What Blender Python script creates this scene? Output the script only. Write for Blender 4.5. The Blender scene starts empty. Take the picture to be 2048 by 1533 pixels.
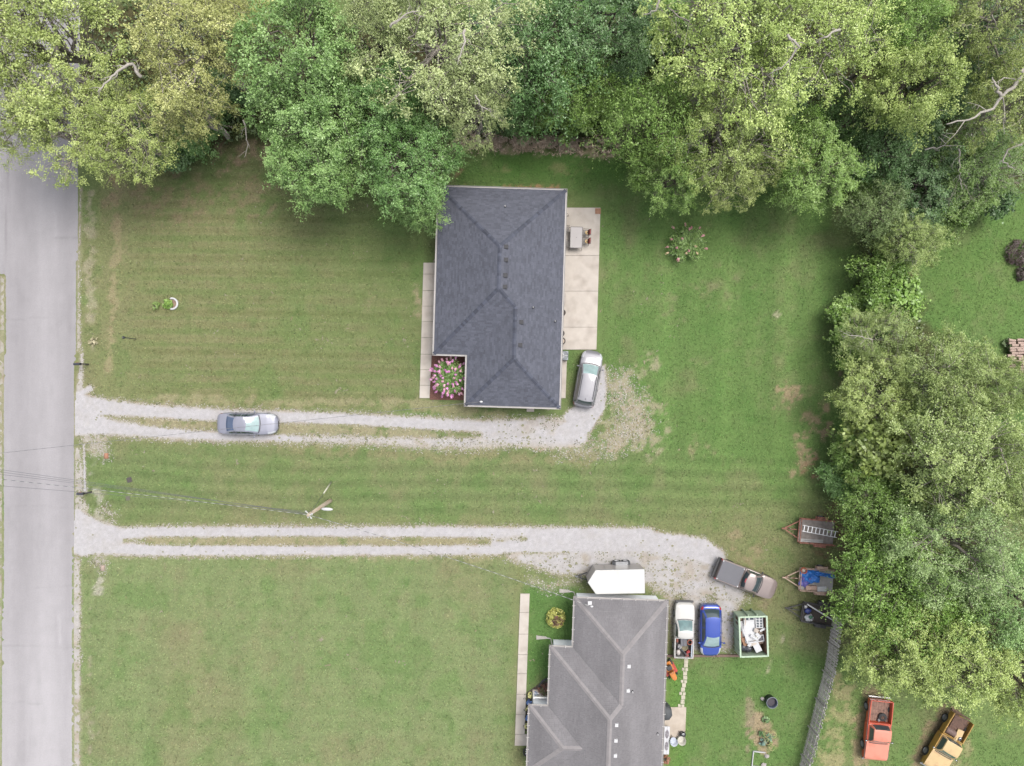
import bpy, math, random
import numpy as np
from mathutils import Vector, Matrix

# ------------------------------------------------------------------ camera, sky, sun, exposure
scene = bpy.context.scene
H, F, CX, CY = 60.0, 1447.0, 1024.0, 766.5          # drone height (m), focal length and centre in photo pixels
cam = bpy.data.cameras.new('camera')
cam.angle = 2 * math.atan(CX / F); cam.clip_start = 1.0; cam.clip_end = 20000
cam_o = bpy.data.objects.new('camera', cam); scene.collection.objects.link(cam_o)
cam_o.location = (0, 0, H); scene.camera = cam_o
SUN_EL, SUN_AZ = math.radians(67), math.radians(40)   # azimuth measured from +X towards +Y
w = bpy.data.worlds.new('World'); scene.world = w; w.use_nodes = True
wn = w.node_tree; wn.nodes.clear()
sky = wn.nodes.new('ShaderNodeTexSky'); sky.sky_type = 'NISHITA'; sky.sun_disc = False
sky.sun_elevation = SUN_EL; sky.sun_rotation = math.pi / 2 - SUN_AZ
sky.air_density = 1.0; sky.dust_density = 4.0; sky.ozone_density = 1.0
hsv = wn.nodes.new('ShaderNodeHueSaturation'); hsv.inputs['Saturation'].default_value = 0.30
bg = wn.nodes.new('ShaderNodeBackground'); bg.inputs['Strength'].default_value = 0.15
wo = wn.nodes.new('ShaderNodeOutputWorld')
wn.links.new(sky.outputs[0], hsv.inputs['Color']); wn.links.new(hsv.outputs[0], bg.inputs[0]); wn.links.new(bg.outputs[0], wo.inputs[0])
sun = bpy.data.lights.new('sun', 'SUN'); sun.energy = 1.5; sun.angle = math.radians(28); sun.color = (1.0, 0.955, 0.89)
sun_o = bpy.data.objects.new('sun', sun); scene.collection.objects.link(sun_o)
sd = Vector((math.cos(SUN_EL) * math.cos(SUN_AZ), math.cos(SUN_EL) * math.sin(SUN_AZ), math.sin(SUN_EL)))
sun_o.rotation_euler = sd.to_track_quat('Z', 'Y').to_euler(); sun_o.location = (40, 30, 80)
vs = scene.view_settings
vs.view_transform = 'Standard'; vs.look = 'None'; vs.exposure = 1.10; vs.gamma = 1.0; vs.use_curve_mapping = False
KA = 2.38      # display-linear value of a flat, fully lit surface = albedo * KA (measured)

# ------------------------------------------------------------------ helpers
C = scene.collection
RNG = random.Random(7); NP = np.random.default_rng(11)
def P(px, py, h=0.0):
    s = (H - h) / F
    return Vector(((px - CX) * s, -(py - CY) * s, h))
def lin(c):
    c = c / 255.0
    return c / 12.92 if c <= 0.04045 else ((c + 0.055) / 1.055) ** 2.4
def S(r, g, b, k=1.0):
    """base colour of a surface that shows as sRGB r,g,b when lying flat in the open"""
    return tuple(min(0.82, lin(v) / KA * k) for v in (r, g, b))
def linA(a):
    a = np.asarray(a, float) / 255.0
    return np.where(a <= 0.04045, a / 12.92, ((a + 0.055) / 1.055) ** 2.4)

def mat(name, col, rough=0.7, metal=0.0, var=0.12, scale=6.0, col2=None, mix=(0.52, 0.68), mscale=3.0,
        bump=0.0, bscale=40.0, coat=0.0, spec=0.5, attr=None, attr_amt=0.0, stretch=None):
    m = bpy.data.materials.new(name); m.use_nodes = True
    nt = m.node_tree; b = nt.nodes['Principled BSDF']
    tc = nt.nodes.new('ShaderNodeTexCoord'); src = tc.outputs['Object']
    if stretch:
        mp = nt.nodes.new('ShaderNodeMapping'); mp.inputs['Scale'].default_value = stretch
        nt.links.new(src, mp.inputs['Vector']); src = mp.outputs[0]
    def noise(sc, det=4):
        n = nt.nodes.new('ShaderNodeTexNoise'); n.inputs['Scale'].default_value = sc; n.inputs['Detail'].default_value = det
        nt.links.new(src, n.inputs['Vector']); return n.outputs['Fac']
    def rng(fac, a0, a1, b0, b1):
        r = nt.nodes.new('ShaderNodeMapRange'); r.inputs[1].default_value = a0; r.inputs[2].default_value = a1
        r.inputs[3].default_value = b0; r.inputs[4].default_value = b1; nt.links.new(fac, r.inputs[0]); return r.outputs[0]
    base = nt.nodes.new('ShaderNodeRGB'); base.outputs[0].default_value = (*col, 1); out = base.outputs[0]
    if col2:
        mx = nt.nodes.new('ShaderNodeMix'); mx.data_type = 'RGBA'
        nt.links.new(rng(noise(mscale, 6), mix[0], mix[1], 0, 1), mx.inputs[0]); nt.links.new(out, mx.inputs[6])
        mx.inputs[7].default_value = (*col2, 1); out = mx.outputs[2]
    if attr:
        at = nt.nodes.new('ShaderNodeAttribute'); at.attribute_name = attr
        vm = nt.nodes.new('ShaderNodeVectorMath'); vm.operation = 'SCALE'
        nt.links.new(out, vm.inputs[0]); nt.links.new(rng(at.outputs['Fac'], 0, 1, 1 - attr_amt, 1 + attr_amt), vm.inputs['Scale']); out = vm.outputs[0]
    if var:
        vm = nt.nodes.new('ShaderNodeVectorMath'); vm.operation = 'SCALE'
        nt.links.new(out, vm.inputs[0]); nt.links.new(rng(noise(scale), 0.3, 0.7, 1 - var, 1 + var), vm.inputs['Scale']); out = vm.outputs[0]
    nt.links.new(out, b.inputs['Base Color'])
    b.inputs['Roughness'].default_value = rough; b.inputs['Metallic'].default_value = metal
    b.inputs['Coat Weight'].default_value = coat; b.inputs['Coat Roughness'].default_value = 0.05
    b.inputs['Specular IOR Level'].default_value = spec
    if bump:
        bp = nt.nodes.new('ShaderNodeBump'); bp.inputs['Strength'].default_value = bump; bp.inputs['Distance'].default_value = 0.03
        nt.links.new(noise(bscale, 3), bp.inputs['Height']); nt.links.new(bp.outputs[0], b.inputs['Normal'])
    return m

def sheet_mat(name, rough, fine, bump, speck=None):
    """ground-type material: large colour patches come from the 'Col' attribute, fine grain from noise"""
    m = bpy.data.materials.new(name); m.use_nodes = True
    nt = m.node_tree; b = nt.nodes['Principled BSDF']; N = nt.nodes.new; L = nt.links.new
    tc = N('ShaderNodeTexCoord'); at = N('ShaderNodeAttribute'); at.attribute_name = 'Col'; out = at.outputs['Color']
    hgt = None
    for sc, amt in fine:
        n = N('ShaderNodeTexNoise'); n.inputs['Scale'].default_value = sc; n.inputs['Detail'].default_value = 3; n.inputs['Roughness'].default_value = 0.65
        L(tc.outputs['Object'], n.inputs['Vector'])
        r = N('ShaderNodeMapRange'); r.inputs[1].default_value = 0.28; r.inputs[2].default_value = 0.72
        r.inputs[3].default_value = 1 - amt; r.inputs[4].default_value = 1 + amt; L(n.outputs['Fac'], r.inputs[0])
        v = N('ShaderNodeVectorMath'); v.operation = 'SCALE'; L(out, v.inputs[0]); L(r.outputs[0], v.inputs['Scale']); out = v.outputs[0]; hgt = n.outputs['Fac']
    if speck:
        sc, lo, hi, colr, amt = speck
        n = N('ShaderNodeTexNoise'); n.inputs['Scale'].default_value = sc; n.inputs['Detail'].default_value = 5; L(tc.outputs['Object'], n.inputs['Vector'])
        r = N('ShaderNodeMapRange'); r.inputs[1].default_value = lo; r.inputs[2].default_value = hi; r.inputs[4].default_value = amt; L(n.outputs['Fac'], r.inputs[0])
        mx = N('ShaderNodeMix'); mx.data_type = 'RGBA'; L(r.outputs[0], mx.inputs[0]); L(out, mx.inputs[6]); mx.inputs[7].default_value = (*colr, 1); out = mx.outputs[2]
    L(out, b.inputs['Base Color']); b.inputs['Roughness'].default_value = rough; b.inputs['Specular IOR Level'].default_value = 0.2
    if bump:
        bp = N('ShaderNodeBump'); bp.inputs['Strength'].default_value = bump; bp.inputs['Distance'].default_value = 0.05
        L(hgt, bp.inputs['Height']); L(bp.outputs[0], b.inputs['Normal'])
    return m

class MB:
    """collects shapes, then links them as ONE mesh object"""
    def __init__(s): s.v = []; s.f = []; s.r = []
    def add(s, vs, fs, M=None, r=0.5):
        o = len(s.v)
        s.v += [tuple(M @ Vector(p)) if M is not None else tuple(p) for p in vs]
        s.f += [tuple(i + o for i in f) for f in fs]; s.r += [r] * len(fs); return s
    def box(s, c, d, rz=0.0, M=None, r=0.5, taper=1.0):
        x, y, z = d[0] / 2, d[1] / 2, d[2] / 2; t = taper
        vs = [(-x, -y, -z), (x, -y, -z), (x, y, -z), (-x, y, -z), (-x * t, -y * t, z), (x * t, -y * t, z), (x * t, y * t, z), (-x * t, y * t, z)]
        T = Matrix.Translation(c) @ Matrix.Rotation(rz, 4, 'Z')
        if M is not None: T = M @ T
        return s.add(vs, [(3, 2, 1, 0), (4, 5, 6, 7), (0, 1, 5, 4), (1, 2, 6, 5), (2, 3, 7, 6), (3, 0, 4, 7)], T, r)
    def bar(s, a, b, wd, ht=None, r=0.5):
        a, b = Vector(a), Vector(b); d = b - a; L = d.length
        q = d.to_track_quat('X', 'Z').to_matrix().to_4x4()
        return s.box((L / 2, 0, 0), (L, wd, ht or wd), M=Matrix.Translation(a) @ q, r=r)
    def prism(s, poly, z0, z1, M=None, r=0.5):
        n = len(poly); vs = [(p[0], p[1], z0) for p in poly] + [(p[0], p[1], z1) for p in poly]
        fs = [tuple(range(n - 1, -1, -1)), tuple(range(n, 2 * n))] + [(i, (i + 1) % n, n + (i + 1) % n, n + i) for i in range(n)]
        return s.add(vs, fs, M, r)
    def tube(s, path, rad, n=8, cap=True, r=0.5):
        path = [Vector(p) for p in path]; rad = rad if hasattr(rad, '__len__') else [rad] * len(path)
        vs, fs = [], []
        for i, p in enumerate(path):
            d = (path[min(i + 1, len(path) - 1)] - path[max(i - 1, 0)])
            d = d.normalized() if d.length > 1e-9 else Vector((0, 0, 1))
            a = d.orthogonal().normalized() if i == 0 else (a - d * a.dot(d)).normalized()
            bb = d.cross(a)
            vs += [p + (a * math.cos(2 * math.pi * k / n) + bb * math.sin(2 * math.pi * k / n)) * rad[i] for k in range(n)]
        for i in range(len(path) - 1):
            fs += [(i * n + k, i * n + (k + 1) % n, (i + 1) * n + (k + 1) % n, (i + 1) * n + k) for k in range(n)]
        if cap: fs += [tuple(range(n - 1, -1, -1)), tuple(range((len(path) - 1) * n, len(path) * n))]
        return s.add(vs, fs, None, r)
    def lathe(s, prof, n=16, M=None, r=0.5):
        vs = [(p[0] * math.cos(2 * math.pi * k / n), p[0] * math.sin(2 * math.pi * k / n), p[1]) for p in prof for k in range(n)]
        fs = [(i * n + k, i * n + (k + 1) % n, (i + 1) * n + (k + 1) % n, (i + 1) * n + k) for i in range(len(prof) - 1) for k in range(n)]
        return s.add(vs, fs, M, r)
    def blob(s, c, d, seed=0, n=10, bumpy=0.15, M=None, r=0.5):
        rr = random.Random(seed); vs, fs = [], []
        for i in range(n // 2 + 1):
            th = math.pi * i / (n // 2)
            for k in range(n):
                q = 1 + rr.uniform(-bumpy, bumpy) * (0 < i < n // 2)
                vs.append((c[0] + d[0] / 2 * q * math.sin(th) * math.cos(2 * math.pi * k / n), c[1] + d[1] / 2 * q * math.sin(th) * math.sin(2 * math.pi * k / n), c[2] + d[2] / 2 * q * math.cos(th)))
        fs = [(i * n + k, (i + 1) * n + k, (i + 1) * n + (k + 1) % n, i * n + (k + 1) % n) for i in range(n // 2) for k in range(n)]
        return s.add(vs, fs, M, r)
    def mesh(s, name, m, smooth=False, rnd=False):
        me = bpy.data.meshes.new(name); me.from_pydata(s.v, [], s.f)
        if m is not None: me.materials.append(m)
        if smooth: me.polygons.foreach_set('use_smooth', [True] * len(me.polygons))
        if rnd:
            at = me.attributes.new('rnd', 'FLOAT', 'FACE'); at.data.foreach_set('value', s.r)
        me.update(); return me
    def build(s, name, m, parent=None, smooth=False, rnd=False, bevel=0.0):
        return link(name, s.mesh(name, m, smooth, rnd), parent, bevel)
def link(name, me, parent=None, bevel=0.0):
    o = bpy.data.objects.new(name, me); C.objects.link(o); o.parent = parent
    if bevel:
        b = o.modifiers.new('bevel', 'BEVEL'); b.width = bevel; b.segments = 2; b.limit_method = 'ANGLE'
    return o
def tag(o, label, cat, group=None):
    o['label'] = label; o['category'] = cat
    if group: o['group'] = group
    return o
def thing(name, label, cat, loc=(0, 0, 0), rz=0.0, group=None):
    o = bpy.data.objects.new(name, None); C.objects.link(o); o.location = loc; o.rotation_euler = (0, 0, rz); o.empty_display_size = 0.3
    return tag(o, label, cat, group)
def kind(o, k): o['kind'] = k; return o
def copy_tree(o, parent=None):
    c = o.copy(); C.objects.link(c); c.parent = parent
    for ch in list(o.children): copy_tree(ch, c)
    return c
def np_mesh(name, V, Fc, m, cols=None, rnd=None, smooth=False):
    """fast mesh from arrays; V (n,3), Fc (m,k) all with k corners"""
    me = bpy.data.meshes.new(name); V = np.asarray(V, np.float32); Fc = np.asarray(Fc, np.int32); k = Fc.shape[1]
    me.vertices.add(len(V)); me.vertices.foreach_set('co', V.ravel())
    me.loops.add(Fc.size); me.loops.foreach_set('vertex_index', Fc.ravel())
    me.polygons.add(len(Fc)); me.polygons.foreach_set('loop_start', np.arange(0, Fc.size, k, dtype=np.int32))
    me.update(calc_edges=True)
    if smooth: me.polygons.foreach_set('use_smooth', np.ones(len(Fc), bool))
    if cols is not None:
        dom = 'POINT' if len(cols) == len(V) else 'FACE'
        a = me.attributes.new('Col', 'FLOAT_COLOR', dom); cc = np.ones((len(cols), 4), np.float32); cc[:, :3] = cols; a.data.foreach_set('color', cc.ravel())
    if rnd is not None:
        a = me.attributes.new('rnd', 'FLOAT', 'FACE'); a.data.foreach_set('value', np.asarray(rnd, np.float32))
    me.materials.append(m); return me

def vnoise(x, y, seed=0):
    x = np.asarray(x, float); y = np.asarray(y, float)
    xi = np.floor(x).astype(np.int64); yi = np.floor(y).astype(np.int64); xf = x - xi; yf = y - yi
    def h(a, b):
        n = (a * 374761393 + b * 668265263 + seed * 974634777) & 0xffffffff
        n = ((n ^ (n >> 13)) * 1274126177) & 0xffffffff
        return ((n ^ (n >> 16)) & 0xffff) / 65535.0
    u = xf * xf * (3 - 2 * xf); v = yf * yf * (3 - 2 * yf)
    return (h(xi, yi) * (1 - u) + h(xi + 1, yi) * u) * (1 - v) + (h(xi, yi + 1) * (1 - u) + h(xi + 1, yi + 1) * u) * v
def fbm(x, y, seed=0, o=4):
    t = 0; a = 0.5; n = 0
    for i in range(o):
        t = t + a * vnoise(x * 2 ** i, y * 2 ** i, seed + i * 17); n += a; a *= 0.55
    return t / n
def sstep(a, b, x):
    t = np.clip((x - a) / (b - a), 0, 1); return t * t * (3 - 2 * t)
def seg_dist(X, Y, pts):
    """distance in photo pixels to a polyline of (x, y, r): returns min over segments of (dist - r)"""
    best = np.full(X.shape, 1e9)
    for (x0, y0, r0), (x1, y1, r1) in zip(pts[:-1], pts[1:]):
        dx, dy = x1 - x0, y1 - y0; t = np.clip(((X - x0) * dx + (Y - y0) * dy) / (dx * dx + dy * dy + 1e-9), 0, 1)
        best = np.minimum(best, np.hypot(X - x0 - t * dx, Y - y0 - t * dy) - (r0 + (r1 - r0) * t))
    return best
# ------------------------------------------------------------------ ground, road, gravel drives
def in_poly(X, Y, poly):
    ins = np.zeros(X.shape, bool); n = len(poly)
    for i in range(n):
        x0, y0 = poly[i]; x1, y1 = poly[(i + 1) % n]
        c = ((y0 > Y) != (y1 > Y)) & (X < (x1 - x0) * (Y - y0) / (y1 - y0 + 1e-9) + x0); ins ^= c
    return ins
# gravel: drives, shoulder
def gravel_density(X, Y):
    d = np.full(X.shape, -1.0)
    def st(pts, soft, amt=1.0):
        nonlocal d
        d = np.maximum(d, sstep(soft, -soft, seg_dist(X, Y, pts)) * amt)
    # drive of the dark-roofed house: two ruts, widening at the house and turning behind it
    st([(150, 812, 30), (215, 815, 18), (300, 823, 16), (440, 831, 15), (700, 839, 14), (870, 850, 16), (1000, 856, 16)], 9)
    st([(160, 845, 30), (230, 856, 17), (330, 866, 15), (450, 873, 12), (600, 878, 10)], 10)
    st([(600, 878, 10), (760, 881, 12), (900, 886, 16), (1010, 880, 18)], 12, 0.85)
    st([(960, 862, 24), (1090, 868, 34), (1150, 868, 30)], 10, 0.92)
    st([(1130, 870, 26), (1165, 850, 24), (1196, 815, 16), (1204, 770, 11), (1206, 735, 5)], 7)
    st([(1140, 835, 14), (1165, 815, 12)], 6)
    st([(1240, 770, 26), (1270, 850, 34), (1215, 895, 16), (1130, 904, 12)], 26, 0.54)
    st([(155, 790, 8), (180, 778, 8)], 6)
    st([(165, 870, 14), (195, 895, 18), (210, 912, 8), (200, 880, 20)], 14, 0.66)
    # drive of the grey-roofed house
    st([(152, 1055, 40), (190, 1065, 26), (240, 1068, 15), (300, 1064, 13), (640, 1064, 13), (1000, 1066, 14), (1300, 1068, 14)], 8)
    st([(155, 1085, 26), (210, 1096, 16), (320, 1101, 13), (640, 1101, 12), (1000, 1100, 12)], 8)
    st([(170, 1080, 34), (230, 1082, 18)], 4)
    st([(1000, 1086, 22), (1300, 1084, 24), (1400, 1100, 26), (1430, 1115, 22)], 7)
    st([(1020, 1112, 10), (1120, 1128, 26), (1200, 1120, 36), (1340, 1135, 42), (1400, 1150, 38)], 12, 0.88)
    st([(1340, 1170, 24), (1430, 1170, 30), (1470, 1190, 24)], 14, 0.86)
    st([(1390, 1210, 34), (1400, 1270, 34), (1450, 1220, 30), (1455, 1290, 14)], 14, 0.88)
    st([(1310, 1160, 20), (1345, 1200, 12), (1350, 1270, 10)], 10, 0.75)
    st([(1060, 1160, 8), (1100, 1175, 10), (1160, 1160, 10)], 14, 0.56)
    st([(205, 1020, 10), (225, 1030, 8)], 14, 0.6)
    st([(200, 1120, 18), (205, 1140, 6)], 12, 0.60)
    # shoulder
    st([(164, 700, 3), (160, 780, 8)], 4, 0.8)
    st([(155, 900, 7), (158, 940, 10), (158, 1000, 10), (165, 1020, 14)], 5, 0.74)
    st([(168, 890, 3), (170, 985, 4)], 3)
    st([(154, 1120, 8), (153, 1330, 9), (153, 1533, 9), (153, 1750, 9)], 5, 0.80)
    st([(161, 380, 3), (157, 560, 4), (157, 700, 5)], 4, 0.7)
    st([(6, 560, 6), (2, 800, 6), (-4, 1533, 6), (-6, 1750, 6)], 4, 0.7)
    # vegetated middle strips
    g1 = seg_dist(X, Y, [(285, 846, 3), (440, 854, 5), (700, 860, 5), (850, 867, 4), (960, 870, 1)])
    nz = fbm(X / 34, Y / 12, 35, 3)
    d = d - (0.05 + 1.0 * nz) * sstep(9, -4, g1)
    g2 = seg_dist(X, Y, [(300, 1082, 3), (420, 1082, 4), (700, 1082, 5), (920, 1082, 4), (1050, 1078, 1)])
    d = d - (-0.05 + 1.05 * nz) * sstep(8, -4, g2)
    return d
def lawn_colour(X, Y):
    """grass colour (sRGB as seen in the open) over the plot, from photo pixel coordinates"""
    n1 = fbm(X / 190, Y / 190, 1); n2 = fbm(X / 60, Y / 60, 5); n3 = fbm(X / 22, Y / 22, 9); n4 = fbm(X / 9, Y / 9, 13, 3); n5 = fbm(X / 24, Y / 9, 19, 3)
    def col(c): return np.array(c, float)[None, None, :] * np.ones(X.shape + (1,)) if X.ndim == 2 else np.array(c, float)[None, :] * np.ones((len(X), 1))
    def mixc(A, c, m): return A * (1 - m[..., None]) + (np.array(c, float) if not isinstance(c, np.ndarray) else c) * m[..., None]
    A = col((144, 150, 103))
    A = mixc(A, (120, 143, 86), sstep(500, 900, X) * sstep(1060, 800, Y) * 0.75)
    A = mixc(A, (117, 148, 83), sstep(1130, 1260, X) * sstep(1080, 900, Y))
    A = mixc(A, (130, 147, 95), sstep(860, 920, Y) * sstep(1070, 1010, Y) * sstep(1500, 1150, X))
    A = mixc(A, (143, 158, 108), sstep(1090, 1130, Y) * sstep(1050, 1000, X))
    A = mixc(A, (108, 144, 78), sstep(1150, 1190, Y) * sstep(1040, 1060, X) * sstep(1180, 1140, X))
    A = mixc(A, (118, 148, 84), sstep(1280, 1330, Y) * sstep(1330, 1360, X))
    A = mixc(A, (112, 158, 72), sstep(1320, 1335, Y) * sstep(1385, 1345, X) * sstep(1325, 1335, X) * 0.7)
    A = mixc(A, (140, 158, 98), sstep(1300, 1400, Y) * sstep(1640, 1680, X) * 0.7)
    A = mixc(A, (116, 148, 80), sstep(1820, 1880, X) * sstep(700, 600, Y))
    A = mixc(A, (96, 134, 66), sstep(400, 340, Y) * sstep(860, 900, X) * 0.9)
    A = mixc(A, (112, 130, 78), sstep(460, 380, Y) * sstep(870, 800, X) * sstep(230, 260, X) * 0.6)
    # dry / green patches
    A = mixc(A, (160, 150, 116), sstep(0.52, 0.72, n1) * 0.32 * sstep(1250, 1050, X))
    A = mixc(A, (155, 146, 114), sstep(0.55, 0.78, n2) * 0.34)
    A = mixc(A, (98, 142, 70), sstep(0.47, 0.28, n2) * 0.28)
    A = mixc(A, (162, 152, 120), sstep(0.58, 0.78, n3) * 0.22)
    A = mixc(A, (88, 128, 62), sstep(0.42, 0.22, n3) * 0.22)
    # mowing passes
    wob = (fbm(X / 260, Y / 260, 31) - 0.5) * 14
    s1 = np.sin((Y - 0.022 * X + wob * 0.6) * 2 * math.pi / 27) * (0.35 + 0.7 * n2) + np.sin((Y - 0.022 * X + wob) * 2 * math.pi / 93 + 1) * 0.35
    mk1 = sstep(880, 800, X) * sstep(240, 300, X) * sstep(830, 790, Y)
    A = A * (1 + (0.10 * s1 * mk1)[..., None] * np.array([0.8, 0.7, 1.1]))
    A = mixc(A, (118, 136, 80), sstep(0.15, 0.6, s1) * mk1 * 0.6)
    s2 = np.sin((X + 0.02 * Y + wob * 2) * 2 * math.pi / 58) * 0.6 + np.sin((X + 0.03 * Y - wob * 3) * 2 * math.pi / 131) * 0.6
    mk2 = sstep(1200, 1260, X) * sstep(1720, 1660, X) * sstep(950, 880, Y) + 0.45 * sstep(1110, 1150, Y) * sstep(1040, 1000, X)
    A = A * (1 + (0.04 * s2 * mk2 * (0.3 + 1.2 * n2))[..., None])
    s3 = np.sin((Y - 0.02 * X + wob * 2) * 2 * math.pi / 29)
    A = A * (1 + (0.045 * s3 * (sstep(880, 930, Y) * sstep(1070, 1010, Y) + 0.25 * sstep(1110, 1150, Y) * sstep(1040, 1000, X)))[..., None])
    # bare and dry places
    def patch(pts, colr, soft, thr, amt):
        nonlocal A
        d = seg_dist(X, Y, pts); m = sstep(soft * 1.9, -soft * 0.9, d)
        m = sstep(thr - 0.02, thr + 0.26, m * 0.52 + (n3 - 0.5) * 0.95 + (n4 - 0.5) * 0.85 + (n5 - 0.5) * 0.5) * amt * sstep(0.02, 0.45, m)
        A = mixc(A, colr, m * 0.9)
    TAN, RED, PALE, LIT = (186, 170, 142), (178, 148, 124), (202, 190, 168), (168, 146, 122)
    patch([(232, 330, 6), (234, 500, 4), (216, 735, 4)], (178, 166, 130), 8, 0.18, 0.85)
    patch([(178, 380, 5), (180, 600, 6), (186, 690, 6)], (186, 178, 152), 8, 0.24, 0.8)
    patch([(227, 360, 9), (228, 380, 5)], (176, 146, 122), 6, 0.35, 0.9)
    patch([(240, 560, 18), (252, 480, 10)], (172, 164, 126), 20, 0.5, 0.6)
    patch([(250, 400, 30), (520, 385, 24)], (158, 142, 114), 40, 0.36, 0.75)
    patch([(450, 300, 26), (525, 290, 14)], LIT, 18, 0.28, 0.9)
    patch([(735, 545, 5), (745, 640, 3)], TAN, 12, 0.55, 0.7)
    patch([(835, 570, 4), (838, 630, 5)], TAN, 7, 0.22, 0.85)
    patch([(915, 330, 10), (940, 390, 5)], (176, 138, 112), 12, 0.50, 0.8)
    patch([(1000, 340, 10), (1100, 338, 12), (1190, 350, 6)], (160, 156, 112), 14, 0.52, 0.6)
    patch([(975, 290, 9), (1090, 290, 17), (1215, 300, 13)], (204, 184, 158), 10, 0.34, 0.95)
    patch([(1010, 374, 4), (1112, 378, 4)], (196, 148, 118), 5, 0.28, 0.95)
    patch([(1640, 612, 13), (1665, 622, 6)], (204, 184, 158), 14, 0.46, 0.9)
    patch([(1545, 640, 4), (1555, 630, 3)], PALE, 7, 0.44, 0.8)
    patch([(1590, 800, 36), (1620, 880, 34), (1600, 935, 26), (1650, 830, 20)], (190, 164, 136), 22, 0.47, 0.9)
    patch([(1610, 945, 10), (1630, 935, 10)], (188, 140, 112), 12, 0.46, 0.8)
    patch([(1680, 740, 6), (1690, 860, 10), (1660, 960, 10)], LIT, 12, 0.42, 0.8)
    patch([(1240, 770, 44), (1270, 850, 52), (1230, 895, 26), (1290, 735, 14)], (190, 180, 152), 26, 0.34, 0.85)
    patch([(1370, 600, 60), (1480, 560, 20), (1400, 700, 40)], (150, 150, 112), 50, 0.62, 0.6)
    patch([(1400, 900, 20), (1350, 915, 10)], (176, 160, 130), 20, 0.5, 0.7)
    patch([(560, 895, 4), (900, 912, 7), (1180, 915, 8)], (160, 154, 116), 14, 0.26, 0.75)
    patch([(300, 795, 3), (500, 803, 5), (800, 806, 6), (1000, 832, 4)], (176, 168, 132), 9, 0.22, 0.8)
    patch([(210, 1105, 4), (300, 1110, 2), (1010, 1116, 3)], (176, 170, 132), 7, 0.22, 0.75)
    patch([(1480, 1075, 16), (1530, 1090, 16), (1500, 1130, 10)], (176, 160, 128), 20, 0.44, 0.8)
    patch([(1540, 1175, 10), (1530, 1220, 12)], (176, 160, 132), 14, 0.46, 0.7)
    patch([(1570, 1270, 4), (1530, 1350, 3)], PALE, 6, 0.48, 0.7)
    patch([(1515, 1440, 8), (1520, 1460, 22), (1530, 1485, 18)], (194, 170, 142), 9, 0.12, 0.97)
    patch([(1500, 1400, 3), (1500, 1500, 4)], (168, 156, 128), 6, 0.16, 0.9)
    patch([(1690, 1370, 12), (1688, 1440, 20), (1664, 1533, 18), (1650, 1600, 20)], (188, 180, 134), 22, 0.28, 0.85)
    patch([(1742, 1392, 14), (1725, 1460, 16), (1722, 1528, 8)], (180, 160, 128), 10, 0.2, 0.9)
    patch([(1905, 1412, 16), (1870, 1460, 16), (1840, 1520, 14)], (166, 144, 118), 10, 0.2, 0.9)
    patch([(1930, 1500, 16), (1900, 1545, 16)], (186, 176, 132), 16, 0.42, 0.8)
    patch([(1690, 1110, 40), (1700, 1000, 30)], (140, 116, 92), 30, 0.36, 0.8)
    patch([(190, 905, 10), (206, 1145, 8), (192, 1180, 12)], (206, 200, 188), 12, 0.48, 0.8)
    patch([(178, 1200, 6), (182, 1400, 6), (184, 1533, 6)], (180, 172, 148), 12, 0.48, 0.7)
    patch([(285, 846, 4), (440, 854, 6), (700, 860, 6), (900, 868, 6)], (184, 173, 144), 9, 0.12, 0.9)
    patch([(300, 1082, 4), (700, 1082, 6), (1000, 1082, 4)], (182, 172, 140), 8, 0.12, 0.9)
    gd = np.clip(gravel_density(X, Y), 0, 1); A = mixc(A, (188, 180, 158), sstep(0.02, 0.7, gd + (n4 - 0.5) * 0.4) * 0.62)
    # woodland floor
    fd = np.minimum(seg_dist(X, Y, [(-300, 150, 130), (300, 150, 150), (480, 180, 110), (980, 150, 130), (1240, 170, 140), (1650, 180, 200), (2300, 180, 200)]),
                    seg_dist(X, Y, [(1760, 400, 50), (1780, 650, 60), (1850, 950, 150), (1850, 1200, 150), (1960, 1300, 90), (2300, 1300, 90)]))
    m = sstep(14, -26, fd + (n3 - 0.5) * 60)
    A = mixc(A, (92, 84, 58), m * 0.9); A = mixc(A, (74, 92, 46), m * sstep(0.4, 0.65, n2) * 0.8)
    return A, fd
XS = np.concatenate([[-150000, -20000, -3000, -900], np.arange(-240, 2292, 6), [2700, 5000, 22000, 150000]]).astype(float)
YS = np.concatenate([[-150000, -20000, -3000, -700], np.arange(-210, 1746, 6), [2200, 5000, 22000, 150000]]).astype(float)
GX, GY = np.meshgrid(XS, YS)
colA, _ = lawn_colour(GX, GY)
GRID_LIN = (linA(np.clip(colA, 0, 255)) / KA)
V = np.stack([(GX - CX) * H / F, -(GY - CY) * H / F, np.zeros_like(GX)], -1).reshape(-1, 3)
ny, nx = GX.shape; I = np.arange(ny * nx).reshape(ny, nx)
Fq = np.stack([I[1:, :-1], I[1:, 1:], I[:-1, 1:], I[:-1, :-1]], -1).reshape(-1, 4)
M_LAWN = sheet_mat('lawn', 0.95, [(0.9, 0.06), (3.5, 0.11), (9.0, 0.17), (22.0, 0.18)], 0.5, speck=(2.6, 0.60, 0.78, S(168, 158, 124), 0.10))
kind(link('lawn_ground', np_mesh('lawn_ground', V, Fq, M_LAWN, GRID_LIN.reshape(-1, 3))), 'structure')

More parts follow.
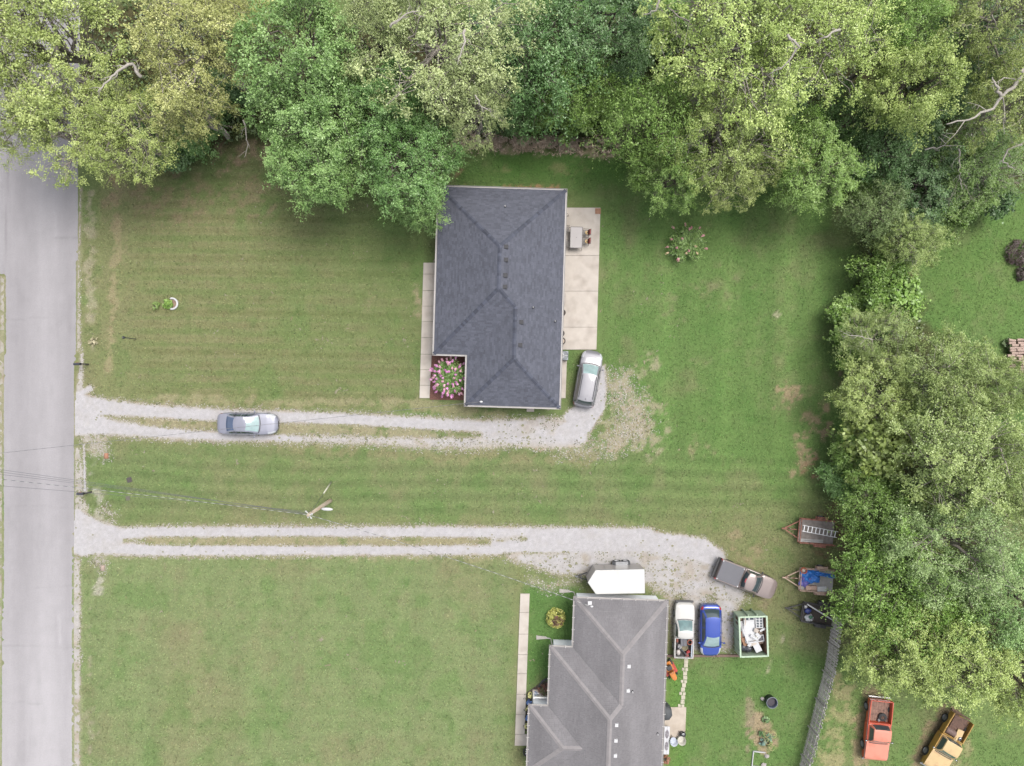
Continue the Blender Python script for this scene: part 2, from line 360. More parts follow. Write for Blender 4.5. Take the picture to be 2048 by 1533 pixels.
def sheet(name, keep, x0, x1, y0, y1, step, z, colf, m, parent=None):
    xs = np.arange(x0, x1 + step, step, dtype=float); ys = np.arange(y0, y1 + step, step, dtype=float)
    X, Y = np.meshgrid(xs, ys)
    K = keep(X, Y)
    jx = (vnoise(X * 0.9, Y * 0.9, 3) - 0.5) * step * 0.5; jy = (vnoise(X * 0.9, Y * 0.9, 4) - 0.5) * step * 0.5
    Vv = np.stack([(X + jx - CX) * H / F, -(Y + jy - CY) * H / F, np.full_like(X, z)], -1).reshape(-1, 3)
    I = np.arange(X.size).reshape(X.shape); q = [(I[1:, :-1], K[1:, :-1]), (I[1:, 1:], K[1:, 1:]), (I[:-1, 1:], K[:-1, 1:]), (I[:-1, :-1], K[:-1, :-1])]
    cnt = sum(k.astype(int) for _, k in q); full = cnt == 4; tr = []
    for a_, b_, c_ in ((0, 1, 2), (0, 2, 3)): tr.append(np.stack([q[a_][0][full], q[b_][0][full], q[c_][0][full]], -1))
    for miss in range(4):
        mk = (cnt == 3) & ~q[miss][1]; o3 = [j for j in range(4) if j != miss]; tr.append(np.stack([q[j][0][mk] for j in o3], -1))
    Fq = np.concatenate(tr)
    used = np.unique(Fq); re = np.full(X.size, -1); re[used] = np.arange(len(used))
    cl = linA(np.clip(colf(X, Y), 0, 255)).reshape(-1, 3) / KA
    return link(name, np_mesh(name, Vv[used], re[Fq], m, cl[used]), parent)

# road
def road_keep(X, Y):
    right = np.interp(Y, [-250, 380, 800, 1100, 1540, 1800], [164, 158.5, 150.5, 148, 147.5, 146]) + (fbm(X / 6, Y / 6, 2) - 0.5) * 3
    left = np.where(Y < 552, np.where(Y > 215, -2100, -14), np.interp(Y, [552, 800, 1540, 1800], [11, 7, 2, 0])) + (fbm(X / 8, Y / 8, 6) - 0.5) * 3
    return (X < right) & (X > left)
def road_col(X, Y):
    n = fbm(X / 14, Y / 160, 41); n2 = fbm(X / 40, Y / 40, 43); n3 = fbm(X / 5, Y / 30, 44)
    b = 184 + (n - 0.5) * 14 + (n2 - 0.5) * 5 + (n3 - 0.5) * 7
    b = b + 7 * np.exp(-((X - 92) / 22) ** 2) - 6 * np.exp(-((X - 45) / 14) ** 2) - 4 * np.exp(-((X - 135) / 10) ** 2) + 12 * sstep(1000, 1500, Y)
    b = b - 16 * np.exp(-((X - np.interp(Y, [0, 300, 560], [24, 17, 9])) / 1.6) ** 2) * sstep(575, 545, Y)
    # tyre and patch marks
    b = b + 9 * np.exp(-(((X - 20) / 10) ** 2 + ((Y - 893) / 18) ** 2))
    b = b + 12 * np.exp(-((X - 22) / 1.6) ** 2) * (np.sin(Y / 9.0) > 0.5) * sstep(930, 960, Y) * sstep(1180, 1120, Y)
    b = b + 12 * np.exp(-(((X - 119 - (Y - 1260) * 0.05) / 3) ** 2)) * sstep(1215, 1240, Y) * sstep(1300, 1280, Y)
    b = b - 9 * np.exp(-((Y - 1293 - (X - 60) * 0.02) / 1.5) ** 2)
    for yy, sl, x0, x1, dep in ((470, 0.05, 100, 160, 12), (640, -0.03, -100, 90, 8), (1012, 0.02, 20, 150, 6), (1404, 0.04, -50, 80, 8), (1180, -0.05, 60, 150, 6)):
        b = b - dep * np.exp(-((Y - yy - sl * X - 6 * (fbm(X / 20, Y * 0 + yy, 47) - 0.5)) / 1.6) ** 2) * sstep(x0, x0 + 10, X) * sstep(x1 + 10, x1, X)
    b = b - 4 * sstep(0.60, 0.75, fbm(X / 26, Y / 60, 48)) + 2 * sstep(0.62, 0.8, fbm(X / 18, Y / 18, 49))
    return np.stack([b, b - 3.5, b - 0.5], -1)
M_ASPH = sheet_mat('asphalt', 0.9, [(1.2, 0.025), (9.0, 0.05), (45.0, 0.10)], 0.25)
kind(sheet('road', road_keep, -2000, 172, -240, 1800, 4, 0.008, road_col, M_ASPH), 'structure')

# gravel drives
def gravel_keep(X, Y):
    n = fbm(X / 7, Y / 7, 21, 4); n2 = fbm(X / 40, Y / 40, 22, 3)
    gd = gravel_density(X, Y); q = 0.30 + 0.95 * (1 - np.clip(gd, 0, 1))
    return (gd + ((n - 0.5) * 1.1 + (n2 - 0.5) * 0.6) * q + (fbm(X / 2.4, Y / 2.4, 27, 2) - 0.5) * 1.2 > 0.5) & (X > np.interp(Y, [-250, 380, 800, 1100, 1540], [166, 160.5, 152.5, 150, 149.5]) - 2.5)
def gravel_col(X, Y):
    d = np.clip(gravel_density(X, Y), 0, 1); n = fbm(X / 16, Y / 16, 23); n2 = fbm(X / 5, Y / 5, 25, 3)
    t = np.clip(sstep(0.60, 1.0, d) + (n - 0.5) * 0.7, 0, 1)[..., None]
    A = (np.array([168, 162, 138.0]) * (1 - sstep(0.3, 0.75, d))[..., None] + np.array([200, 193, 181.0]) * sstep(0.3, 0.75, d)[..., None]) * (1 - t) + np.array([214, 211, 213.0]) * t
    A = A + ((n2 - 0.5) * 26)[..., None]; A = A - (sstep(0.5, 0.75, fbm(X / 30, Y / 18, 29)) * (1 - sstep(0.85, 1.0, d)))[..., None] * np.array([10, 16, 26.0])
    m = (sstep(880, 905, Y) * sstep(930, 900, Y) * sstep(900, 1000, X) * sstep(1340, 1200, X) + sstep(1205, 1240, X) * sstep(930, 900, Y) * sstep(700, 730, Y))[..., None]
    return A * (1 - 0.5 * m) + np.array([200, 186, 160.0]) * 0.5 * m
M_GRAV = sheet_mat('gravel', 0.95, [(3.0, 0.05), (22.0, 0.14), (60.0, 0.14)], 0.6, speck=(14.0, 0.60, 0.74, S(140, 138, 112), 0.5))
kind(sheet('gravel_driveway', lambda X, Y: gravel_keep(X, Y) & (Y < 985) & (X > 100), 140, 1360, 370, 985, 2, 0.012, gravel_col, M_GRAV), 'structure')
kind(sheet('gravel_driveway', lambda X, Y: gravel_keep(X, Y) & (Y >= 985) & (X > 100), 140, 1540, 984, 1340, 2, 0.012, gravel_col, M_GRAV), 'structure')
kind(sheet('road_shoulder', lambda X, Y: gravel_keep(X, Y) & (Y >= 1340) & (X > 100), 140, 200, 1338, 1750, 3, 0.012, gravel_col, M_GRAV), 'structure')
kind(sheet('road_shoulder', lambda X, Y: (fbm(X / 7, Y / 7, 21) > 0.42) & (X < np.interp(Y, [552, 800, 1540, 1800], [11, 7, 2, 0]) + 0.5), -60, 16, 552, 1750, 4, 0.012, gravel_col, M_GRAV), 'structure')

# short grass blades over the lawns (nobody could count them): texture of the turf and ragged edges
def blades(name, n, region, hmin, hmax, wid, colf, z0=0.0, seed=1, lean=0.6):
    rg = np.random.default_rng(seed); x0, x1, y0, y1 = region
    X = rg.uniform(x0, x1, n); Y = rg.uniform(y0, y1, n)
    keep, col = colf(X, Y, rg); X, Y, col = X[keep], Y[keep], col[keep]; n = len(X)
    wx = (X - CX) * H / F; wy = -(Y - CY) * H / F
    a = rg.uniform(0, 2 * math.pi, n); l = rg.uniform(hmin, hmax, n); wd = wid * rg.uniform(0.6, 1.3, n); ln = rg.uniform(0.65, 1.35, n)
    ca, sa = np.cos(a), np.sin(a)
    A = np.stack([wx - sa * wd / 2, wy + ca * wd / 2, np.full(n, z0)], -1); B = np.stack([wx + sa * wd / 2, wy - ca * wd / 2, np.full(n, z0)], -1)
    T = np.stack([wx + ca * l * np.sin(ln), wy + sa * l * np.sin(ln), z0 + l * np.cos(ln)], -1)
    Vv = np.stack([A, B, T], 1).reshape(-1, 3); Fq = np.arange(3 * n).reshape(-1, 3)
    return kind(link(name, np_mesh(name, Vv, Fq, M_BLADE, col)), 'stuff')
M_BLADE = sheet_mat('grass_blades', 0.8, [(8.0, 0.12)], 0.0)
HARD = [[(838, 520), (1205, 370), (1205, 705), (1138, 705), (1132, 830), (838, 800)], [(1028, 1185), (1062, 1185), (1056, 1495), (1026, 1495)],
        [(1146, 1190), (1340, 1190), (1340, 1533), (1090, 1533)], [(1325, 1410), (1375, 1410), (1373, 1480), (1325, 1480)]]
def lawn_blades(X, Y, rg):
    A, fd = lawn_colour(X, Y); k = (X > np.interp(Y, [0, 380, 800, 1100, 1540], [170, 166, 158, 156, 160])) & (gravel_density(X, Y) < 0.35) & (fd > -10)
    for p in HARD: k &= ~in_poly(X, Y, p)
    j = rg.normal(1.12, 0.22, (len(X), 1)) + rg.normal(0, 0.05, (len(X), 3))
    return k, np.clip(linA(np.clip(A, 0, 255)) / KA * j, 0.01, 0.6)
blades('lawn_grass', 300000, (-20, 2068, 280, 1610), 0.07, 0.19, 0.075, lawn_blades, 0.0, 3, 0.9)
def weed_blades(X, Y, rg):
    d = gravel_density(X, Y); n = fbm(X / 10, Y / 10, 77, 3)
    k = (d > 0.28) & (d < 0.93) & (n + rg.uniform(-0.2, 0.2, len(X)) - 0.25 * d > 0.42) & (X > 156)
    for p in HARD: k &= ~in_poly(X, Y, p)
    j = rg.normal(1.0, 0.2, (len(X), 1)); base = np.where(rg.uniform(0, 1, (len(X), 1)) < 0.6, [[104, 118, 68]], [[158, 148, 112]])
    return k, np.clip(linA(base) / KA * j, 0.01, 0.6)
blades('gravel_weeds', 80000, (150, 1560, 760, 1340), 0.06, 0.17, 0.07, weed_blades, 0.01, 5, 0.8)

# loose stones spilling over the edges of the drives
rg = np.random.default_rng(12); n = 200000; X = rg.uniform(150, 1560, n); Y = rg.uniform(540, 1350, n); d_ = gravel_density(X, Y); nn = fbm(X / 12, Y / 12, 62, 3)
k_ = (d_ > 0.03) & (d_ < 0.85) & (rg.uniform(0, 1, n) < np.clip(d_ * 1.3 + (nn - 0.45) * 1.2, 0, 1) * 0.8) & (X > 158)
for p in HARD: k_ &= ~in_poly(X, Y, p)
X, Y, d_ = X[k_], Y[k_], d_[k_]; n = len(X); wx_ = (X - CX) * H / F; wy_ = -(Y - CY) * H / F; s_ = rg.uniform(0.025, 0.075, n); a_ = rg.uniform(0, 6.28, n)
ring = [(np.cos(a_ + q) * s_, np.sin(a_ + q) * s_) for q in (0, 2.1, 4.2)]
V = np.stack([np.stack([wx_ + u, wy_ + v, np.full(n, 0.012)], -1) for u, v in ring] + [np.stack([wx_, wy_, 0.02 + s_ * 0.6], -1)], 1).reshape(-1, 3)
b_ = np.arange(n)[:, None] * 4; Fq = np.concatenate([b_ + np.array([[0, 1, 3]]), b_ + np.array([[1, 2, 3]]), b_ + np.array([[2, 0, 3]])]); cc = linA(rg.normal(204, 14, (n, 1)) * np.array([[1.0, 0.975, 0.94]])) / KA; cc = np.concatenate([cc, cc, cc])
kind(link('gravel_stones', np_mesh('gravel_stones', V, Fq, M_BLADE, np.clip(cc, 0.02, 0.6))), 'stuff')
# ------------------------------------------------------------------ houses
def clip_poly(sub, clip):
    """Sutherland-Hodgman in 2D, clip polygon convex"""
    ar = sum(clip[i][0] * clip[(i + 1) % len(clip)][1] - clip[(i + 1) % len(clip)][0] * clip[i][1] for i in range(len(clip)))
    if ar < 0: clip = clip[::-1]
    out = sub
    for i in range(len(clip)):
        a, b = clip[i], clip[(i + 1) % len(clip)]; inp = out; out = []
        def sd(p): return (b[0] - a[0]) * (p[1] - a[1]) - (b[1] - a[1]) * (p[0] - a[0])
        for j in range(len(inp)):
            p, q = inp[j], inp[(j + 1) % len(inp)]; sp, sq = sd(p), sd(q)
            if sp >= 0: out.append(p)
            if (sp >= 0) != (sq >= 0):
                t = sp / (sp - sq); out.append((p[0] + (q[0] - p[0]) * t, p[1] + (q[1] - p[1]) * t))
        if len(out) < 3: return []
    return out
def roof_planes(root, planes, eave, pitch, m_deck, m_sh, seed, expo=0.145, tabw=0.30, thick=0.016):
    """each plane: (convex polygons in plan, function plan -> height above eave, downhill direction); one roof part, its shingles one mesh"""
    deck = MB(); sh = MB(); rr = random.Random(seed)
    cosl = 1 / math.sqrt(1 + pitch * pitch)
    for polys, zf, dn in planes:
        ax = (-dn[1], dn[0])                     # along the course
        for poly in polys:
            deck.add([(p[0], p[1], eave + zf(*p) - 0.012) for p in poly], [tuple(range(len(poly)))])
            us = [p[0] * ax[0] + p[1] * ax[1] for p in poly]; ts = [p[0] * dn[0] + p[1] * dn[1] for p in poly]
            step = expo * cosl; k0 = math.floor(min(ts) / step); k1 = math.ceil(max(ts) / step)
            for k in range(k0, k1 + 1):
                t0, t1 = k * step, (k + 1) * step; off = rr.uniform(0, tabw); u = min(us) - off
                while u < max(us):
                    wd = tabw * rr.choice((0.55, 0.8, 1.0, 1.0, 1.35)); u1 = u + wd - 0.006
                    rect = [(u * ax[0] + t0 * dn[0], u * ax[1] + t0 * dn[1]), (u1 * ax[0] + t0 * dn[0], u1 * ax[1] + t0 * dn[1]),
                            (u1 * ax[0] + t1 * dn[0], u1 * ax[1] + t1 * dn[1]), (u * ax[0] + t1 * dn[0], u * ax[1] + t1 * dn[1])]
                    c = clip_poly(rect, poly); u += wd
                    if len(c) < 3: continue
                    lift = rr.choice((0.0, 0.0, 0.0, 0.004, 0.012)); n = len(c)
                    vs = [(p[0], p[1], eave + zf(*p) + 0.004 + (thick + lift) * ((p[0] * dn[0] + p[1] * dn[1] - t0) / step)) for p in c]
                    fs = [tuple(range(n))]
                    bt = [i for i in range(n) if c[i][0] * dn[0] + c[i][1] * dn[1] > t1 - 1e-4]
                    if len(bt) == 2:                                     # butt edge
                        a, b = (bt if (bt[0] + 1) % n == bt[1] else bt[::-1])
                        vs += [(c[b][0], c[b][1], eave + zf(*c[b])), (c[a][0], c[a][1], eave + zf(*c[a]))]; fs.append((b, a, n + 1, n))
                    sh.add(vs, fs, None, rr.random())
    ro = deck.build('roof', m_deck, root)
    kind(sh.build('shingles', m_sh, ro, rnd=True), 'stuff')
    return ro
def ridge_caps(roof, a, b, m, seed, wd=0.30, step=0.2, dark=0.5, sl=0.5):
    """overlapping bent cap pieces along a hip or ridge"""
    rr = random.Random(seed); a, b = Vector(a), Vector(b); d = (b - a); L = d.length; d.normalize()
    s = Vector((d.y, -d.x, 0)).normalized(); mb = MB(); n = max(1, int(L / step))
    for i in range(n):
        p = a + d * (i * L / n); q = a + d * min(L, (i + 1.35) * L / n); r = rr.random()
        up0, up1 = Vector((0, 0, 0.028)), Vector((0, 0, 0.040)); dz = Vector((0, 0, -wd / 2 * sl))
        mb.add([p - s * wd / 2 + dz + up0, p + up0, p + s * wd / 2 + dz + up0, q - s * wd / 2 + dz + up1, q + up1, q + s * wd / 2 + dz + up1],
               [(0, 1, 4, 3), (1, 2, 5, 4)], None, r)
    return mb.build('ridge_cap', m, roof, rnd=True)
def vent(roof, p, m, dn, sz=0.36, tilt=0.0):
    ang = math.atan2(dn[1], dn[0]); M = Matrix.Translation(p) @ Matrix.Rotation(ang, 4, 'Z')
    mb = MB(); h = 0.14
    mb.add([(-sz / 2, -sz / 2, -0.02), (sz / 2, -sz / 2, -0.2), (sz / 2, sz / 2, -0.2), (-sz / 2, sz / 2, -0.02), (-sz / 2 + 0.03, -sz / 2 + 0.03, h * 0.7), (sz / 2 - 0.02, -sz / 2 + 0.03, h * 0.62), (sz / 2 - 0.02, sz / 2 - 0.03, h * 0.62), (-sz / 2 + 0.03, sz / 2 - 0.03, h * 0.7)],
           [(4, 5, 6, 7), (0, 1, 5, 4), (1, 2, 6, 5), (2, 3, 7, 6), (3, 0, 4, 7)], M)
    mb.add([(-sz / 2 - 0.08, -sz / 2 - 0.06, 0.03), (sz / 2 + 0.02, -sz / 2 - 0.06, -0.03 - sz * 0.42), (sz / 2 + 0.02, sz / 2 + 0.06, -0.03 - sz * 0.42), (-sz / 2 - 0.08, sz / 2 + 0.06, 0.03)], [(0, 1, 2, 3)], M)
    return mb.build('roof_vent', m, roof)
def pipe(roof, p, m, m2, r=0.05, h=0.3):
    o = MB().lathe([(r, -0.3), (r, h), (r * 0.75, h), (r * 0.75, h - 0.1), (0.001, h - 0.1)], 10, Matrix.Translation(p)).build('vent_pipe', m, roof, True)
    MB().lathe([(r * 2.6, -0.06), (r * 1.2, 0.08), (r * 1.02, 0.12)], 10, Matrix.Translation(p)).build('flashing', m2, o, True)
    return o
def walls(root, outline, ov, eave, m, name='wall'):
    """wall ring: outline given at the eaves, set in by the overhang (orthogonal polygon, counter-clockwise)"""
    n = len(outline); pts = []
    for i in range(n):
        p0, p1, p2 = (Vector(outline[i - 1]), Vector(outline[i]), Vector(outline[(i + 1) % n]))
        d0 = (p1 - p0).normalized(); d1 = (p2 - p1).normalized()
        pts.append(p1 + Vector((-d0.y, d0.x)) * ov + Vector((-d1.y, d1.x)) * ov)
    mb = MB()
    for i in range(n):
        a, b = pts[i], pts[(i + 1) % n]
        mb.add([(a.x, a.y, 0), (b.x, b.y, 0), (b.x, b.y, eave - 0.1), (a.x, a.y, eave - 0.1)], [(0, 1, 2, 3)])
    mb.build(name, m, root)
    so = MB(); so.add([(p[0], p[1], eave - 0.1) for p in outline] + [(p.x, p.y, eave - 0.1) for p in pts],
                      [(i, n + i, n + (i + 1) % n, (i + 1) % n) for i in range(n)]); so.build('soffit', M_TRIM, root)
    return pts
def gutters(root, outline, eave, m, wd=0.13, clips=None):
    n = len(outline); k = 0
    for i in range(n):
        a, b = Vector(outline[i]), Vector(outline[(i + 1) % n]); d = (b - a).normalized(); o = Vector((d.y, -d.x)); L = (b - a).length
        p0 = Vector(outline[i - 1]); turn0 = (a - p0).normalized().cross(d) > 0; q = Vector(outline[(i + 2) % n]); turn1 = d.cross((q - b).normalized()) > 0
        a2 = a - d * (wd if turn0 else -0.004); b2 = b + d * ((wd - 0.004) if turn1 else -wd - 0.004); mb = MB()
        if not turn0: a2 = a + d * 0.004
        prof = [(0.0, 0.0), (0.0, -0.13), (wd * 0.8, -0.13), (wd, 0.0), (wd - 0.012, 0.0), (wd * 0.78, -0.115), (0.012, -0.115), (0.012, 0.0)]
        vs = [(q_.x + o.x * u, q_.y + o.y * u, eave + 0.01 + v) for q_ in (a2, b2) for u, v in prof]; m_ = len(prof)
        mb.add(vs, [(j, (j + 1) % m_, m_ + (j + 1) % m_, m_ + j) for j in range(m_)] + [tuple(range(m_)), tuple(range(2 * m_ - 1, m_ - 1, -1))])
        g = mb.build('gutter', m, root)
        if clips:
            for c in range(1, int(L / clips) + 1):
                p = a + d * min(L - 0.05, c * clips - 0.35); cm = MB().box((p.x + o.x * wd * 0.45, p.y + o.y * wd * 0.45, eave + 0.03), (0.05, wd + 0.1, 0.02), math.atan2(d.y, d.x)); cm.build('hanger', m, g)
def window(root, c, nrm, wd, ht, z, m_fr, m_gl):
    """frame with a set-back pane on a wall at c (plan), outward normal nrm"""
    t = Vector((-nrm[1], nrm[0])); n = Vector(nrm); fr = MB()
    M = Matrix(((t.x, n.x, 0, c[0]), (t.y, n.y, 0, c[1]), (0, 0, 1, z), (0, 0, 0, 1)))
    for x, zz, w2, h2 in ((-wd / 2, 0, 0.09, ht + 0.09), (wd / 2, 0, 0.09, ht + 0.09)): fr.box((x, 0.02, zz), (w2, 0.06, h2), M=M)
    for zz in (-ht / 2, 0, ht / 2): fr.box((0, 0.021, zz), (wd - 0.092, 0.05, 0.07), M=M)
    o = fr.build('window', m_fr, root); MB().box((0, 0.005, 0), (wd, 0.02, ht), M=M).build('pane', m_gl, o); MB().box((0, 0.07, -ht / 2 - 0.08), (wd + 0.2, 0.14, 0.06), M=M).build('sill', m_fr, o)
def door(root, c, nrm, m, m_h, wd=0.95, ht=2.05):
    t = Vector((-nrm[1], nrm[0])); n = Vector(nrm); M = Matrix(((t.x, n.x, 0, c[0]), (t.y, n.y, 0, c[1]), (0, 0, 1, 0), (0, 0, 0, 1)))
    o = MB().box((0, 0.02, ht / 2 + 0.05), (wd, 0.05, ht), M=M).build('door', m, root)
    MB().box((wd / 2 - 0.1, 0.07, 1.02), (0.05, 0.06, 0.14), M=M).build('handle', m_h, o)

M_TRIM = mat('white_trim', S(226, 221, 218), 0.5, var=0.04, scale=2)
M_DECK = mat('roof_deck', S(70, 72, 82), 0.9)
M_SH1 = mat('charcoal_shingles', S(106, 109, 122), 0.85, var=0.07, scale=0.9, bump=0.25, bscale=60, attr='rnd', attr_amt=0.17, spec=0.35)
M_CAP1 = mat('charcoal_caps', S(94, 98, 113), 0.85, var=0.06, attr='rnd', attr_amt=0.26, spec=0.35)
M_SH2 = mat('grey_shingles', S(147, 144, 147), 0.9, var=0.15, scale=0.55, bump=0.25, bscale=60, attr='rnd', attr_amt=0.05, stretch=(1, 0.35, 1), spec=0.3)
M_CAP2 = mat('grey_caps', S(167, 162, 163), 0.9, var=0.05, attr='rnd', attr_amt=0.05, spec=0.3)
M_BRICK = mat('tan_brick_wall', S(170, 140, 120), 0.9, var=0.15, scale=9, bump=0.2)
M_SIDING = mat('pale_siding', (0.70, 0.72, 0.76), 0.6, var=0.03)
M_GLASS = mat('window_glass', (0.03, 0.04, 0.05), 0.06, var=0.0)
M_VENT1 = mat('charcoal_vent', S(58, 58, 64), 0.7, var=0.05)
M_WHITEP = mat('white_metal', S(238, 238, 240), 0.45, var=0.03)
M_LEAD = mat('lead_flashing', S(60, 62, 70), 0.6)
M_PVC = mat('white_pvc', S(232, 232, 234), 0.5, var=0.02)
M_DOOR = mat('brown_door', S(110, 78, 60), 0.5)
M_STEEL = mat('steel', S(170, 172, 176), 0.35, 0.8, var=0.05)
M_CONC = mat('concrete', S(227, 217, 206), 0.9, var=0.07, scale=1.6, bump=0.08, bscale=90, col2=S(204, 193, 182), mix=(0.48, 0.72), mscale=0.9)
M_JOINT = mat('concrete_joint', S(168, 158, 150), 0.95)

PIT = 0.5; EAVE = 2.7
def frame(px, py, h, deg):
    o = P(px, py, h); return (o.x, o.y, 0), -math.radians(deg)
# --- house with the charcoal roof; local origin at its south-east eave corner
loc1, rz1 = frame(1118.6, 816, EAVE, 1.7)
house1 = thing('house', 'single-storey house with charcoal hip roof of lifted shingles', 'house', loc1, rz1)
W1, L1, N1, S1 = 10.06, 17.23, 7.43, 3.97
out1 = [(0, 0), (0, L1), (-W1, L1), (-W1, S1), (-N1, S1), (-N1, 0)]
h1, h2 = W1 / 2, N1 / 2
pl1 = [([[(0, 0), (0, S1 + h2), (-h2, S1 + h2), (-h2, h2)], [(0, S1 + h2), (0, L1), (-h1, L1 - h1), (-h1, S1 + h1), (-h2, S1 + h2)]], lambda x, y: -x * PIT, (1, 0)),
       ([[(0, L1), (-W1, L1), (-h1, L1 - h1)]], lambda x, y: (L1 - y) * PIT, (0, 1)),
       ([[(-W1, L1), (-W1, S1), (-h1, S1 + h1), (-h1, L1 - h1)]], lambda x, y: (x + W1) * PIT, (-1, 0)),
       ([[(-W1, S1), (-N1, S1), (-h2, S1 + h2), (-h1, S1 + h1)]], lambda x, y: (y - S1) * PIT, (0, -1)),
       ([[(-N1, S1), (-N1, 0), (-h2, h2), (-h2, S1 + h2)]], lambda x, y: (x + N1) * PIT, (-1, 0)),
       ([[(-N1, 0), (0, 0), (-h2, h2)]], lambda x, y: y * PIT, (0, -1))]
roof1 = roof_planes(house1, pl1, EAVE, PIT, M_DECK, M_SH1, 5)
zt = lambda h: EAVE + h * PIT
for i, (a, b) in enumerate([((-W1, L1, EAVE), (-h1, L1 - h1, zt(h1))), ((0, L1, EAVE), (-h1, L1 - h1, zt(h1))), ((-W1, S1, EAVE), (-h1, S1 + h1, zt(h1))),
                            ((-h2, S1 + h2, zt(h2)), (-h1, S1 + h1, zt(h1))), ((-N1, 0, EAVE), (-h2, h2, zt(h2))), ((0, 0, EAVE), (-h2, h2, zt(h2)))]):
    ridge_caps(roof1, a, b, M_CAP1, 10 + i, sl=0.36)
ridge_caps(roof1, (-h1, S1 + h1, zt(h1)), (-h1, L1 - h1, zt(h1)), M_CAP1, 20); ridge_caps(roof1, (-h2, h2, zt(h2)), (-h2, S1 + h2, zt(h2)), M_CAP1, 21)
walls(house1, out1, 0.42, EAVE, M_BRICK); gutters(house1, out1, EAVE, M_TRIM)
def loc_of(px, py, h, root_loc, rz):
    p = P(px, py, h) - Vector(root_loc); return Matrix.Rotation(-rz, 3, 'Z') @ p
for px, py in ((1012, 494), (1012, 520), (1010.5, 551), (1010, 574)):
    p = loc_of(px, py, 5.0, loc1, rz1); vent(roof1, (p.x, p.y, EAVE - p.x * PIT + 0.03), M_VENT1, (1, 0))
for px, py in ((1042.5, 644.5), (1040.5, 690.5)):
    p = loc_of(px, py, 4.4, loc1, rz1); vent(roof1, (p.x, p.y, EAVE - p.x * PIT + 0.03), M_VENT1, (1, 0))
for px, py, hh in ((1066.5, 615, 4.0), (1110.5, 642.5, 3.2)):
    p = loc_of(px, py, hh, loc1, rz1); pipe(roof1, (p.x, p.y, EAVE - p.x * PIT), M_PVC, M_LEAD)
p = loc_of(1010.5, 414, 3.5, loc1, rz1); pipe(roof1, (p.x, p.y, EAVE + (L1 - p.y) * PIT), M_PVC, M_LEAD)
for y in (5.5, 8.5, 14.5): window(house1, (-0.42, y), (1, 0), 1.3, 1.2, 1.5, M_TRIM, M_GLASS)
for y in (6.0, 9.0, 14.0): window(house1, (-W1 + 0.42, y), (-1, 0), 1.3, 1.2, 1.5, M_TRIM, M_GLASS)
door(house1, (-0.42, 11.2), (1, 0), M_DOOR, M_STEEL); door(house1, (-W1 + 0.42, 11.4), (-1, 0), M_DOOR, M_STEEL); door(house1, (-2.4, 0.42), (0, -1), M_TRIM, M_STEEL)
# --- neighbour house with the grey roof; local origin at its north-east eave corner, y runs south as negative
loc2, rz2 = frame(1334.6, 1203, EAVE, 2.0)
house2 = thing('house', 'house with weathered grey roof, white gutters and pale siding', 'house', loc2, rz2)
A, B, D, y1, y2, y3, yE = 7.33, 9.11, 10.61, -3.92, -8.64, -13.9, -20.0
out2 = [(0, 0), (-A, 0), (-A, y1), (-B, y1), (-B, y2), (-D, y2), (-D, y3), (-B, y3), (-B, yE), (0, yE)]
ha, hb, hw3 = A / 2, B / 2, (y2 - y3) / 2; ym = (y2 + y3) / 2
zEast = lambda x, y: -x * PIT; zB = lambda x, y: (x + B) * PIT
wx = hw3 - B         # where the wing ridge dies into the west slope
pl2 = [([[(0, 0), (-ha, -ha), (-ha, y1 - ha), (0, y1 - ha)], [(0, y1 - ha), (-ha, y1 - ha), (-hb, y1 - hb), (-hb, yE + hb), (0, yE)]], zEast, (1, 0)),
       ([[(0, 0), (-A, 0), (-ha, -ha)]], lambda x, y: -y * PIT, (0, 1)),
       ([[(-A, 0), (-A, y1), (-ha, y1 - ha), (-ha, -ha)]], lambda x, y: (x + A) * PIT, (-1, 0)),
       ([[(-B, y1), (-hb, y1 - hb), (-ha, y1 - ha), (-A, y1)]], lambda x, y: (y1 - y) * PIT, (0, 1)),
       ([[(-B, y1), (-B, y2), (wx, ym), (-hb, ym), (-hb, y1 - hb)], [(-hb, ym), (wx, ym), (-B, y3), (-B, yE), (-hb, yE + hb)]], zB, (-1, 0)),
       ([[(-D, y2), (-D + hw3, ym), (wx, ym), (-B, y2)]], lambda x, y: (y2 - y) * PIT, (0, 1)),
       ([[(-D, y2), (-D, y3), (-D + hw3, ym)]], lambda x, y: (x + D) * PIT, (-1, 0)),
       ([[(-D, y3), (-B, y3), (wx, ym), (-D + hw3, ym)]], lambda x, y: (y - y3) * PIT, (0, -1)),
       ([[(-B, yE), (0, yE), (-hb, yE + hb)]], lambda x, y: (y - yE) * PIT, (0, -1))]
roof2 = roof_planes(house2, pl2, EAVE, PIT, M_DECK, M_SH2, 6)
for i, (a, b) in enumerate([((0, 0, EAVE), (-ha, -ha, zt(ha))), ((-A, 0, EAVE), (-ha, -ha, zt(ha))), ((-B, y1, EAVE), (-hb, y1 - hb, zt(hb))),
                            ((-ha, y1 - ha, zt(ha)), (-hb, y1 - hb, zt(hb))), ((-D, y2, EAVE), (-D + hw3, ym, zt(hw3))), ((-D, y3, EAVE), (-D + hw3, ym, zt(hw3)))]):
    ridge_caps(roof2, a, b, M_CAP2, 30 + i, wd=0.36, sl=0.36)
for i, (a, b) in enumerate([((-ha, -ha, zt(ha)), (-ha, y1 - ha, zt(ha))), ((-hb, y1 - hb, zt(hb)), (-hb, yE + hb, zt(hb))), ((-D + hw3, ym, zt(hw3)), (wx, ym, zt(hw3)))]):
    ridge_caps(roof2, a, b, M_CAP2, 40 + i, wd=0.36)
walls(house2, out2, 0.36, EAVE, M_SIDING); gutters(house2, out2, EAVE, M_TRIM, 0.12, clips=0.95)
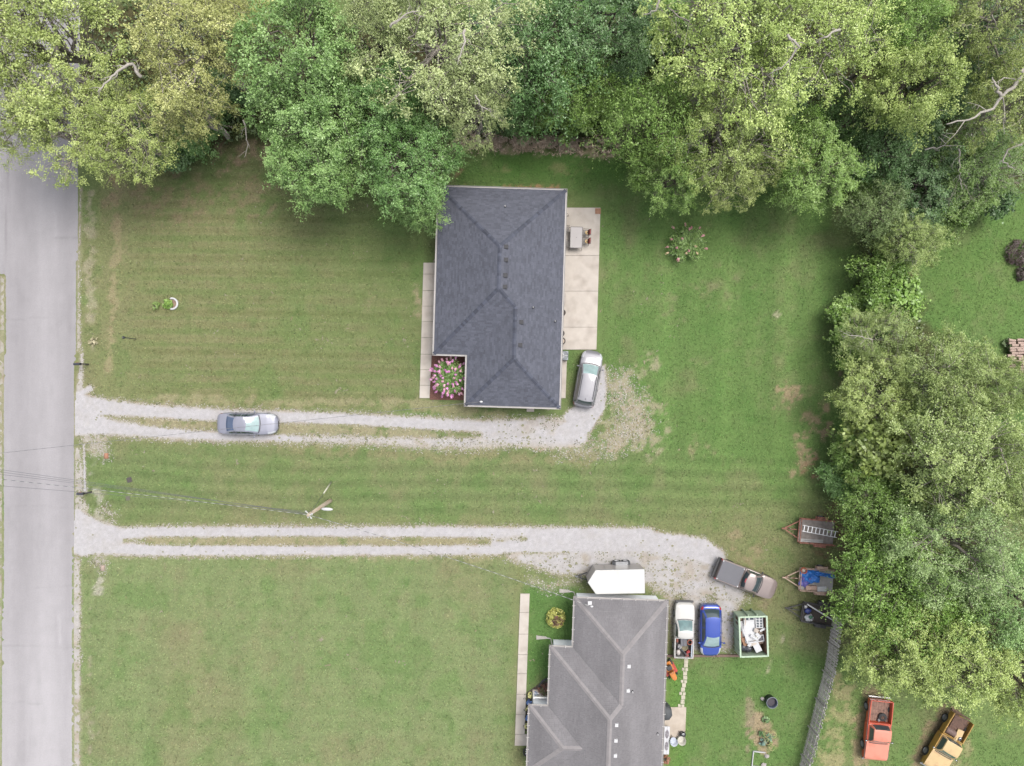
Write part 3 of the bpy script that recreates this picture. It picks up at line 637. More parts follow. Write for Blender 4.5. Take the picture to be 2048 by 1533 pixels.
for px, py, hh in ((1257.7, 1333, 4.3), (1256, 1381.5, 4.3), (1233, 1450.5, 4.75), (1231.5, 1481.5, 4.75), (1230.5, 1511.5, 4.75)):
    p = loc_of(px, py, hh, loc2, rz2); v_ = vent(roof2, (p.x, p.y, EAVE - p.x * PIT + 0.03), M_WHITEP, (1, 0), 0.3)
for px, py, hh in ((1265, 1384, 4.2), (1315, 1468, 3.0)):
    p = loc_of(px, py, hh, loc2, rz2); pipe(roof2, (p.x, p.y, EAVE - p.x * PIT), M_PVC, M_LEAD, 0.045, 0.28)
# horizontal siding courses that show on the north walls
for (xa, xb, yy) in ((-A + 0.37, -0.37, -0.36), (-B + 0.37, -A + 0.02, y1 - 0.36)):
    for k in range(12):
        z = 0.16 + k * 0.2; s_ = MB(); s_.add([(xa, yy + 0.002, z + 0.2), (xb, yy + 0.002, z + 0.2), (xb, yy + 0.018, z + 0.004), (xa, yy + 0.018, z + 0.004), (xa, yy, z + 0.004), (xb, yy, z + 0.004)], [(0, 1, 2, 3), (3, 2, 5, 4)][0:2]); s_.build('siding_board', M_SIDING, house2)
for y in (-2.2, -6.3, -11.0): window(house2, (-0.36, y), (1, 0), 1.2, 1.2, 1.5, M_TRIM, M_GLASS)
window(house2, (-A + 0.36, -2.0), (-1, 0), 1.4, 1.3, 1.5, M_TRIM, M_GLASS); window(house2, (-B + 0.36, -6.3), (-1, 0), 1.4, 1.3, 1.5, M_TRIM, M_GLASS); door(house2, (-0.36, -8.6), (1, 0), M_TRIM, M_STEEL)
# downspouts and splash pads at the wall corners
M_SPL = mat('splash_concrete', S(206, 200, 192), 0.9)
for cx, cy in ((-A + 0.06, -0.30), (-B + 0.06, y1 - 0.30)):
    d_ = MB().tube([(cx + 0.05, cy + 0.36, EAVE - 0.12), (cx + 0.1, cy + 0.06, EAVE - 0.4), (cx + 0.1, cy + 0.06, 0.3), (cx - 0.05, cy + 0.06, 0.12), (cx - 0.28, cy + 0.06, 0.08)], 0.045, 6).build('downspout', M_TRIM, house2)
    MB().add([(cx - 1.1, cy - 0.1, 0.02), (cx - 0.25, cy - 0.02, 0.03), (cx - 0.25, cy + 0.16, 0.03), (cx - 1.1, cy + 0.24, 0.02), (cx - 1.1, cy - 0.1, 0.09), (cx - 0.25, cy - 0.02, 0.07), (cx - 0.25, cy + 0.16, 0.07), (cx - 1.1, cy + 0.24, 0.09)],
             [(4, 5, 6, 7), (0, 1, 5, 4), (1, 2, 6, 5), (2, 3, 7, 6), (3, 0, 4, 7)]).build('splash_pad', M_SPL, d_)
# porch rail on the north side of the wing: posts, rails, each baluster
rail = thing('porch_railing', 'white porch railing with balusters beside the flower bed', 'railing', loc2, rz2)
M_RAIL = mat('white_vinyl', (0.74, 0.72, 0.70), 0.5, var=0.02)
ry = y2 - 0.02
for x in (-D + 0.38, -B + 0.30): MB().box((x, ry, 0.62), (0.11, 0.11, 1.24)).build('post', M_RAIL, rail)
MB().box(((-D - B) / 2 + 0.34, ry, 1.12), (1.40, 0.10, 0.06)).build('top_rail', M_RAIL, rail); MB().box(((-D - B) / 2 + 0.34, ry, 0.30), (1.38, 0.06, 0.06)).build('bottom_rail', M_RAIL, rail)
for k in range(11): MB().box((-D + 0.50 + k * 0.113, ry, 0.71), (0.035, 0.035, 0.76)).build('baluster', M_RAIL, rail)
MB().box(((-D - B) / 2 + 0.3, ry - 1.0, 0.1), (1.5, 2.4, 0.2)).build('porch_floor', M_CONC, rail)
# service masts where the power lines reach the roofs
def mast(px, py, h, label, dish=False):
    p = P(px, py, h); t = thing('service_mast', label, 'service mast', (p.x, p.y, h - 0.55))
    MB().tube([(0, 0, -0.85), (0, 0, 0.55)], 0.035, 8).build('pipe', M_STEEL, t)
    MB().blob((0.05, 0, 0.60), (0.26, 0.16, 0.14), 3, 8, 0.05).build('weather_head', M_WHITEP, t)
    if dish:
        MB().box((-0.08, 0.22, 0.45), (0.30, 0.28, 0.06)).build('bracket', M_WHITEP, t)
    return Vector((p.x, p.y, h))
MAST1 = mast(961, 804, 3.7, 'white weather head and pipe on the corner of the charcoal roof')
MAST2 = mast(1182, 1213, 4.1, 'white weather head with bracket on the weathered grey roof', True)

# ------------------------------------------------------------------ paved places: each slab its own piece
def slabs(name, quads, m, th=0.10, gap=0.015, kindv='structure', piece='slab'):
    """quads: 4 photo points each; root carries the bedding, slabs are its children"""
    root = None
    for q in quads:
        pts = [P(*p) for p in q]; c = sum(pts, Vector()) / 4
        pts = [(p + (c - p).normalized() * gap) for p in pts]
        if root is None:
            root = bpy.data.objects.new(name, None); C.objects.link(root); root.location = (c.x, c.y, 0); kind(root, kindv); c0 = Vector((c.x, c.y, 0))
        ar = sum(pts[i].x * pts[(i + 1) % 4].y - pts[(i + 1) % 4].x * pts[i].y for i in range(4))
        if ar < 0: pts = pts[::-1]
        MB().prism([(p.x - c0.x, p.y - c0.y) for p in pts], 0.0, th).build(piece, m, root, bevel=0.012)
    return root
def strip(x0a, x1a, ya, x0b, x1b, yb, cuts):
    qs = []
    L = lambda y, a, b: a + (b - a) * (y - ya) / (yb - ya)
    ys = [ya] + list(cuts) + [yb]
    for s, e in zip(ys[:-1], ys[1:]): qs.append([(L(s, x0a, x0b), s), (L(s, x1a, x1b), s), (L(e, x1a, x1b), e), (L(e, x0a, x0b), e)])
    return qs
slabs('sidewalk', strip(847, 873, 526, 839, 859.5, 797, (549, 582, 613, 644, 676, 709, 740, 771)), M_CONC)
slabs('patio', strip(1112, 1201, 416, 1106, 1193, 700, (512, 583, 655)), M_CONC)
slabs('side_pavement', strip(1106, 1134.5, 704, 1104, 1131, 797, ()), M_CONC)
slabs('door_step', strip(1053, 1068.5, 806, 1053, 1068.5, 824, ()), M_CONC, 0.16)
slabs('sidewalk', strip(1040.5, 1059.5, 1187, 1030, 1049.5, 1468, (1225, 1268, 1309, 1347, 1388, 1428)) + [[(1030, 1468), (1062, 1468), (1062, 1491), (1029, 1491)]], M_CONC)
slabs('back_patio', strip(1318, 1372.5, 1414, 1316, 1370, 1476, ()), mat('old_concrete', S(222, 208, 192), 0.9, var=0.08, scale=2, col2=S(196, 180, 162), mix=(0.5, 0.75), mscale=1.2), 0.08)
M_PAVER = mat('cream_pavers', S(222, 214, 194), 0.9, var=0.1, scale=3)
pv = []; rr = random.Random(4); y = 1318; i = 0
while y < 1412:
    cx = 1373 - (y - 1318) * 0.11 + rr.uniform(-1.5, 1.5)
    if i % 3 == 2: pv.append([(cx - 6.5, y), (cx - 0.6, y), (cx - 0.6, y + 6), (cx - 6.5, y + 6)]); pv.append([(cx + 0.3, y + 0.6), (cx + 6.2, y + 0.6), (cx + 6.2, y + 6.6), (cx + 0.3, y + 6.6)]); y += 6.6
    else: pv.append([(cx - 4.2, y), (cx + 4.0, y + rr.uniform(-.5, .5)), (cx + 4.0, y + 8.5), (cx - 4.2, y + 8.5)]); y += 8.8
    i += 1
slabs('stepping_path', pv, M_PAVER, 0.05, 0.01, piece='paver')
# brick pad at the patio corner
M_BR = mat('red_brick', S(200, 152, 124), 0.9, var=0.15, scale=5)
bq = []
for r in range(4):
    for c in range(2): bq.append([(1190 + c * 5.7, 418 + r * 2.8), (1195.4 + c * 5.7, 418 + r * 2.8), (1195.4 + c * 5.7, 420.6 + r * 2.8), (1190 + c * 5.7, 420.6 + r * 2.8)])
bp = slabs('brick_pad', bq, M_BR, 0.17, 0.003, piece='brick'); tag(bp, 'square red brick pad on the outer corner of the patio', 'brick pad'); del bp['kind']
# ------------------------------------------------------------------ vehicles
def paint(name, col, rough=0.38, metal=0.0, coat=0.45, var=0.03, **k): return mat(name, col, rough, metal, var=var, scale=2.5, coat=coat, **k)
M_TYRE = mat('tyre_rubber', (0.022, 0.022, 0.023), 0.85, var=0.1)
M_RIM = mat('wheel_rim', S(196, 198, 202), 0.35, 0.5, var=0.05)
M_RIMD = mat('dark_rim', S(84, 84, 86), 0.5, 0.4)
M_GLS = mat('car_glass', (0.035, 0.05, 0.055), 0.04, var=0.0, spec=0.8)
M_GLS_SH = mat('shaded_windscreen', S(176, 204, 204), 0.08, var=0.14, scale=3, coat=0.6)  # pale cyan given to the glass colour itself
M_GLS_BL = mat('blue_rear_glass', S(92, 110, 142), 0.06, var=0.15, scale=2, coat=0.5)
M_GLS_TL = mat('teal_windscreen', S(112, 146, 146), 0.06, var=0.3, scale=2.2, coat=0.6)
M_BLK = mat('black_plastic', (0.028, 0.028, 0.03), 0.5)
M_LAMP = mat('headlamp', S(226, 230, 236), 0.1, var=0.05, coat=0.8)
M_TAIL = mat('tail_lamp', S(190, 40, 52), 0.15, coat=0.7)
M_CHROME = mat('chrome', S(226, 226, 228), 0.12, 0.9, var=0.05)
def wheel_mesh(R, wd, rim_r, m_rim, nm='wheel'):
    a = wd / 2; T = Matrix.Rotation(math.pi / 2, 4, 'X')
    ty = MB().lathe([(rim_r, -a), (R - 0.05, -a), (R - 0.01, -a + 0.04), (R, -a + 0.07), (R, a - 0.07), (R - 0.01, a - 0.04), (R - 0.05, a), (rim_r, a)], 22, T).mesh(nm, M_TYRE, True)
    rm = MB().lathe([(0.001, a - 0.055), (0.05, a - 0.05), (0.07, a - 0.075), (rim_r * 0.7, a - 0.06), (rim_r * 0.86, a - 0.09), (rim_r, a - 0.01), (rim_r + 0.012, a - 0.002), (rim_r, -a)], 22, T)
    for k in range(5):
        an = k * 2 * math.pi / 5; c = (math.cos(an) * rim_r * 0.5, -(a - 0.045), math.sin(an) * rim_r * 0.5)
        rm.box((0, 0, 0), (rim_r * 0.62, 0.02, 0.07), M=Matrix.Translation(c) @ Matrix.Rotation(-an, 4, 'Y'))
    return ty, rm.mesh('rim', m_rim, True)
def put_wheels(root, xs, hw, R, wd, rim_r, m_rim):
    ty, rm = wheel_mesh(R, wd, rim_r, m_rim)
    for x in xs:
        for s in (-1, 1):
            o = link('wheel', ty, root); o.location = (x, s * (hw - wd / 2), R)
            r = link('rim', rm, o)
            if s > 0: o.rotation_euler = (0, 0, math.pi)
def I1(x, pts): return float(np.interp(x, [p[0] for p in pts], [p[1] for p in pts]))
def loft(parts_of, secs, closed_ends=True):
    """secs: list of (x, [(y,z)...]) half sections from the centre line out; mirrored; parts_of(i, j, side) -> part name"""
    n = len(secs[0][1]); parts = {}
    for side in (1, -1):
        for i in range(len(secs) - 1):
            for j in range(n - 1):
                nm = parts_of(i, j, side)
                if nm is None: continue
                q = []
                for (ii, jj) in ((i, j), (i, j + 1), (i + 1, j + 1), (i + 1, j)):
                    x, pr = secs[ii]; p = pr[jj]; q.append((x if len(p) == 2 else p[2], side * p[0], p[1]))
                if side < 0: q = q[::-1]
                parts.setdefault(nm, []).append(q)
    return parts
def emit(parts, root, mats, smooth=True):
    objs = {}
    for nm, quads in parts.items():
        idx = {}; v = []; f = []
        for q in quads:
            face = []
            for p in q:
                k = (round(p[0], 4), round(p[1], 4), round(p[2], 4))
                if k not in idx: idx[k] = len(v); v.append(p)
                if idx[k] not in face: face.append(idx[k])
            if len(face) >= 3: f.append(tuple(face[::-1]))
        mb = MB(); mb.v = v; mb.f = f; mb.r = [0.5] * len(f); base = nm.split('#')[0]
        objs[nm] = mb.build(base, mats[base], root, smooth)
    return objs
def body_secs(sp, x0, x1, n):
    L, wh, R = sp['L'], sp['wheels'], sp['R'] * 1.16; secs = []
    xs = sorted(set(list(np.linspace(x0, x1, n)) + [w_ + R * math.cos(a) for w_ in wh for a in np.linspace(0, math.pi, 9)] + sp.get('cuts', [])))
    xs = [x for x in xs if x0 - 1e-6 <= x <= x1 + 1e-6]
    for x in xs:
        hw = I1(x, sp['hw']); zt_ = I1(x, sp['top']); zb = I1(x, sp['bot'])
        for w_ in wh:
            if abs(x - w_) < R: zb = max(zb, sp['R'] + math.sqrt(max(0, R * R - (x - w_) ** 2)) * 0.98)
        sh = sp.get('shoulder', 0.07); zb = min(zb, zt_ - sh - 0.10)
        zm = max(zb + 0.03, min(zt_ - sh - 0.05, sp.get('mid', 0.58)))
        e = sp.get('edge', (0.5, 0.80, 0.94, 0.995))
        secs.append((x, [(0, zt_), (hw * e[0], zt_ - 0.008), (hw * e[1], zt_ - 0.025), (hw * e[2], zt_ - sh), (hw * e[3], max(zm, zt_ - sh - 0.10)), (hw, zm), (hw * 0.985, zb), (hw * 0.80, zb)]))
    return secs
def cabin(sp):
    c = sp['cab']; secs = []; xc, xf, xr, xb = c['x']; zb0, zr, hb, hr = c['belt'], c['roof'], c['hb'], c['hr']; bow = c.get('bow', 0.14)
    st = [(xc, 0.0), (xc + (xf - xc) * 0.34, 0.40), (xc + (xf - xc) * 0.7, 0.76), (xf, 0.955)]
    st += [(xf + (xr - xf) * t, 0.965 + 0.035 * math.sin(math.pi * (0.12 + 0.76 * t))) for t in sorted(set([0.1, 0.3, 0.5, 0.7, 0.9] + c.get('pill', [])))]
    st += [(xr, 0.955), (xr + (xb - xr) * 0.35, 0.74), (xr + (xb - xr) * 0.7, 0.38), (xb, 0.0)]
    for x, k in st:
        zc = zb0 + (zr - zb0) * k; kk = min(1, k / 0.955); h_ = hb * 0.94 + (hr - hb * 0.94) * kk
        drop = 0.06 * kk; ze = zc - drop; pr = []
        for fr_ in (0, 0.5, 0.84, 1.0):
            bx = x - (bow * fr_ * fr_ * (1 if x > (xf + xr) / 2 else -1)) * (1 if (x >= xf - 1e-6 or x <= xr + 1e-6) else 0)
            pr.append((h_ * fr_, zc - drop * fr_ ** 3, bx))
        xe = pr[-1][2]
        for t in (0.13, 0.88, 1.0):
            pr.append((h_ + (hb - h_) * t, ze + (min(zb0, ze) - ze) * t, xe))
        secs.append((x, pr))
    return secs, st
def vehicle(name, label, cat, px, py, h, deg, sp, col, m_ws, m_rear, m_side, rim=None):
    p = P(px, py, h); root = thing(name, label, cat, (p.x, p.y, 0), math.radians(deg)); L = sp['L']; c = sp['cab']; xc, xf, xr, xb = c['x']
    x0 = sp.get('x0', -L / 2); secs = body_secs(sp, x0, L / 2, 34); d = sp['doors']
    fb, rb = L / 2 - sp.get('fbump', 0.22), -L / 2 + 0.2; lf = sp.get('lampf', (L / 2 - 0.62, L / 2 - 0.1)); lr = sp.get('lampr', (-L / 2 + 0.06, -L / 2 + 0.38))
    def po(i, j, side):
        x = (secs[i][0] + secs[i + 1][0]) / 2; sd = 'a' if side > 0 else 'b'
        if j in sp.get('lj', (2,)) and lf[0] < x < lf[1]: return 'headlight#' + sd
        if j in sp.get('tj', (3,)) and lr[0] < x < lr[1] and 'x0' not in sp: return 'tail_light#' + sd
        if j >= 3 and x > fb: return 'front_bumper'
        if j >= 3 and x < rb and 'x0' not in sp: return 'rear_bumper'
        if j < 3 and x > xc - 0.02: return 'hood'
        if j < 3 and x < xb + 0.02 and 'x0' not in sp: return 'trunk_lid'
        if 3 <= j <= 5:
            for k, (a, b) in enumerate(d):
                if a < x < b: return 'door#%d%s' % (k, sd)
        return 'body'
    parts = loft(po, secs)
    for e, s_ in ((0, 1), (-1, -1)):                       # close the ends
        x, pr = secs[e]; nm = ('rear_bumper' if 'x0' not in sp else 'body') if e == 0 else 'front_bumper'
        for j in range(len(pr) - 2):
            a_, b_ = pr[j], pr[j + 1]; zlo = pr[6][1]
            for sd in (1, -1):
                q = [(x, sd * a_[0], a_[1]), (x, sd * b_[0], b_[1]), (x, sd * b_[0], zlo), (x, sd * a_[0], zlo)]
                parts.setdefault(nm, []).append(q if sd * s_ < 0 else q[::-1])
    cs, st = cabin(sp); wins = c['win']
    def pc(i, j, side):
        x = (cs[i][0] + cs[i + 1][0]) / 2; sd = 'a' if side > 0 else 'b'
        if j == 4 and xf < x < xf + 0.75 * (xc - xf): return 'side_window#%d%s' % (len(wins) - 1, sd)  # glass stretched over the pillars, its dark also standing in for shade
        if j == 4 and xr + 0.55 * (xb - xr) < x < xr and len(wins) > 1: return 'side_window#0' + sd
        if x > xf: return 'windshield' if j < 2 else 'cabin_frame#' + sd
        if x < xr: return 'rear_window' if j < 2 else 'cabin_frame#' + sd
        if j < 3: return 'roof'
        if j == 4:
            for k, (a, b) in enumerate(wins):
                if a <= x <= b: return 'side_window#%d%s' % (k, sd)
        return 'cabin_frame#' + sd
    for k_, v_ in loft(pc, cs).items(): parts.setdefault(k_, []).extend(v_)
    mats = {k: col for k in ('body', 'hood', 'trunk_lid', 'door', 'roof', 'cabin_frame', 'front_bumper', 'rear_bumper')}
    mats.update(headlight=M_LAMP, tail_light=M_TAIL, windshield=m_ws, rear_window=m_rear, side_window=m_side); mats.update(sp.get('mats', {}))
    objs = emit(parts, root, mats)
    # cowl, mirrors, handles, grille
    zc_ = I1(xc, sp['top']); bw = c.get('bow', 0.14); hc = I1(xc, sp['hw']) * 0.8
    MB().tube([(xc + 0.07 - bw * (k / 4) ** 2, hc * k / 4, zc_ + 0.0) for k in range(-4, 5)], 0.035, 6).build('cowl', M_BLK, root)
    for s in (-1, 1):
        mx, mz = xf + (xc - xf) * 0.62, c['belt'] + 0.05; yb = I1(mx, sp['hw'])
        MB().blob((mx, s * (yb + 0.11), mz + 0.06), (0.13, 0.24, 0.15), 2, 10, 0.0).bar((mx, s * (yb - 0.08), mz), (mx, s * (yb + 0.08), mz + 0.03), 0.05).build('mirror', sp.get('mirror', col), root, True)
        for k, (a, b) in enumerate(d):
            MB().box((a + 0.16, s * (I1(a + 0.16, sp['hw']) + 0.004), c['belt'] - 0.13), (0.18, 0.03, 0.035)).build('handle', sp.get('handle', M_BLK), objs.get('door#%d%s' % (k, 'a' if s > 0 else 'b'), root))
    zg = I1(L / 2, sp['top']); MB().box((L / 2 - 0.015, 0, zg - 0.16), (0.06, I1(L / 2, sp['hw']) * 1.1, 0.16)).build('grille', M_BLK, root)
    put_wheels(root, sp['wheels'], max(h_ for _, h_ in sp['hw']) - sp.get('inset', 0.03), sp['R'], sp.get('tw', 0.2), sp['R'] * 0.62, rim or M_RIM)
    MB().box((0, 0, 0.30), (L * 0.8, max(h_ for _, h_ in sp['hw']) * 1.3, 0.18)).build('chassis', M_BLK, root)
    return root
def bed(root, sp, x0, x1, ztop, zfl, col, m_in, tail=True, split=True):
    """open pick-up bed: each side, floor, tailgate, headboard their own parts"""
    R = sp['R'] * 1.16; wh = sp['wheels'][0]; hw = sp['bedhw']
    xs = sorted(set(list(np.linspace(x0, x1, 8)) + [wh + R * math.cos(a) for a in np.linspace(0, math.pi, 11)])); xs = [x for x in xs if x0 - 1e-6 <= x <= x1 + 1e-6]
    for s in (-1, 1):
        mb = MB(); vs = []; k = 0
        for x in xs:
            zb = sp['bedbot']
            if abs(x - wh) < R: zb = max(zb, sp['R'] + 0.98 * math.sqrt(max(0, R * R - (x - wh) ** 2)))
            h_ = hw - 0.03 * max(0, (x0 + 0.5 - x))
            vs += [(x, s * (h_ - 0.02), zb), (x, s * h_, 0.5 * (zb + ztop)), (x, s * h_, ztop - 0.04), (x, s * (h_ - 0.025), ztop), (x, s * (h_ - 0.085), ztop), (x, s * (h_ - 0.10), ztop - 0.03), (x, s * (h_ - 0.10), zfl), (x, s * (h_ - 0.10), min(zfl, zb))]
            k += 1
        fs = [(i * 8 + j, i * 8 + j + 1, (i + 1) * 8 + j + 1, (i + 1) * 8 + j) for i in range(k - 1) for j in range(7)] + [tuple(range(8)), tuple((k - 1) * 8 + j for j in range(8))]
        mb.add(vs, fs).build('bed_side', col, root)
        MB().lathe([(0.26, 0), (0.30, 0.10), (0.30, 0.2), (0.001, 0.2)], 14, Matrix.Translation((wh, s * (hw - 0.105), sp['R'] - 0.02)) @ Matrix.Scale(1.25, 4, (1, 0, 0)) @ Matrix.Rotation(s * math.pi / 2, 4, 'X')).build('wheel_housing', m_in, root, True)
    fl = MB(); fl.box(((x0 + x1) / 2, 0, zfl - 0.03), (x1 - x0, 2 * hw - 0.21, 0.05))
    for k in range(7): fl.box(((x0 + x1) / 2, (k - 3) * (2 * hw - 0.35) / 7, zfl + 0.004), (x1 - x0 - 0.06, 0.06, 0.02))
    fl.build('bed_floor', m_in, root)
    if tail: MB().box((x0 + 0.025, 0, (ztop + zfl) / 2 - 0.02), (0.06, 2 * hw - 0.215, ztop - zfl + 0.02)).build('tailgate', col, root, bevel=0.012)
    MB().box((x1 - 0.02, 0, (ztop + zfl) / 2), (0.05, 2 * hw - 0.215, ztop - zfl)).build('headboard', col, root)

# --- silver sedan on the drive
sedan_sp = dict(L=4.86, R=0.33, wheels=[-1.45, 1.42], hw=[(-2.43, .60), (-2.36, .74), (-2.1, .85), (-1.5, .905), (0, .915), (1.4, .90), (1.95, .83), (2.25, .70), (2.38, .56), (2.43, .40)],
    top=[(-2.43, .86), (-2.36, .98), (-2.2, 1.02), (-1.45, 1.06), (-1.2, 1.02), (0.9, .98), (1.02, .985), (1.6, .90), (2.1, .79), (2.35, .70), (2.43, .58)], bot=[(-2.43, .34), (-2.0, .24), (2.0, .22), (2.43, .28)],
    doors=[(-1.05, -0.02), (0.0, 1.02)], cab=dict(x=(1.05, 0.12, -0.95, -1.72), belt=1.0, roof=1.45, hb=.80, hr=.60, bow=.12, win=[(-0.9, -0.36), (-0.3, 0.12)], pill=[0.42, 0.47]), lj=(2, 3), lampf=(1.72, 2.26), lampr=(-2.36, -2.0), cuts=[-1.05, 0, 1.02])
M_SED = paint('silver_lavender_paint', S(166, 168, 184), 0.40, 0.2)
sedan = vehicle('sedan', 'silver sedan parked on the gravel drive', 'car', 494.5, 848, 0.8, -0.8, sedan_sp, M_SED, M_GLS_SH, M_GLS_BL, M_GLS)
for s in (-1, 1): MB().tube([(0.85, s * 0.862, 1.005), (0.2, s * 0.868, 1.03), (-1.2, s * 0.862, 1.04)], 0.022, 6).build('window_trim', M_CHROME, sedan)
# --- silver people-carrier beside the house
suv_sp = dict(L=4.66, R=0.35, wheels=[-1.38, 1.40], hw=[(-2.33, .70), (-2.25, .82), (-1.9, .90), (0, .93), (1.4, .915), (1.9, .85), (2.15, .74), (2.28, .58), (2.33, .42)],
    top=[(-2.33, .95), (-2.2, 1.06), (0.9, 1.05), (1.1, 1.06), (1.7, .98), (2.1, .88), (2.28, .76), (2.33, .62)], bot=[(-2.33, .36), (-2.0, .26), (2.0, .25), (2.33, .32)],
    doors=[(-0.98, 0.05), (0.08, 1.05)], cab=dict(x=(1.18, 0.42, -1.86, -2.2), belt=1.06, roof=1.70, hb=.83, hr=.64, bow=.10, win=[(-1.75, -1.02), (-0.92, -0.2), (-0.15, 0.42)], pill=[0.34, 0.39, 0.62, 0.67]), lj=(2, 3), lampf=(1.72, 2.18), lampr=(-2.3, -2.05), cuts=[-.98, .06, 1.05])
M_SUV = paint('silver_grey_paint', S(162, 161, 168), 0.42, 0.2)
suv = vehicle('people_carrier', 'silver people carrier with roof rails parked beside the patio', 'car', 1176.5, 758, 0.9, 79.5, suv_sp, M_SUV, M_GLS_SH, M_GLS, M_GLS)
for s in (-1, 1): MB().tube([(0.25, s * 0.56, 1.66), (0.15, s * 0.57, 1.73), (-1.5, s * 0.57, 1.73), (-1.62, s * 0.56, 1.66)], 0.022, 6).build('roof_rail', M_BLK, suv)
for k in range(5): MB().box((-0.75, -0.30 + k * 0.15, 1.694), (1.55, 0.02, 0.014)).build('roof_rib', M_SUV, suv)
MB().bar((-1.62, 0.0, 1.68), (-1.72, 0, 1.80), 0.03).build('antenna', M_BLK, suv)
# --- blue hatchback, nose to the south
blue_sp = dict(L=4.28, R=0.34, wheels=[-1.27, 1.33], hw=[(-2.14, .55), (-2.08, .70), (-1.9, .82), (-1.3, .90), (0, .905), (1.3, .885), (1.75, .80), (1.98, .66), (2.1, .48), (2.14, .34)],
    top=[(-2.14, .85), (-2.02, 1.0), (0.9, 1.02), (1.05, 1.02), (1.6, .94), (1.9, .84), (2.08, .72), (2.14, .58)], bot=[(-2.14, .36), (-1.8, .26), (1.8, .24), (2.14, .30)],
    doors=[(-1.0, -0.05), (-0.02, 1.0)], cab=dict(x=(1.22, 0.32, -1.36, -1.86), belt=1.03, roof=1.58, hb=.80, hr=.60, bow=.13, win=[(-1.2, -0.42), (-0.35, 0.32)], pill=[0.40, 0.45]), lj=(2, 3), lampf=(1.42, 2.0), tj=(2, 3), lampr=(-2.04, -1.72), cuts=[-1.0, -.03, 1.0])
M_BLUE = paint('blue_paint', S(56, 90, 196), 0.26, 0.2, 0.8)
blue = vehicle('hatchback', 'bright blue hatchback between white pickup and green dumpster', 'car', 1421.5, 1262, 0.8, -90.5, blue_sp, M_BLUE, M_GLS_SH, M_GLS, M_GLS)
# --- small white pickup, bed full of junk
wp_sp = dict(L=4.55, x0=-0.52, R=0.33, wheels=[-1.40, 1.30], hw=[(-2.28, .78), (0, .81), (1.6, .80), (2.05, .75), (2.2, .66), (2.28, .5)], shoulder=0.06, edge=(0.5, 0.84, 0.97, 1.0),
    top=[(-0.52, .98), (0.8, .98), (1.0, .985), (1.9, .92), (2.15, .86), (2.28, .68)], bot=[(-2.28, .38), (1.9, .34), (2.28, .38)], doors=[(-0.42, 0.86)], cab=dict(x=(0.93, 0.22, -0.42, -0.53), belt=.98, roof=1.48, hb=.76, hr=.62, bow=.07, win=[(-0.36, 0.22)]), lampf=(2.0, 2.26), lj=(3, 4),
    bedhw=0.80, bedbot=.48, mirror=M_BLK, cuts=[-.42, .86])
M_WPK = paint('white_paint', S(228, 226, 222), 0.4, 0.0, 0.4); M_BEDL = mat('bed_liner', S(64, 60, 62), 0.8, col2=S(130, 120, 112), mscale=5)
wp = vehicle('pickup_truck', 'white pickup with its open bed full of junk', 'pickup truck', 1368.5, 1262, 0.8, 88.2, wp_sp, M_WPK, M_GLS_TL, M_GLS, M_GLS)
bed(wp, wp_sp, -2.20, -0.56, 0.98, 0.60, M_WPK, M_BEDL)
MB().box((-2.29, 0, 0.5), (0.14, 1.5, 0.14)).build('rear_bumper', M_CHROME, wp, bevel=0.02); MB().box((2.33, 0, 0.52), (0.16, 1.5, 0.16)).build('front_bumper_bar', M_BLK, wp, bevel=0.03)
for s in (-1, 1): MB().box((-2.235, s * 0.76, 0.78), (0.05, 0.08, 0.28)).build('tail_light', M_TAIL, wp)
# --- tan pickup with a black bed cover
tp_sp = dict(L=5.25, x0=-0.42, R=0.37, wheels=[-1.62, 1.62], hw=[(-2.62, .86), (0, .905), (1.8, .895), (2.25, .82), (2.5, .66), (2.62, .46)], shoulder=0.06, edge=(0.5, 0.84, 0.96, 1.0),
    top=[(-0.42, 1.10), (1.0, 1.10), (1.2, 1.11), (2.1, 1.03), (2.45, .94), (2.62, .74)], bot=[(-2.62, .44), (2.2, .38), (2.62, .42)], doors=[(-0.30, 1.0)], cab=dict(x=(1.14, 0.52, -0.28, -0.42), belt=1.10, roof=1.66, hb=.84, hr=.68, bow=.10, win=[(-0.2, 0.52)]), lampf=(2.15, 2.56), lj=(3,),
    bedhw=0.89, bedbot=.56, mirror=M_BLK, cuts=[-.30, 1.0])
M_TAN = paint('taupe_paint', S(176, 160, 156), 0.35, 0.3)
tp = vehicle('pickup_truck', 'taupe pickup with black bed cover parked across the gravel', 'pickup truck', 1493, 1159.5, 0.9, -21.5, tp_sp, M_TAN, M_GLS, M_GLS, M_GLS, M_RIMD)
bed(tp, tp_sp, -2.44, -0.50, 1.10, 0.68, M_TAN, M_BEDL)
M_COVER = mat('black_bed_cover', S(112, 112, 120), 0.55, var=0.05, scale=3)
MB().box((-1.48, 0, 1.135), (1.90, 1.62, 0.05)).build('bed_cover', M_COVER, tp, bevel=0.02)
for x in (-2.38, -0.58):
    for s in (-1, 1): MB().box((x, s * 0.76, 1.17), (0.10, 0.08, 0.03), s * 0.5).build('cover_latch', M_WHITEP, tp)
MB().box((-2.56, 0, 0.56), (0.22, 1.72, 0.16)).build('rear_bumper', M_BLK, tp, bevel=0.03)
for k in range(5): MB().box((0.12, -0.40 + k * 0.2, 1.655), (0.7, 0.03, 0.014)).build('roof_rib', M_TAN, tp)
for s in (-1, 1): MB().box((-2.47, s * 0.83, 0.90), (0.06, 0.12, 0.34)).build('tail_light', M_TAIL, tp)
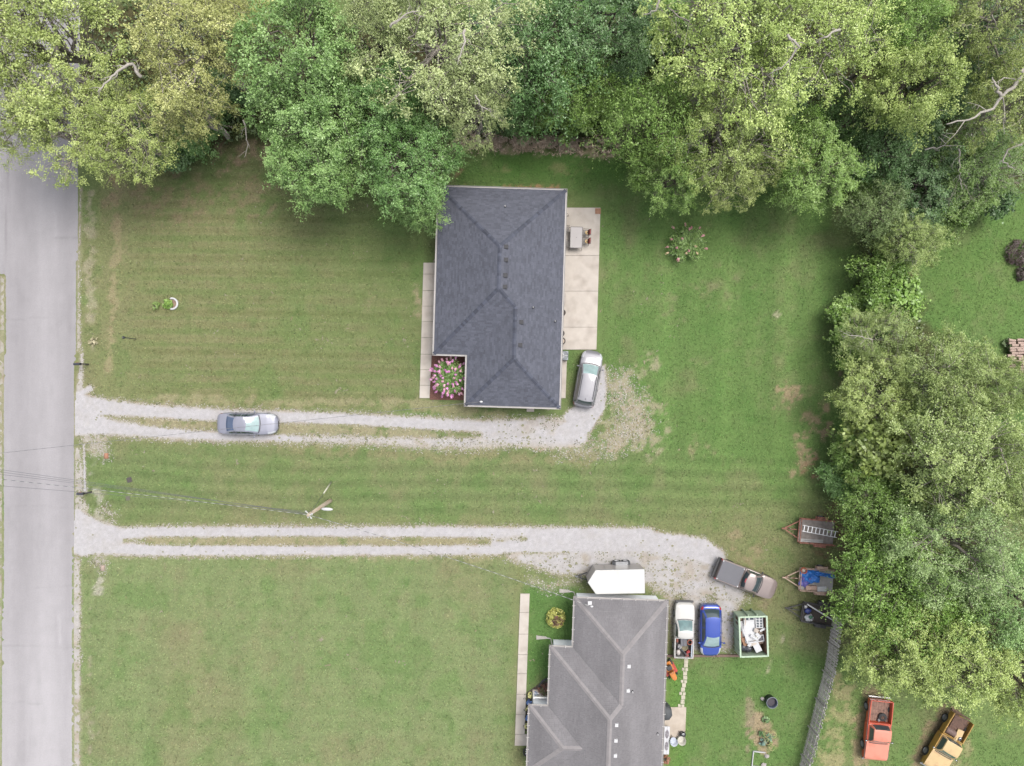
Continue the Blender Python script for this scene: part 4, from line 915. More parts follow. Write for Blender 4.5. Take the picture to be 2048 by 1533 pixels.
MB().box((-0.33, 0, 1.62), (0.07, 0.34, 0.05)).build('brake_light', M_TAIL, tp); MB().lathe([(0.05, 0), (0.36, 0.01), (0.36, 0.2), (0.05, 0.2)], 18, Matrix.Translation((-1.3, 0, 0.38))).build('spare_tyre', M_TYRE, tp)
# --- two old pickups on the far side of the fence
def old_truck(label, px, py, deg, m, m_roof, m_bed, R=0.38, plain=True, front_gap=False):
    sp = dict(L=5.0, x0=-0.50, R=R, wheels=[-1.62, 1.52], hw=[(-2.5, .93), (0, .95), (2.2, .94), (2.42, .92), (2.5, .88)], shoulder=0.035, edge=(0.5, 0.88, 0.985, 1.0), mid=0.7,
        top=[(-0.50, 1.12), (0.9, 1.12), (1.05, 1.13), (2.3, 1.06), (2.46, 1.0), (2.5, .92)], bot=[(-2.5, .5), (2.2, .48), (2.5, .5)], doors=[(-0.40, 0.86)], cab=dict(x=(0.98, 0.62, -0.32, -0.48), belt=1.12, roof=1.74, hb=.84, hr=.70, bow=.04, win=[(-0.3, 0.62)]), lampf=(2.44, 2.5), lj=(4,),
        bedhw=0.96, bedbot=.60, mirror=M_CHROME, handle=M_CHROME, cuts=[-.4, .86], fbump=0.02, mats=dict(roof=m_roof, cabin_frame=m_roof, hood=m_roof))
    t = vehicle('old_pickup_truck', label, 'pickup truck', px, py, 0.95, deg, sp, m, M_GLS_TL, M_GLS, M_GLS, M_RIM)
    bed(t, sp, -2.40, -0.56, 1.14, 0.70, m, m_bed, tail=plain)
    MB().box((2.58, 0, 0.55), (0.10, 1.86, 0.17)).build('front_bumper_bar', M_CHROME, t, bevel=0.02)
    MB().box((-2.52, 0, 0.55), (0.12, 1.80, 0.18)).build('rear_bumper', M_CHROME if plain else M_RUST, t, bevel=0.02)
    return t
M_RUST = mat('rust', S(126, 96, 82), 0.9, var=0.2, scale=4, col2=S(92, 68, 60), mscale=6)
M_ORNG = paint('orange_paint', S(240, 104, 70), 0.5, 0.0, 0.25, 0.06); M_ORNGF = paint('faded_orange_paint', S(250, 160, 134), 0.55, 0.0, 0.2, 0.05, col2=S(240, 132, 102), mscale=1.5, mix=(0.5, 0.8))
M_OBED = mat('rusty_bed', S(172, 134, 118), 0.85, var=0.12, scale=3, col2=S(120, 92, 86), mscale=4)
ot = old_truck('old orange pickup with a loose wheel in its bed', 1757, 1460, -95.8, M_ORNG, M_ORNGF, M_OBED)
for s in (-1, 1): MB().tube([(2.3, s * 0.965, 1.0), (0, s * 0.972, 1.03), (-2.35, s * 0.968, 1.06)], 0.016, 6).build('side_trim', M_CHROME, ot)
M_MUST = paint('mustard_paint', S(208, 162, 76), 0.55, 0.0, 0.2, 0.12); M_MUSTF = paint('faded_mustard_paint', S(238, 206, 150), 0.6, 0.0, 0.1, 0.06, col2=S(206, 150, 112), mscale=1.6, mix=(0.56, 0.74))
M_YBED = mat('yellow_rust_bed', S(112, 86, 70), 0.9, var=0.25, scale=3, col2=S(190, 146, 74), mscale=2.2, mix=(0.5, 0.62))
yt = old_truck('old mustard pickup with scrap metal in its rusty bed', 1896.5, 1487, -120.5, M_MUST, M_MUSTF, M_YBED, plain=False)

# things lying in truck beds (each its own thing, placed in the truck's frame)
def at(root, x, y, z): return root.matrix_basis @ Vector((x, y, z))
def item(mb, name, label, cat, root, x, y, z, m, rz=0.0, group=None, smooth=False, bevel=0.0):
    o = mb.build(name, m, None, smooth, bevel=bevel); o.location = at(root, x, y, z); o.rotation_euler = (0, 0, root.rotation_euler.z + rz); return tag(o, label, cat, group)
ty, rm = wheel_mesh(0.34, 0.2, 0.15, M_RUST)
o = link('spare_wheel', ty); o.location = at(ot, -1.02, 0.28, 0.84); o.rotation_euler = (math.radians(-82), 0.1, ot.rotation_euler.z); tag(o, 'loose black wheel with rusty hub in the orange truck bed', 'wheel'); link('rim', rm, o)
item(MB().tube([(-0.3, 0, 0.05), (0, 0.05, 0.1), (0.35, -0.05, 0.06)], [0.05, 0.04, 0.05], 8).blob((-0.32, 0, 0.08), (0.22, 0.2, 0.16), 5), 'jack', 'metal jack beside the loose wheel in the orange truck bed', 'jack', ot, -0.78, 0.48, 0.72, M_STEEL, 0.6, smooth=True)
item(MB().blob((0, 0, 0.1), (0.3, 0.24, 0.2), 8, 10, 0.1), 'canister', 'small grey canister by the cab in the orange truck bed', 'canister', ot, -0.72, 0.0, 0.72, mat('grey_can', S(150, 146, 150), 0.6), smooth=True)
lidm = MB().box((0, 0, 0), (1.25, 1.15, 0.04), M=Matrix.Rotation(0.10, 4, 'Y')).tube([(-0.62, -0.57, 0.08), (-0.62, 0.57, 0.08), (0.62, 0.57, -0.04), (0.62, -0.57, -0.04), (-0.62, -0.57, 0.08)], 0.03, 6)
item(lidm, 'truck_hood', 'rusty brown hood panel lying in the mustard truck bed', 'hood panel', yt, -1.75, -0.12, 1.0, M_RUST, 0.1)
item(MB().lathe([(0.001, -0.42), (0.25, -0.42), (0.27, -0.38), (0.27, 0.38), (0.25, 0.42), (0.001, 0.42)], 16, Matrix.Rotation(math.pi / 2, 4, 'X')), 'rusty_drum', 'brown ribbed metal drum lying in the mustard truck bed', 'drum', yt, -0.92, -0.40, 0.98, mat('drum_brown', S(132, 106, 98), 0.7, var=0.1), smooth=True)
item(MB().prism([(-0.5, -0.25), (0.5, -0.25), (0.5, 0.02), (0.1, 0.05), (0.02, 0.28), (-0.5, 0.28)], 0, 0.10).box((0.3, -0.1, 0.13), (0.25, 0.14, 0.06)), 'door_panel', 'loose mustard door panel against the cab in mustard truck bed', 'door panel', yt, -0.98, 0.30, 1.02, M_MUSTF, 0.1, bevel=0.01)
item(MB().box((0, 0, 0.1), (0.34, 0.3, 0.2)).lathe([(0.12, 0.2), (0.12, 0.32), (0.05, 0.34)], 10).bar((-0.2, 0.1, 0.1), (0.25, 0.16, 0.16), 0.06), 'engine_part', 'grey engine part in the corner of the mustard truck bed', 'engine part', yt, -0.80, 0.62, 0.72, M_STEEL)
# junk in the white pickup
item(MB().box((0, 0, 0.16), (0.62, 0.5, 0.32)).box((0, 0, 0.335), (0.58, 0.1, 0.03)), 'toolbox', 'grey toolbox behind the cab of the white pickup', 'toolbox', wp, -0.92, -0.06 + 0.1, 0.62, mat('grey_box', S(116, 116, 124), 0.6), 0.05, bevel=0.02)
coil = [(math.cos(a) * 0.19, math.sin(a) * 0.19, 0.05 + 0.02 * a / 6.28) for a in np.linspace(0, 18, 60)]
item(MB().tube(coil, 0.022, 6), 'cable_coil', 'orange cable coil beside the toolbox in the white pickup', 'cable', wp, -0.88, -0.45, 0.86, mat('orange_cable', S(226, 120, 84), 0.5), smooth=True)
item(MB().box((0, 0, 0.14), (0.3, 0.16, 0.28)), 'fuel_can', 'rusty red can beside the toolbox in the white pickup', 'can', wp, -0.78, 0.56, 0.62, mat('rusty_red', S(150, 80, 62), 0.7), bevel=0.02)
item(MB().lathe([(0.13, 0), (0.15, 0.34), (0.14, 0.34), (0.12, 0.04), (0.001, 0.04)], 16), 'bucket', 'white plastic bucket in the white pickup bed', 'bucket', wp, -1.28, 0.34, 0.62, M_WHITEP, smooth=True)
item(MB().lathe([(0.22, 0), (0.28, 0.14), (0.27, 0.15), (0.2, 0.03), (0.001, 0.03)], 16), 'tub', 'olive tub lying in the middle of the white pickup bed', 'tub', wp, -1.36, -0.06, 0.72, mat('olive_tub', S(132, 122, 92), 0.7), smooth=True)
item(MB().bar((-0.7, 0, 0.32), (0.72, -0.05, 0.22), 0.1, 0.06), 'plank', 'pale board along the side of the white pickup bed', 'plank', wp, -1.4, -0.60, 0.66, mat('pale_board', S(190, 200, 214), 0.6))
item(MB().blob((0, 0, 0.12), (0.5, 0.34, 0.26), 21, 12, 0.2), 'plastic_bag', 'white plastic bag near the tailgate of the white pickup', 'bag', wp, -1.78, 0.42, 0.62, mat('white_bag', S(226, 218, 212), 0.4), smooth=True)
item(MB().box((0, 0, 0.12), (0.18, 0.26, 0.24)).tube([(0, -0.08, 0.24), (0, -0.08, 0.32), (0, 0.08, 0.32), (0, 0.08, 0.24)], 0.015, 6), 'gas_can', 'bright red gas can in the white pickup bed', 'gas can', wp, -1.68, -0.36, 0.7, mat('red_plastic', S(200, 52, 56), 0.45), 0.6, bevel=0.02)
for k, (x, y, a) in enumerate(((-1.6, 0.1, 0.8), (-1.72, -0.02, 0.66), (-1.55, 0.2, 0.95))):
    item(MB().tube([(-0.45, 0, 0.1), (0.45, 0, 0.16)], 0.022, 6), 'tool_handle', 'thin metal pole among junk near the white pickup tailgate', 'pole', wp, x, y, 0.74 + k * 0.03, M_STEEL, a, 'poles in the white pickup bed')
item(MB().box((0, 0, 0.06), (0.42, 0.3, 0.12)).box((0.1, 0.05, 0.14), (0.2, 0.16, 0.05)), 'scrap_box', 'red and grey scrap box at the tailgate of the white pickup', 'box', wp, -2.02, -0.3, 0.64, mat('scrap_red', S(176, 80, 72), 0.6, col2=S(70, 70, 74), mscale=8, mix=(0.48, 0.54)), 0.3)
# ------------------------------------------------------------------ trailers, dumpster, yard things
# --- white cargo trailer (V nose to the west)
p = P(1241, 1164, 2.3); ct = thing('cargo_trailer', 'white-roofed enclosed cargo trailer with pointed nose and twin wheels', 'trailer', (p.x, p.y, 0), math.radians(1.2))
hl, hw_ = 1.95, 0.93; M_CT = mat('taupe_trailer_side', S(206, 199, 194), 0.4, var=0.04, scale=1.5, coat=0.3); M_CTR = mat('white_trailer_roof', S(243, 242, 238), 0.55, var=0.05, scale=1.2, col2=S(226, 224, 218), mix=(0.55, 0.8), mscale=1.5)
plan = [(-hl - 0.62, 0), (-hl, -hw_), (hl - 0.05, -hw_), (hl - 0.05, hw_), (-hl, hw_)]
for i in range(5):
    a, b = plan[i], plan[(i + 1) % 5]; MB().add([(a[0], a[1], 0.45), (b[0], b[1], 0.45), (b[0], b[1], 2.26), (a[0], a[1], 2.26)], [(0, 1, 2, 3)]).build('side_panel' if i in (1, 3) else ('rear_door' if i == 2 else 'nose_panel'), M_CT, ct)
g = [(x * 1.012, y * 1.022) for x, y in plan]; MB().prism(g, 2.25, 2.31).build('roof', M_CTR, ct, bevel=0.02); [MB().box((-1.5 + 0.7 * k_, 0, 2.316), (0.03, 1.8, 0.01)).build('roof_seam', M_CTR, ct) for k_ in range(5)]; MB().prism([(x * 0.98, y * 0.98) for x, y in plan], 0.38, 0.46).build('floor_frame', M_BLK, ct)
for i in range(5):
    a, b = Vector(g[i]), Vector(g[(i + 1) % 5]); MB().bar((a.x, a.y, 2.24), (b.x, b.y, 2.24), 0.05, 0.06).build('corner_trim', M_STEEL, ct)
for s in (-1, 1):
    f = MB(); pr = [(-0.76, 0.42), (-0.72, 0.66), (-0.5, 0.80), (0.5, 0.80), (0.72, 0.66), (0.76, 0.42)]
    f.add([(x + 0.35, s * hw_, z) for x, z in pr] + [(x + 0.35, s * (hw_ + 0.30), z) for x, z in pr], [(j, j + 1, 7 + j, 6 + j) for j in range(5)]).build('fender', M_STEEL, ct)
    MB().bar((-hl - 0.5, s * 0.32, 0.42), (-hl - 1.35, s * 0.02, 0.42), 0.08).build('tongue', M_BLK, ct)
    for z in (0.52, 1.2): MB().bar((-hl + 0.8, s * (hw_ + 0.006), z), (-hl + 0.8, s * (hw_ + 0.006), z + 0.6), 0.03).build('panel_seam', M_STEEL, ct)
put_wheels(ct, [0.0, 0.72], hw_ + 0.29, 0.33, 0.2, 0.2, M_WHITEP)
MB().tube([(-hl - 1.0, 0, 0.1), (-hl - 1.0, 0, 0.75)], 0.035, 8).box((-hl - 1.38, 0, 0.45), (0.22, 0.10, 0.1)).build('jack', M_STEEL, ct)

# --- open utility trailers
def utility_trailer(label, px, py, deg, L, Wd, m, m_floor, rail_h, wheels_out=0.12, mesh_rail=True):
    p = P(px, py, 0.5); t = thing('utility_trailer', label, 'trailer', (p.x, p.y, 0), math.radians(deg))   # local: front (tongue) towards -x
    MB().box((0, 0, 0.50), (L, Wd, 0.05)).build('floor', m_floor, t)
    for s in (-1, 1):
        r_ = MB().bar((-L / 2, s * Wd / 2, 0.55), (L / 2, s * Wd / 2, 0.55), 0.07).bar((-L / 2, s * Wd / 2, 0.55 + rail_h), (L / 2, s * Wd / 2, 0.55 + rail_h), 0.055)
        for k in range(4): x = -L / 2 + k * L / 3; r_.bar((x, s * Wd / 2, 0.52), (x, s * Wd / 2, 0.55 + rail_h), 0.05)
        r_.build('side_rail', m, t)
        MB().bar((-L / 2, s * Wd * 0.36, 0.46), (-L / 2 - 1.15, s * 0.03, 0.46), 0.08).build('tongue', m, t)
        MB().add([(x, s * y, z) for y in (Wd / 2 + 0.02, Wd / 2 + 0.27) for x, z in ((-0.15, 0.5), (-0.1, 0.76), (0.35, 0.80), (0.8, 0.76), (0.85, 0.5))], [(j, j + 1, 6 + j, 5 + j) for j in range(4)]).build('fender', m, t)
    MB().bar((-L / 2, -Wd / 2, 0.55 + rail_h), (-L / 2, Wd / 2, 0.55 + rail_h), 0.055).bar((-L / 2, -Wd / 2, 0.55), (-L / 2, Wd / 2, 0.55), 0.07).build('front_rail', m, t)
    MB().bar((-L / 2 - 0.1, 0, 0.47), (-L / 2 - 1.2, 0, 0.47), 0.06).box((-L / 2 - 1.25, 0, 0.49), (0.24, 0.1, 0.1)).build('coupler', m, t)
    MB().tube([(-L / 2 - 0.8, 0.06, 0.06), (-L / 2 - 0.8, 0.06, 0.8)], 0.03, 8).build('jack', M_STEEL, t)
    put_wheels(t, [0.35], Wd / 2 + 0.27, 0.31, 0.18, 0.18, M_RIM); return t
M_RTR = mat('rusty_red_steel', S(182, 122, 104), 0.8, var=0.18, scale=5, col2=S(110, 74, 66), mscale=4)
M_PLY = mat('grey_planks', S(206, 203, 200), 0.9, var=0.12, scale=3)
rt = utility_trailer('rusty utility trailer carrying an aluminium ladder', 1632, 1063, -5, 2.9, 1.95, M_RTR, mat('dark_floor', S(168, 158, 152), 0.9, var=0.25, scale=3), 0.45)
M_ALU = mat('aluminium', (0.66, 0.66, 0.68), 0.4, 0.2, var=0.05)
lad = thing('ladder', 'aluminium ladder lying in the rusty utility trailer', 'ladder', at(rt, 0.1, 0.1, 1.0), rt.rotation_euler.z - 0.10)
for s in (-1, 1): MB().box((0, s * 0.24, 0), (2.9, 0.035, 0.09)).build('rail', M_ALU, lad)
for k in range(9): MB().box((-1.3 + k * 0.32, 0, 0.0), (0.06, 0.44, 0.04)).build('rung', M_ALU, lad)
for s in (-0.72, -0.86): item(MB().box((0, 0, 0), (1.9, 0.12, 0.05)), 'board', 'pale board lying beside the ladder in the rusty trailer', 'board', rt, -0.35, s, 0.60, M_PLY, 0.03, 'boards in the rusty trailer')
M_TTR = mat('tan_steel', S(220, 190, 170), 0.7, var=0.12, scale=4, col2=S(150, 104, 86), mscale=3)
bt = utility_trailer('utility trailer piled with blue tarps', 1632, 1160, -4, 2.8, 1.80, M_TTR, M_PLY, 0.35)
M_TARP = mat('blue_tarp', S(52, 140, 240), 0.4, var=0.25, scale=3); M_TARPV = mat('violet_sheet', S(132, 124, 214), 0.45, var=0.2, scale=4)
def cloth(wd, ht, zamp, seed, n=14):
    rg = random.Random(seed); ph = [rg.uniform(0, 6) for _ in range(4)]; mb = MB(); vs = []
    for i in range(n + 1):
        for j in range(n + 1):
            u, v = i / n - 0.5, j / n - 0.5; e = max(abs(u), abs(v)) * 2
            z = zamp * (0.6 + 0.4 * math.sin(u * 9 + ph[0]) * math.cos(v * 7 + ph[1]) + 0.25 * math.sin(u * 21 + v * 17 + ph[2])) * (1 - e ** 4 * 0.8)
            vs.append((u * wd * (1 + 0.06 * math.sin(v * 13 + ph[3])), v * ht * (1 + 0.06 * math.sin(u * 11 + ph[1])), z))
    k = n + 1; mb.add(vs, [(i * k + j, (i + 1) * k + j, (i + 1) * k + j + 1, i * k + j + 1) for i in range(n) for j in range(n)]); return mb
item(cloth(1.5, 1.1, 0.5, 3), 'tarp', 'crumpled bright blue tarp at the front of its trailer', 'tarp', bt, -0.55, 0.25, 0.58, M_TARP, 0.2, smooth=True)
item(cloth(0.8, 0.9, 0.36, 5), 'sheet', 'crumpled violet sheet beside the bright blue tarp', 'sheet', bt, -1.0, -0.15, 0.62, M_TARPV, -0.3, smooth=True)
item(cloth(1.6, 0.30, 0.3, 8), 'tarp', 'narrow blue tarp strip trailing back over its trailer', 'tarp', bt, 0.55, 0.55, 0.95, M_TARP, -0.12, smooth=True)
item(MB().box((0, 0, 0.12), (0.9, 0.35, 0.24)).box((0.1, 0.05, 0.27), (0.5, 0.2, 0.06)), 'crate', 'peach coloured crate behind the tarps on the trailer', 'crate', bt, -0.45, -0.62, 0.56, mat('peach_crate', S(222, 188, 170), 0.7, var=0.1), 0.05, bevel=0.01)
coil2 = [(math.cos(a) * 0.22, math.sin(a) * 0.22, 0.05 + 0.012 * a) for a in np.linspace(0, 19, 70)]
item(MB().tube(coil2, 0.025, 6), 'hose_coil', 'orange hose coil at the corner of the tarp trailer', 'hose', bt, -1.22, 0.78, 0.75, mat('orange_hose', S(222, 112, 74), 0.5), smooth=True)
item(MB().blob((0, 0, 0.08), (0.35, 0.35, 0.2), 6, 10, 0.1), 'bag', 'pale bag inside the orange hose coil', 'bag', bt, -1.2, 0.76, 0.72, mat('pale_bag', S(226, 216, 204), 0.6), smooth=True)
item(MB().box((0, 0, 0), (0.75, 0.42, 0.14)), 'cooler', 'white cooler lying behind the peach crate on the trailer', 'cooler', bt, 0.45, -0.68, 0.66, M_WHITEP, 0.1, bevel=0.03)
M_BTR = mat('black_steel', S(72, 70, 72), 0.6, var=0.08); M_DKPL = mat('dark_planks', S(84, 76, 70), 0.9, var=0.15, scale=4)
kt = utility_trailer('black utility trailer holding bags and a long white pole', 1634, 1227.5, -10, 2.6, 1.55, M_BTR, M_DKPL, 0.32)
item(MB().bar((-1.15, 0.62, 0.40), (1.15, -0.30, 0.36), 0.10, 0.06), 'pole', 'long white pole lying across the black trailer', 'pole', kt, 0.0, 0.1, 0.58, M_WHITEP)
item(MB().blob((0, 0, 0.14), (0.6, 0.42, 0.3), 31, 12, 0.2), 'bag', 'blue bag in the front of the black trailer', 'bag', kt, -0.85, 0.12, 0.52, mat('blue_bag', S(58, 74, 150), 0.4), 0.4, smooth=True)
item(MB().blob((0, 0, 0.12), (0.75, 0.6, 0.26), 32, 14, 0.25), 'bag', 'white bag lying in the black trailer', 'bag', kt, -0.62, -0.42, 0.52, mat('white_bag2', S(220, 222, 226), 0.4), 0.1, smooth=True)
item(MB().blob((0, 0, 0.12), (0.4, 0.28, 0.18), 33, 12, 0.25), 'bag', 'small green bag on top of the white bag', 'bag', kt, -0.62, -0.30, 0.70, mat('green_bag', S(70, 128, 96), 0.4), 0.3, smooth=True)
item(MB().blob((0, 0, 0.1), (0.3, 0.3, 0.22), 34, 10, 0.1), 'bucket', 'small white pail at the front corner of the black trailer', 'pail', kt, -1.1, 0.42, 0.54, M_WHITEP, smooth=True)

# --- pale green dumpster full of rubbish
DZ = 1.55; pc_ = P(1507, 1273.5, DZ); dp = thing('dumpster', 'pale green dumpster full of discarded white doors and boxes', 'dumpster', (pc_.x, pc_.y, 0), math.radians(2.0))
M_DG = mat('mint_green_steel', S(208, 232, 202), 0.6, var=0.07, scale=2.5, col2=S(176, 158, 130), mix=(0.62, 0.78), mscale=2.2)
M_DIN = mat('rusty_inside', S(196, 156, 132), 0.85, var=0.15, scale=3, col2=S(160, 118, 100), mscale=2.5)
dx, dy = 1.14, 1.63
for s in (-1, 1):
    MB().box((s * (dx - 0.03), 0, DZ / 2 + 0.06), (0.06, 2 * dy - 0.004, DZ - 0.12)).build('side_wall', M_DG, dp); MB().box((s * (dx - 0.066), 0, DZ / 2 + 0.06), (0.008, 2 * dy - 0.13, DZ - 0.14)).build('inner_face', M_DIN, dp)
    MB().box((0, s * (dy - 0.03), DZ / 2 + 0.06), (2 * dx - 0.124, 0.06, DZ - 0.12)).build('end_wall', M_DG, dp)
    MB().box((s * (dx - 0.03), 0, DZ + 0.03), (0.14, 2 * dy + 0.04, 0.08)).build('top_rail', M_DG, dp, bevel=0.015); MB().box((0, s * (dy - 0.03), DZ + 0.027), (2 * dx - 0.206, 0.13, 0.08)).build('top_rail', M_DG, dp, bevel=0.015)
    for k in range(4): MB().box((s * (dx + 0.035), -1.2 + k * 0.8, DZ / 2), (0.07, 0.09, DZ - 0.1)).build('rib', M_DG, dp)
    MB().box((s * 0.36, dy + 0.08, DZ / 2), (0.06, 0.16, DZ)).build('hook_rail', M_DG, dp); MB().box((s * 0.0 + 0.05 * s, -dy - 0.03, 0.8), (0.05, 0.06, 1.3)).build('door_bar', M_DG, dp)
MB().box((0, 0, 0.10), (2 * dx - 0.13, 2 * dy - 0.13, 0.06)).build('floor', M_DIN, dp)
MB().box((-dx - 0.005, dy - 0.45, 1.0), (0.012, 0.62, 0.55)).build('placard', mat('rust_placard', S(132, 108, 84), 0.8, col2=S(90, 76, 66), mscale=8), dp)
M_DRW = mat('white_door_paint', S(232, 233, 236), 0.55, var=0.04)
def panel_door(lab, x, y, z, rz, wd, ht, tilt, glass=False):
    t = thing('discarded_door', lab, 'door', at(dp, x, y, z), 0); t.rotation_euler = (tilt, 0, dp.rotation_euler.z + rz)
    MB().box((0, 0, 0), (wd, ht, 0.045)).build('slab', M_DRW, t, bevel=0.006)
    M_PANE = M_GLASS
    rows = 4 if glass else 3
    for r in range(rows):
        for c in (-1, 1):
            MB().box((c * wd * 0.22, (r - (rows - 1) / 2) * ht / (rows + 0.4), 0.024), (wd * 0.32, ht / (rows + 1.6), 0.012)).build('pane' if glass else 'panel', M_PANE if glass else M_WHITEP, t)
    return t
panel_door('white panel door lying flat in the green dumpster', -0.18, 0.30, 1.18, 0.03, 0.86, 1.75, -0.06)
panel_door('white window sash with panes in the dumpster corner', 0.62, 1.02, 1.20, -0.04, 0.62, 0.92, -0.12, True)
panel_door('white shutter leaning on the dumpster side wall', -0.78, 0.35, 1.1, 0.12, 0.3, 1.6, 0.1)
panel_door('white sash window lying under the white panel door', -0.15, 0.95, 1.06, 0.02, 0.95, 1.0, 0.02, True)
for i, (x, y, a, L_) in enumerate(((0.12, -0.32, 0.70, 1.1), (0.30, -0.42, 0.78, 1.0), (-0.62, 0.0, 1.9, 1.2), (-0.1, -0.5, 0.08, 0.9))):
    item(MB().box((0, 0, 0), (L_, 0.09, 0.05)), 'trim_board', ('white trim board crossing the panel door', 'second white trim board beside the crossing one', 'white trim board along the dumpster wall', 'short white trim board below the panel door')[i], 'board', dp, x, y, 1.28 + i * 0.055, M_DRW, a)
fr_ = thing('stool_frame', 'white square stool frame by the rusty dumpster wall', 'stool', at(dp, 0.70, -0.30, 1.15), dp.rotation_euler.z + 0.1)
MB().box((0, 0.24, 0), (0.55, 0.07, 0.07)).box((0, -0.24, 0.002), (0.55, 0.07, 0.07)).box((0.24, 0, 0.004), (0.07, 0.41, 0.07)).box((-0.24, 0, 0.006), (0.07, 0.41, 0.07)).build('seat_frame', M_DRW, fr_); MB().box((0.05, 0, -0.03), (0.34, 0.36, 0.03)).build('seat_pad', mat('grey_pad', S(110, 108, 116), 0.8), fr_)
for sx in (-1, 1):
    for sy in (-1, 1): MB().box((sx * 0.23, sy * 0.23, -0.3), (0.05, 0.05, 0.52)).build('leg', M_DRW, fr_)
item(MB().lathe([(0.001, 0.1), (0.1, 0.1), (0.17, 0.03), (0.18, 0)], 14), 'lamp_shade', 'round cream lamp shade beside the stool frame', 'lamp shade', dp, 0.32, -0.22, 1.22, mat('cream_shade', S(216, 212, 194), 0.7), smooth=True)
item(MB().box((0, 0, 0), (0.34, 0.72, 0.2)).box((0.09, 0, 0.11), (0.1, 0.66, 0.03)), 'wooden_drawer', 'brown wooden drawer between the door and trash bags', 'drawer', dp, -0.62, -0.55, 1.1, mat('drawer_wood', S(178, 132, 100), 0.7, var=0.1), 0.35)
item(MB().box((0, 0, 0), (0.56, 0.86, 0.62)), 'mini_fridge', 'white topped dark box appliance in the dumpster', 'appliance', dp, 0.35, -0.98, 0.96, mat('dark_case', S(62, 62, 76), 0.5), 0.42, bevel=0.02)
item(MB().box((0, 0, 0), (0.52, 0.80, 0.03)), 'shelf_board', 'white shelf board on top of the dark box appliance', 'board', dp, 0.35, -0.98, 1.29, M_DRW, 0.42, bevel=0.01)
M_BAG = mat('black_bag', (0.03, 0.032, 0.04), 0.3, var=0.2)
for i, (x, y, s_) in enumerate(((-0.70, -1.02, 0.75), (-0.32, -1.15, 0.7))):
    item(MB().blob((0, 0, 0), (s_, s_ * 0.85, 0.6), 50 + i, 16, 0.16), 'trash_bag', ('black trash bag against the dumpster side wall', 'shiny black trash bag beside the dark box appliance')[i], 'trash bag', dp, x, y, 0.95, M_BAG, smooth=True)
M_PAP = mat('paper_scrap', S(220, 208, 196), 0.8, var=0.15, scale=8)
item(MB().box((0, 0, 0), (0.5, 0.3, 0.08)).box((0.2, 0.1, 0.05), (0.2, 0.24, 0.1)), 'cardboard', 'torn cardboard scraps by the black trash bag', 'cardboard', dp, -0.85, -1.28, 0.75, M_PAP, 0.5)
item(MB().box((0, 0, 0), (0.25, 0.9, 0.2)).box((0.02, 0.3, 0.12), (0.16, 0.3, 0.1)), 'cardboard', 'crumpled cardboard box beside the leaning shutter', 'cardboard', dp, -0.86, -0.15, 1.0, mat('card_brown', S(176, 136, 116), 0.8, var=0.15), 0.05)
deb = random.Random(14)
for i, nm in enumerate(('folded white curtain rod bundle on the sash window', 'broken white drawer front by the stool frame', 'white plastic shelf piece near the rusty wall', 'white sink cabinet door below the trim boards', 'white vent cover beside the brown drawer', 'thin white baseboard over the leaning shutter', 'crumpled white packaging near the door foot', 'white blind slats under the crossing trim board')):
    x, y = ((-0.55, 1.25), (0.42, 0.02), (0.82, 0.45), (0.0, -0.62), (-0.30, -0.72), (-0.70, 0.75), (0.28, 0.42), (0.05, -0.1))[i]; L_ = (0.8, 0.4, 0.5, 0.5, 0.3, 1.1, 0.35, 0.6)[i]; w2 = (0.12, 0.28, 0.16, 0.34, 0.24, 0.07, 0.3, 0.2)[i]
    item(MB().box((0, 0, 0), (L_, w2, 0.05)).box((L_ * 0.1, 0, 0.035), (L_ * 0.6, w2 * 0.5, 0.02)), ('rod_bundle', 'drawer_front', 'shelf_piece', 'cabinet_door', 'vent_cover', 'baseboard', 'packaging', 'blind')[i], nm, 'scrap', dp, x, y, 1.30 + 0.02 * i, M_DRW if i % 3 else M_PAP, deb.uniform(-1.2, 1.2) if i not in (0, 5) else 1.5, bevel=0.008)
fill = MB(); fill.box((0, 0.3, 0.75), (2 * dx - 0.3, 2.2, 0.5)); item(fill, 'rubbish_heap', 'heap of mixed brown rubbish filling the bottom of the dumpster', 'rubbish', dp, 0, 0, 0, mat('rubbish', S(150, 128, 114), 0.9, var=0.4, scale=6, col2=S(222, 214, 206), mscale=7))

# --- railroad-tie border
pa, pb = P(1333, 1311.5), P(1480, 1311)
for i in range(3):
    a = pa.lerp(pb, i / 3 + 0.004); b = pa.lerp(pb, (i + 1) / 3 - 0.004); o = MB().bar((a.x, a.y, 0.07), (b.x, b.y, 0.07), 0.2, 0.16).build('landscape_timber', mat('timber', S(140, 116, 104), 0.95, var=0.2, scale=5, stretch=(1, 5, 5)) if i == 0 else bpy.data.materials['timber'], bevel=0.015)
    tag(o, ('brown timber edging between house wall and white pickup', 'brown timber edging under the blue hatchback nose', 'brown timber edging reaching the green dumpster')[i], 'timber', 'timbers along the gravel edge')

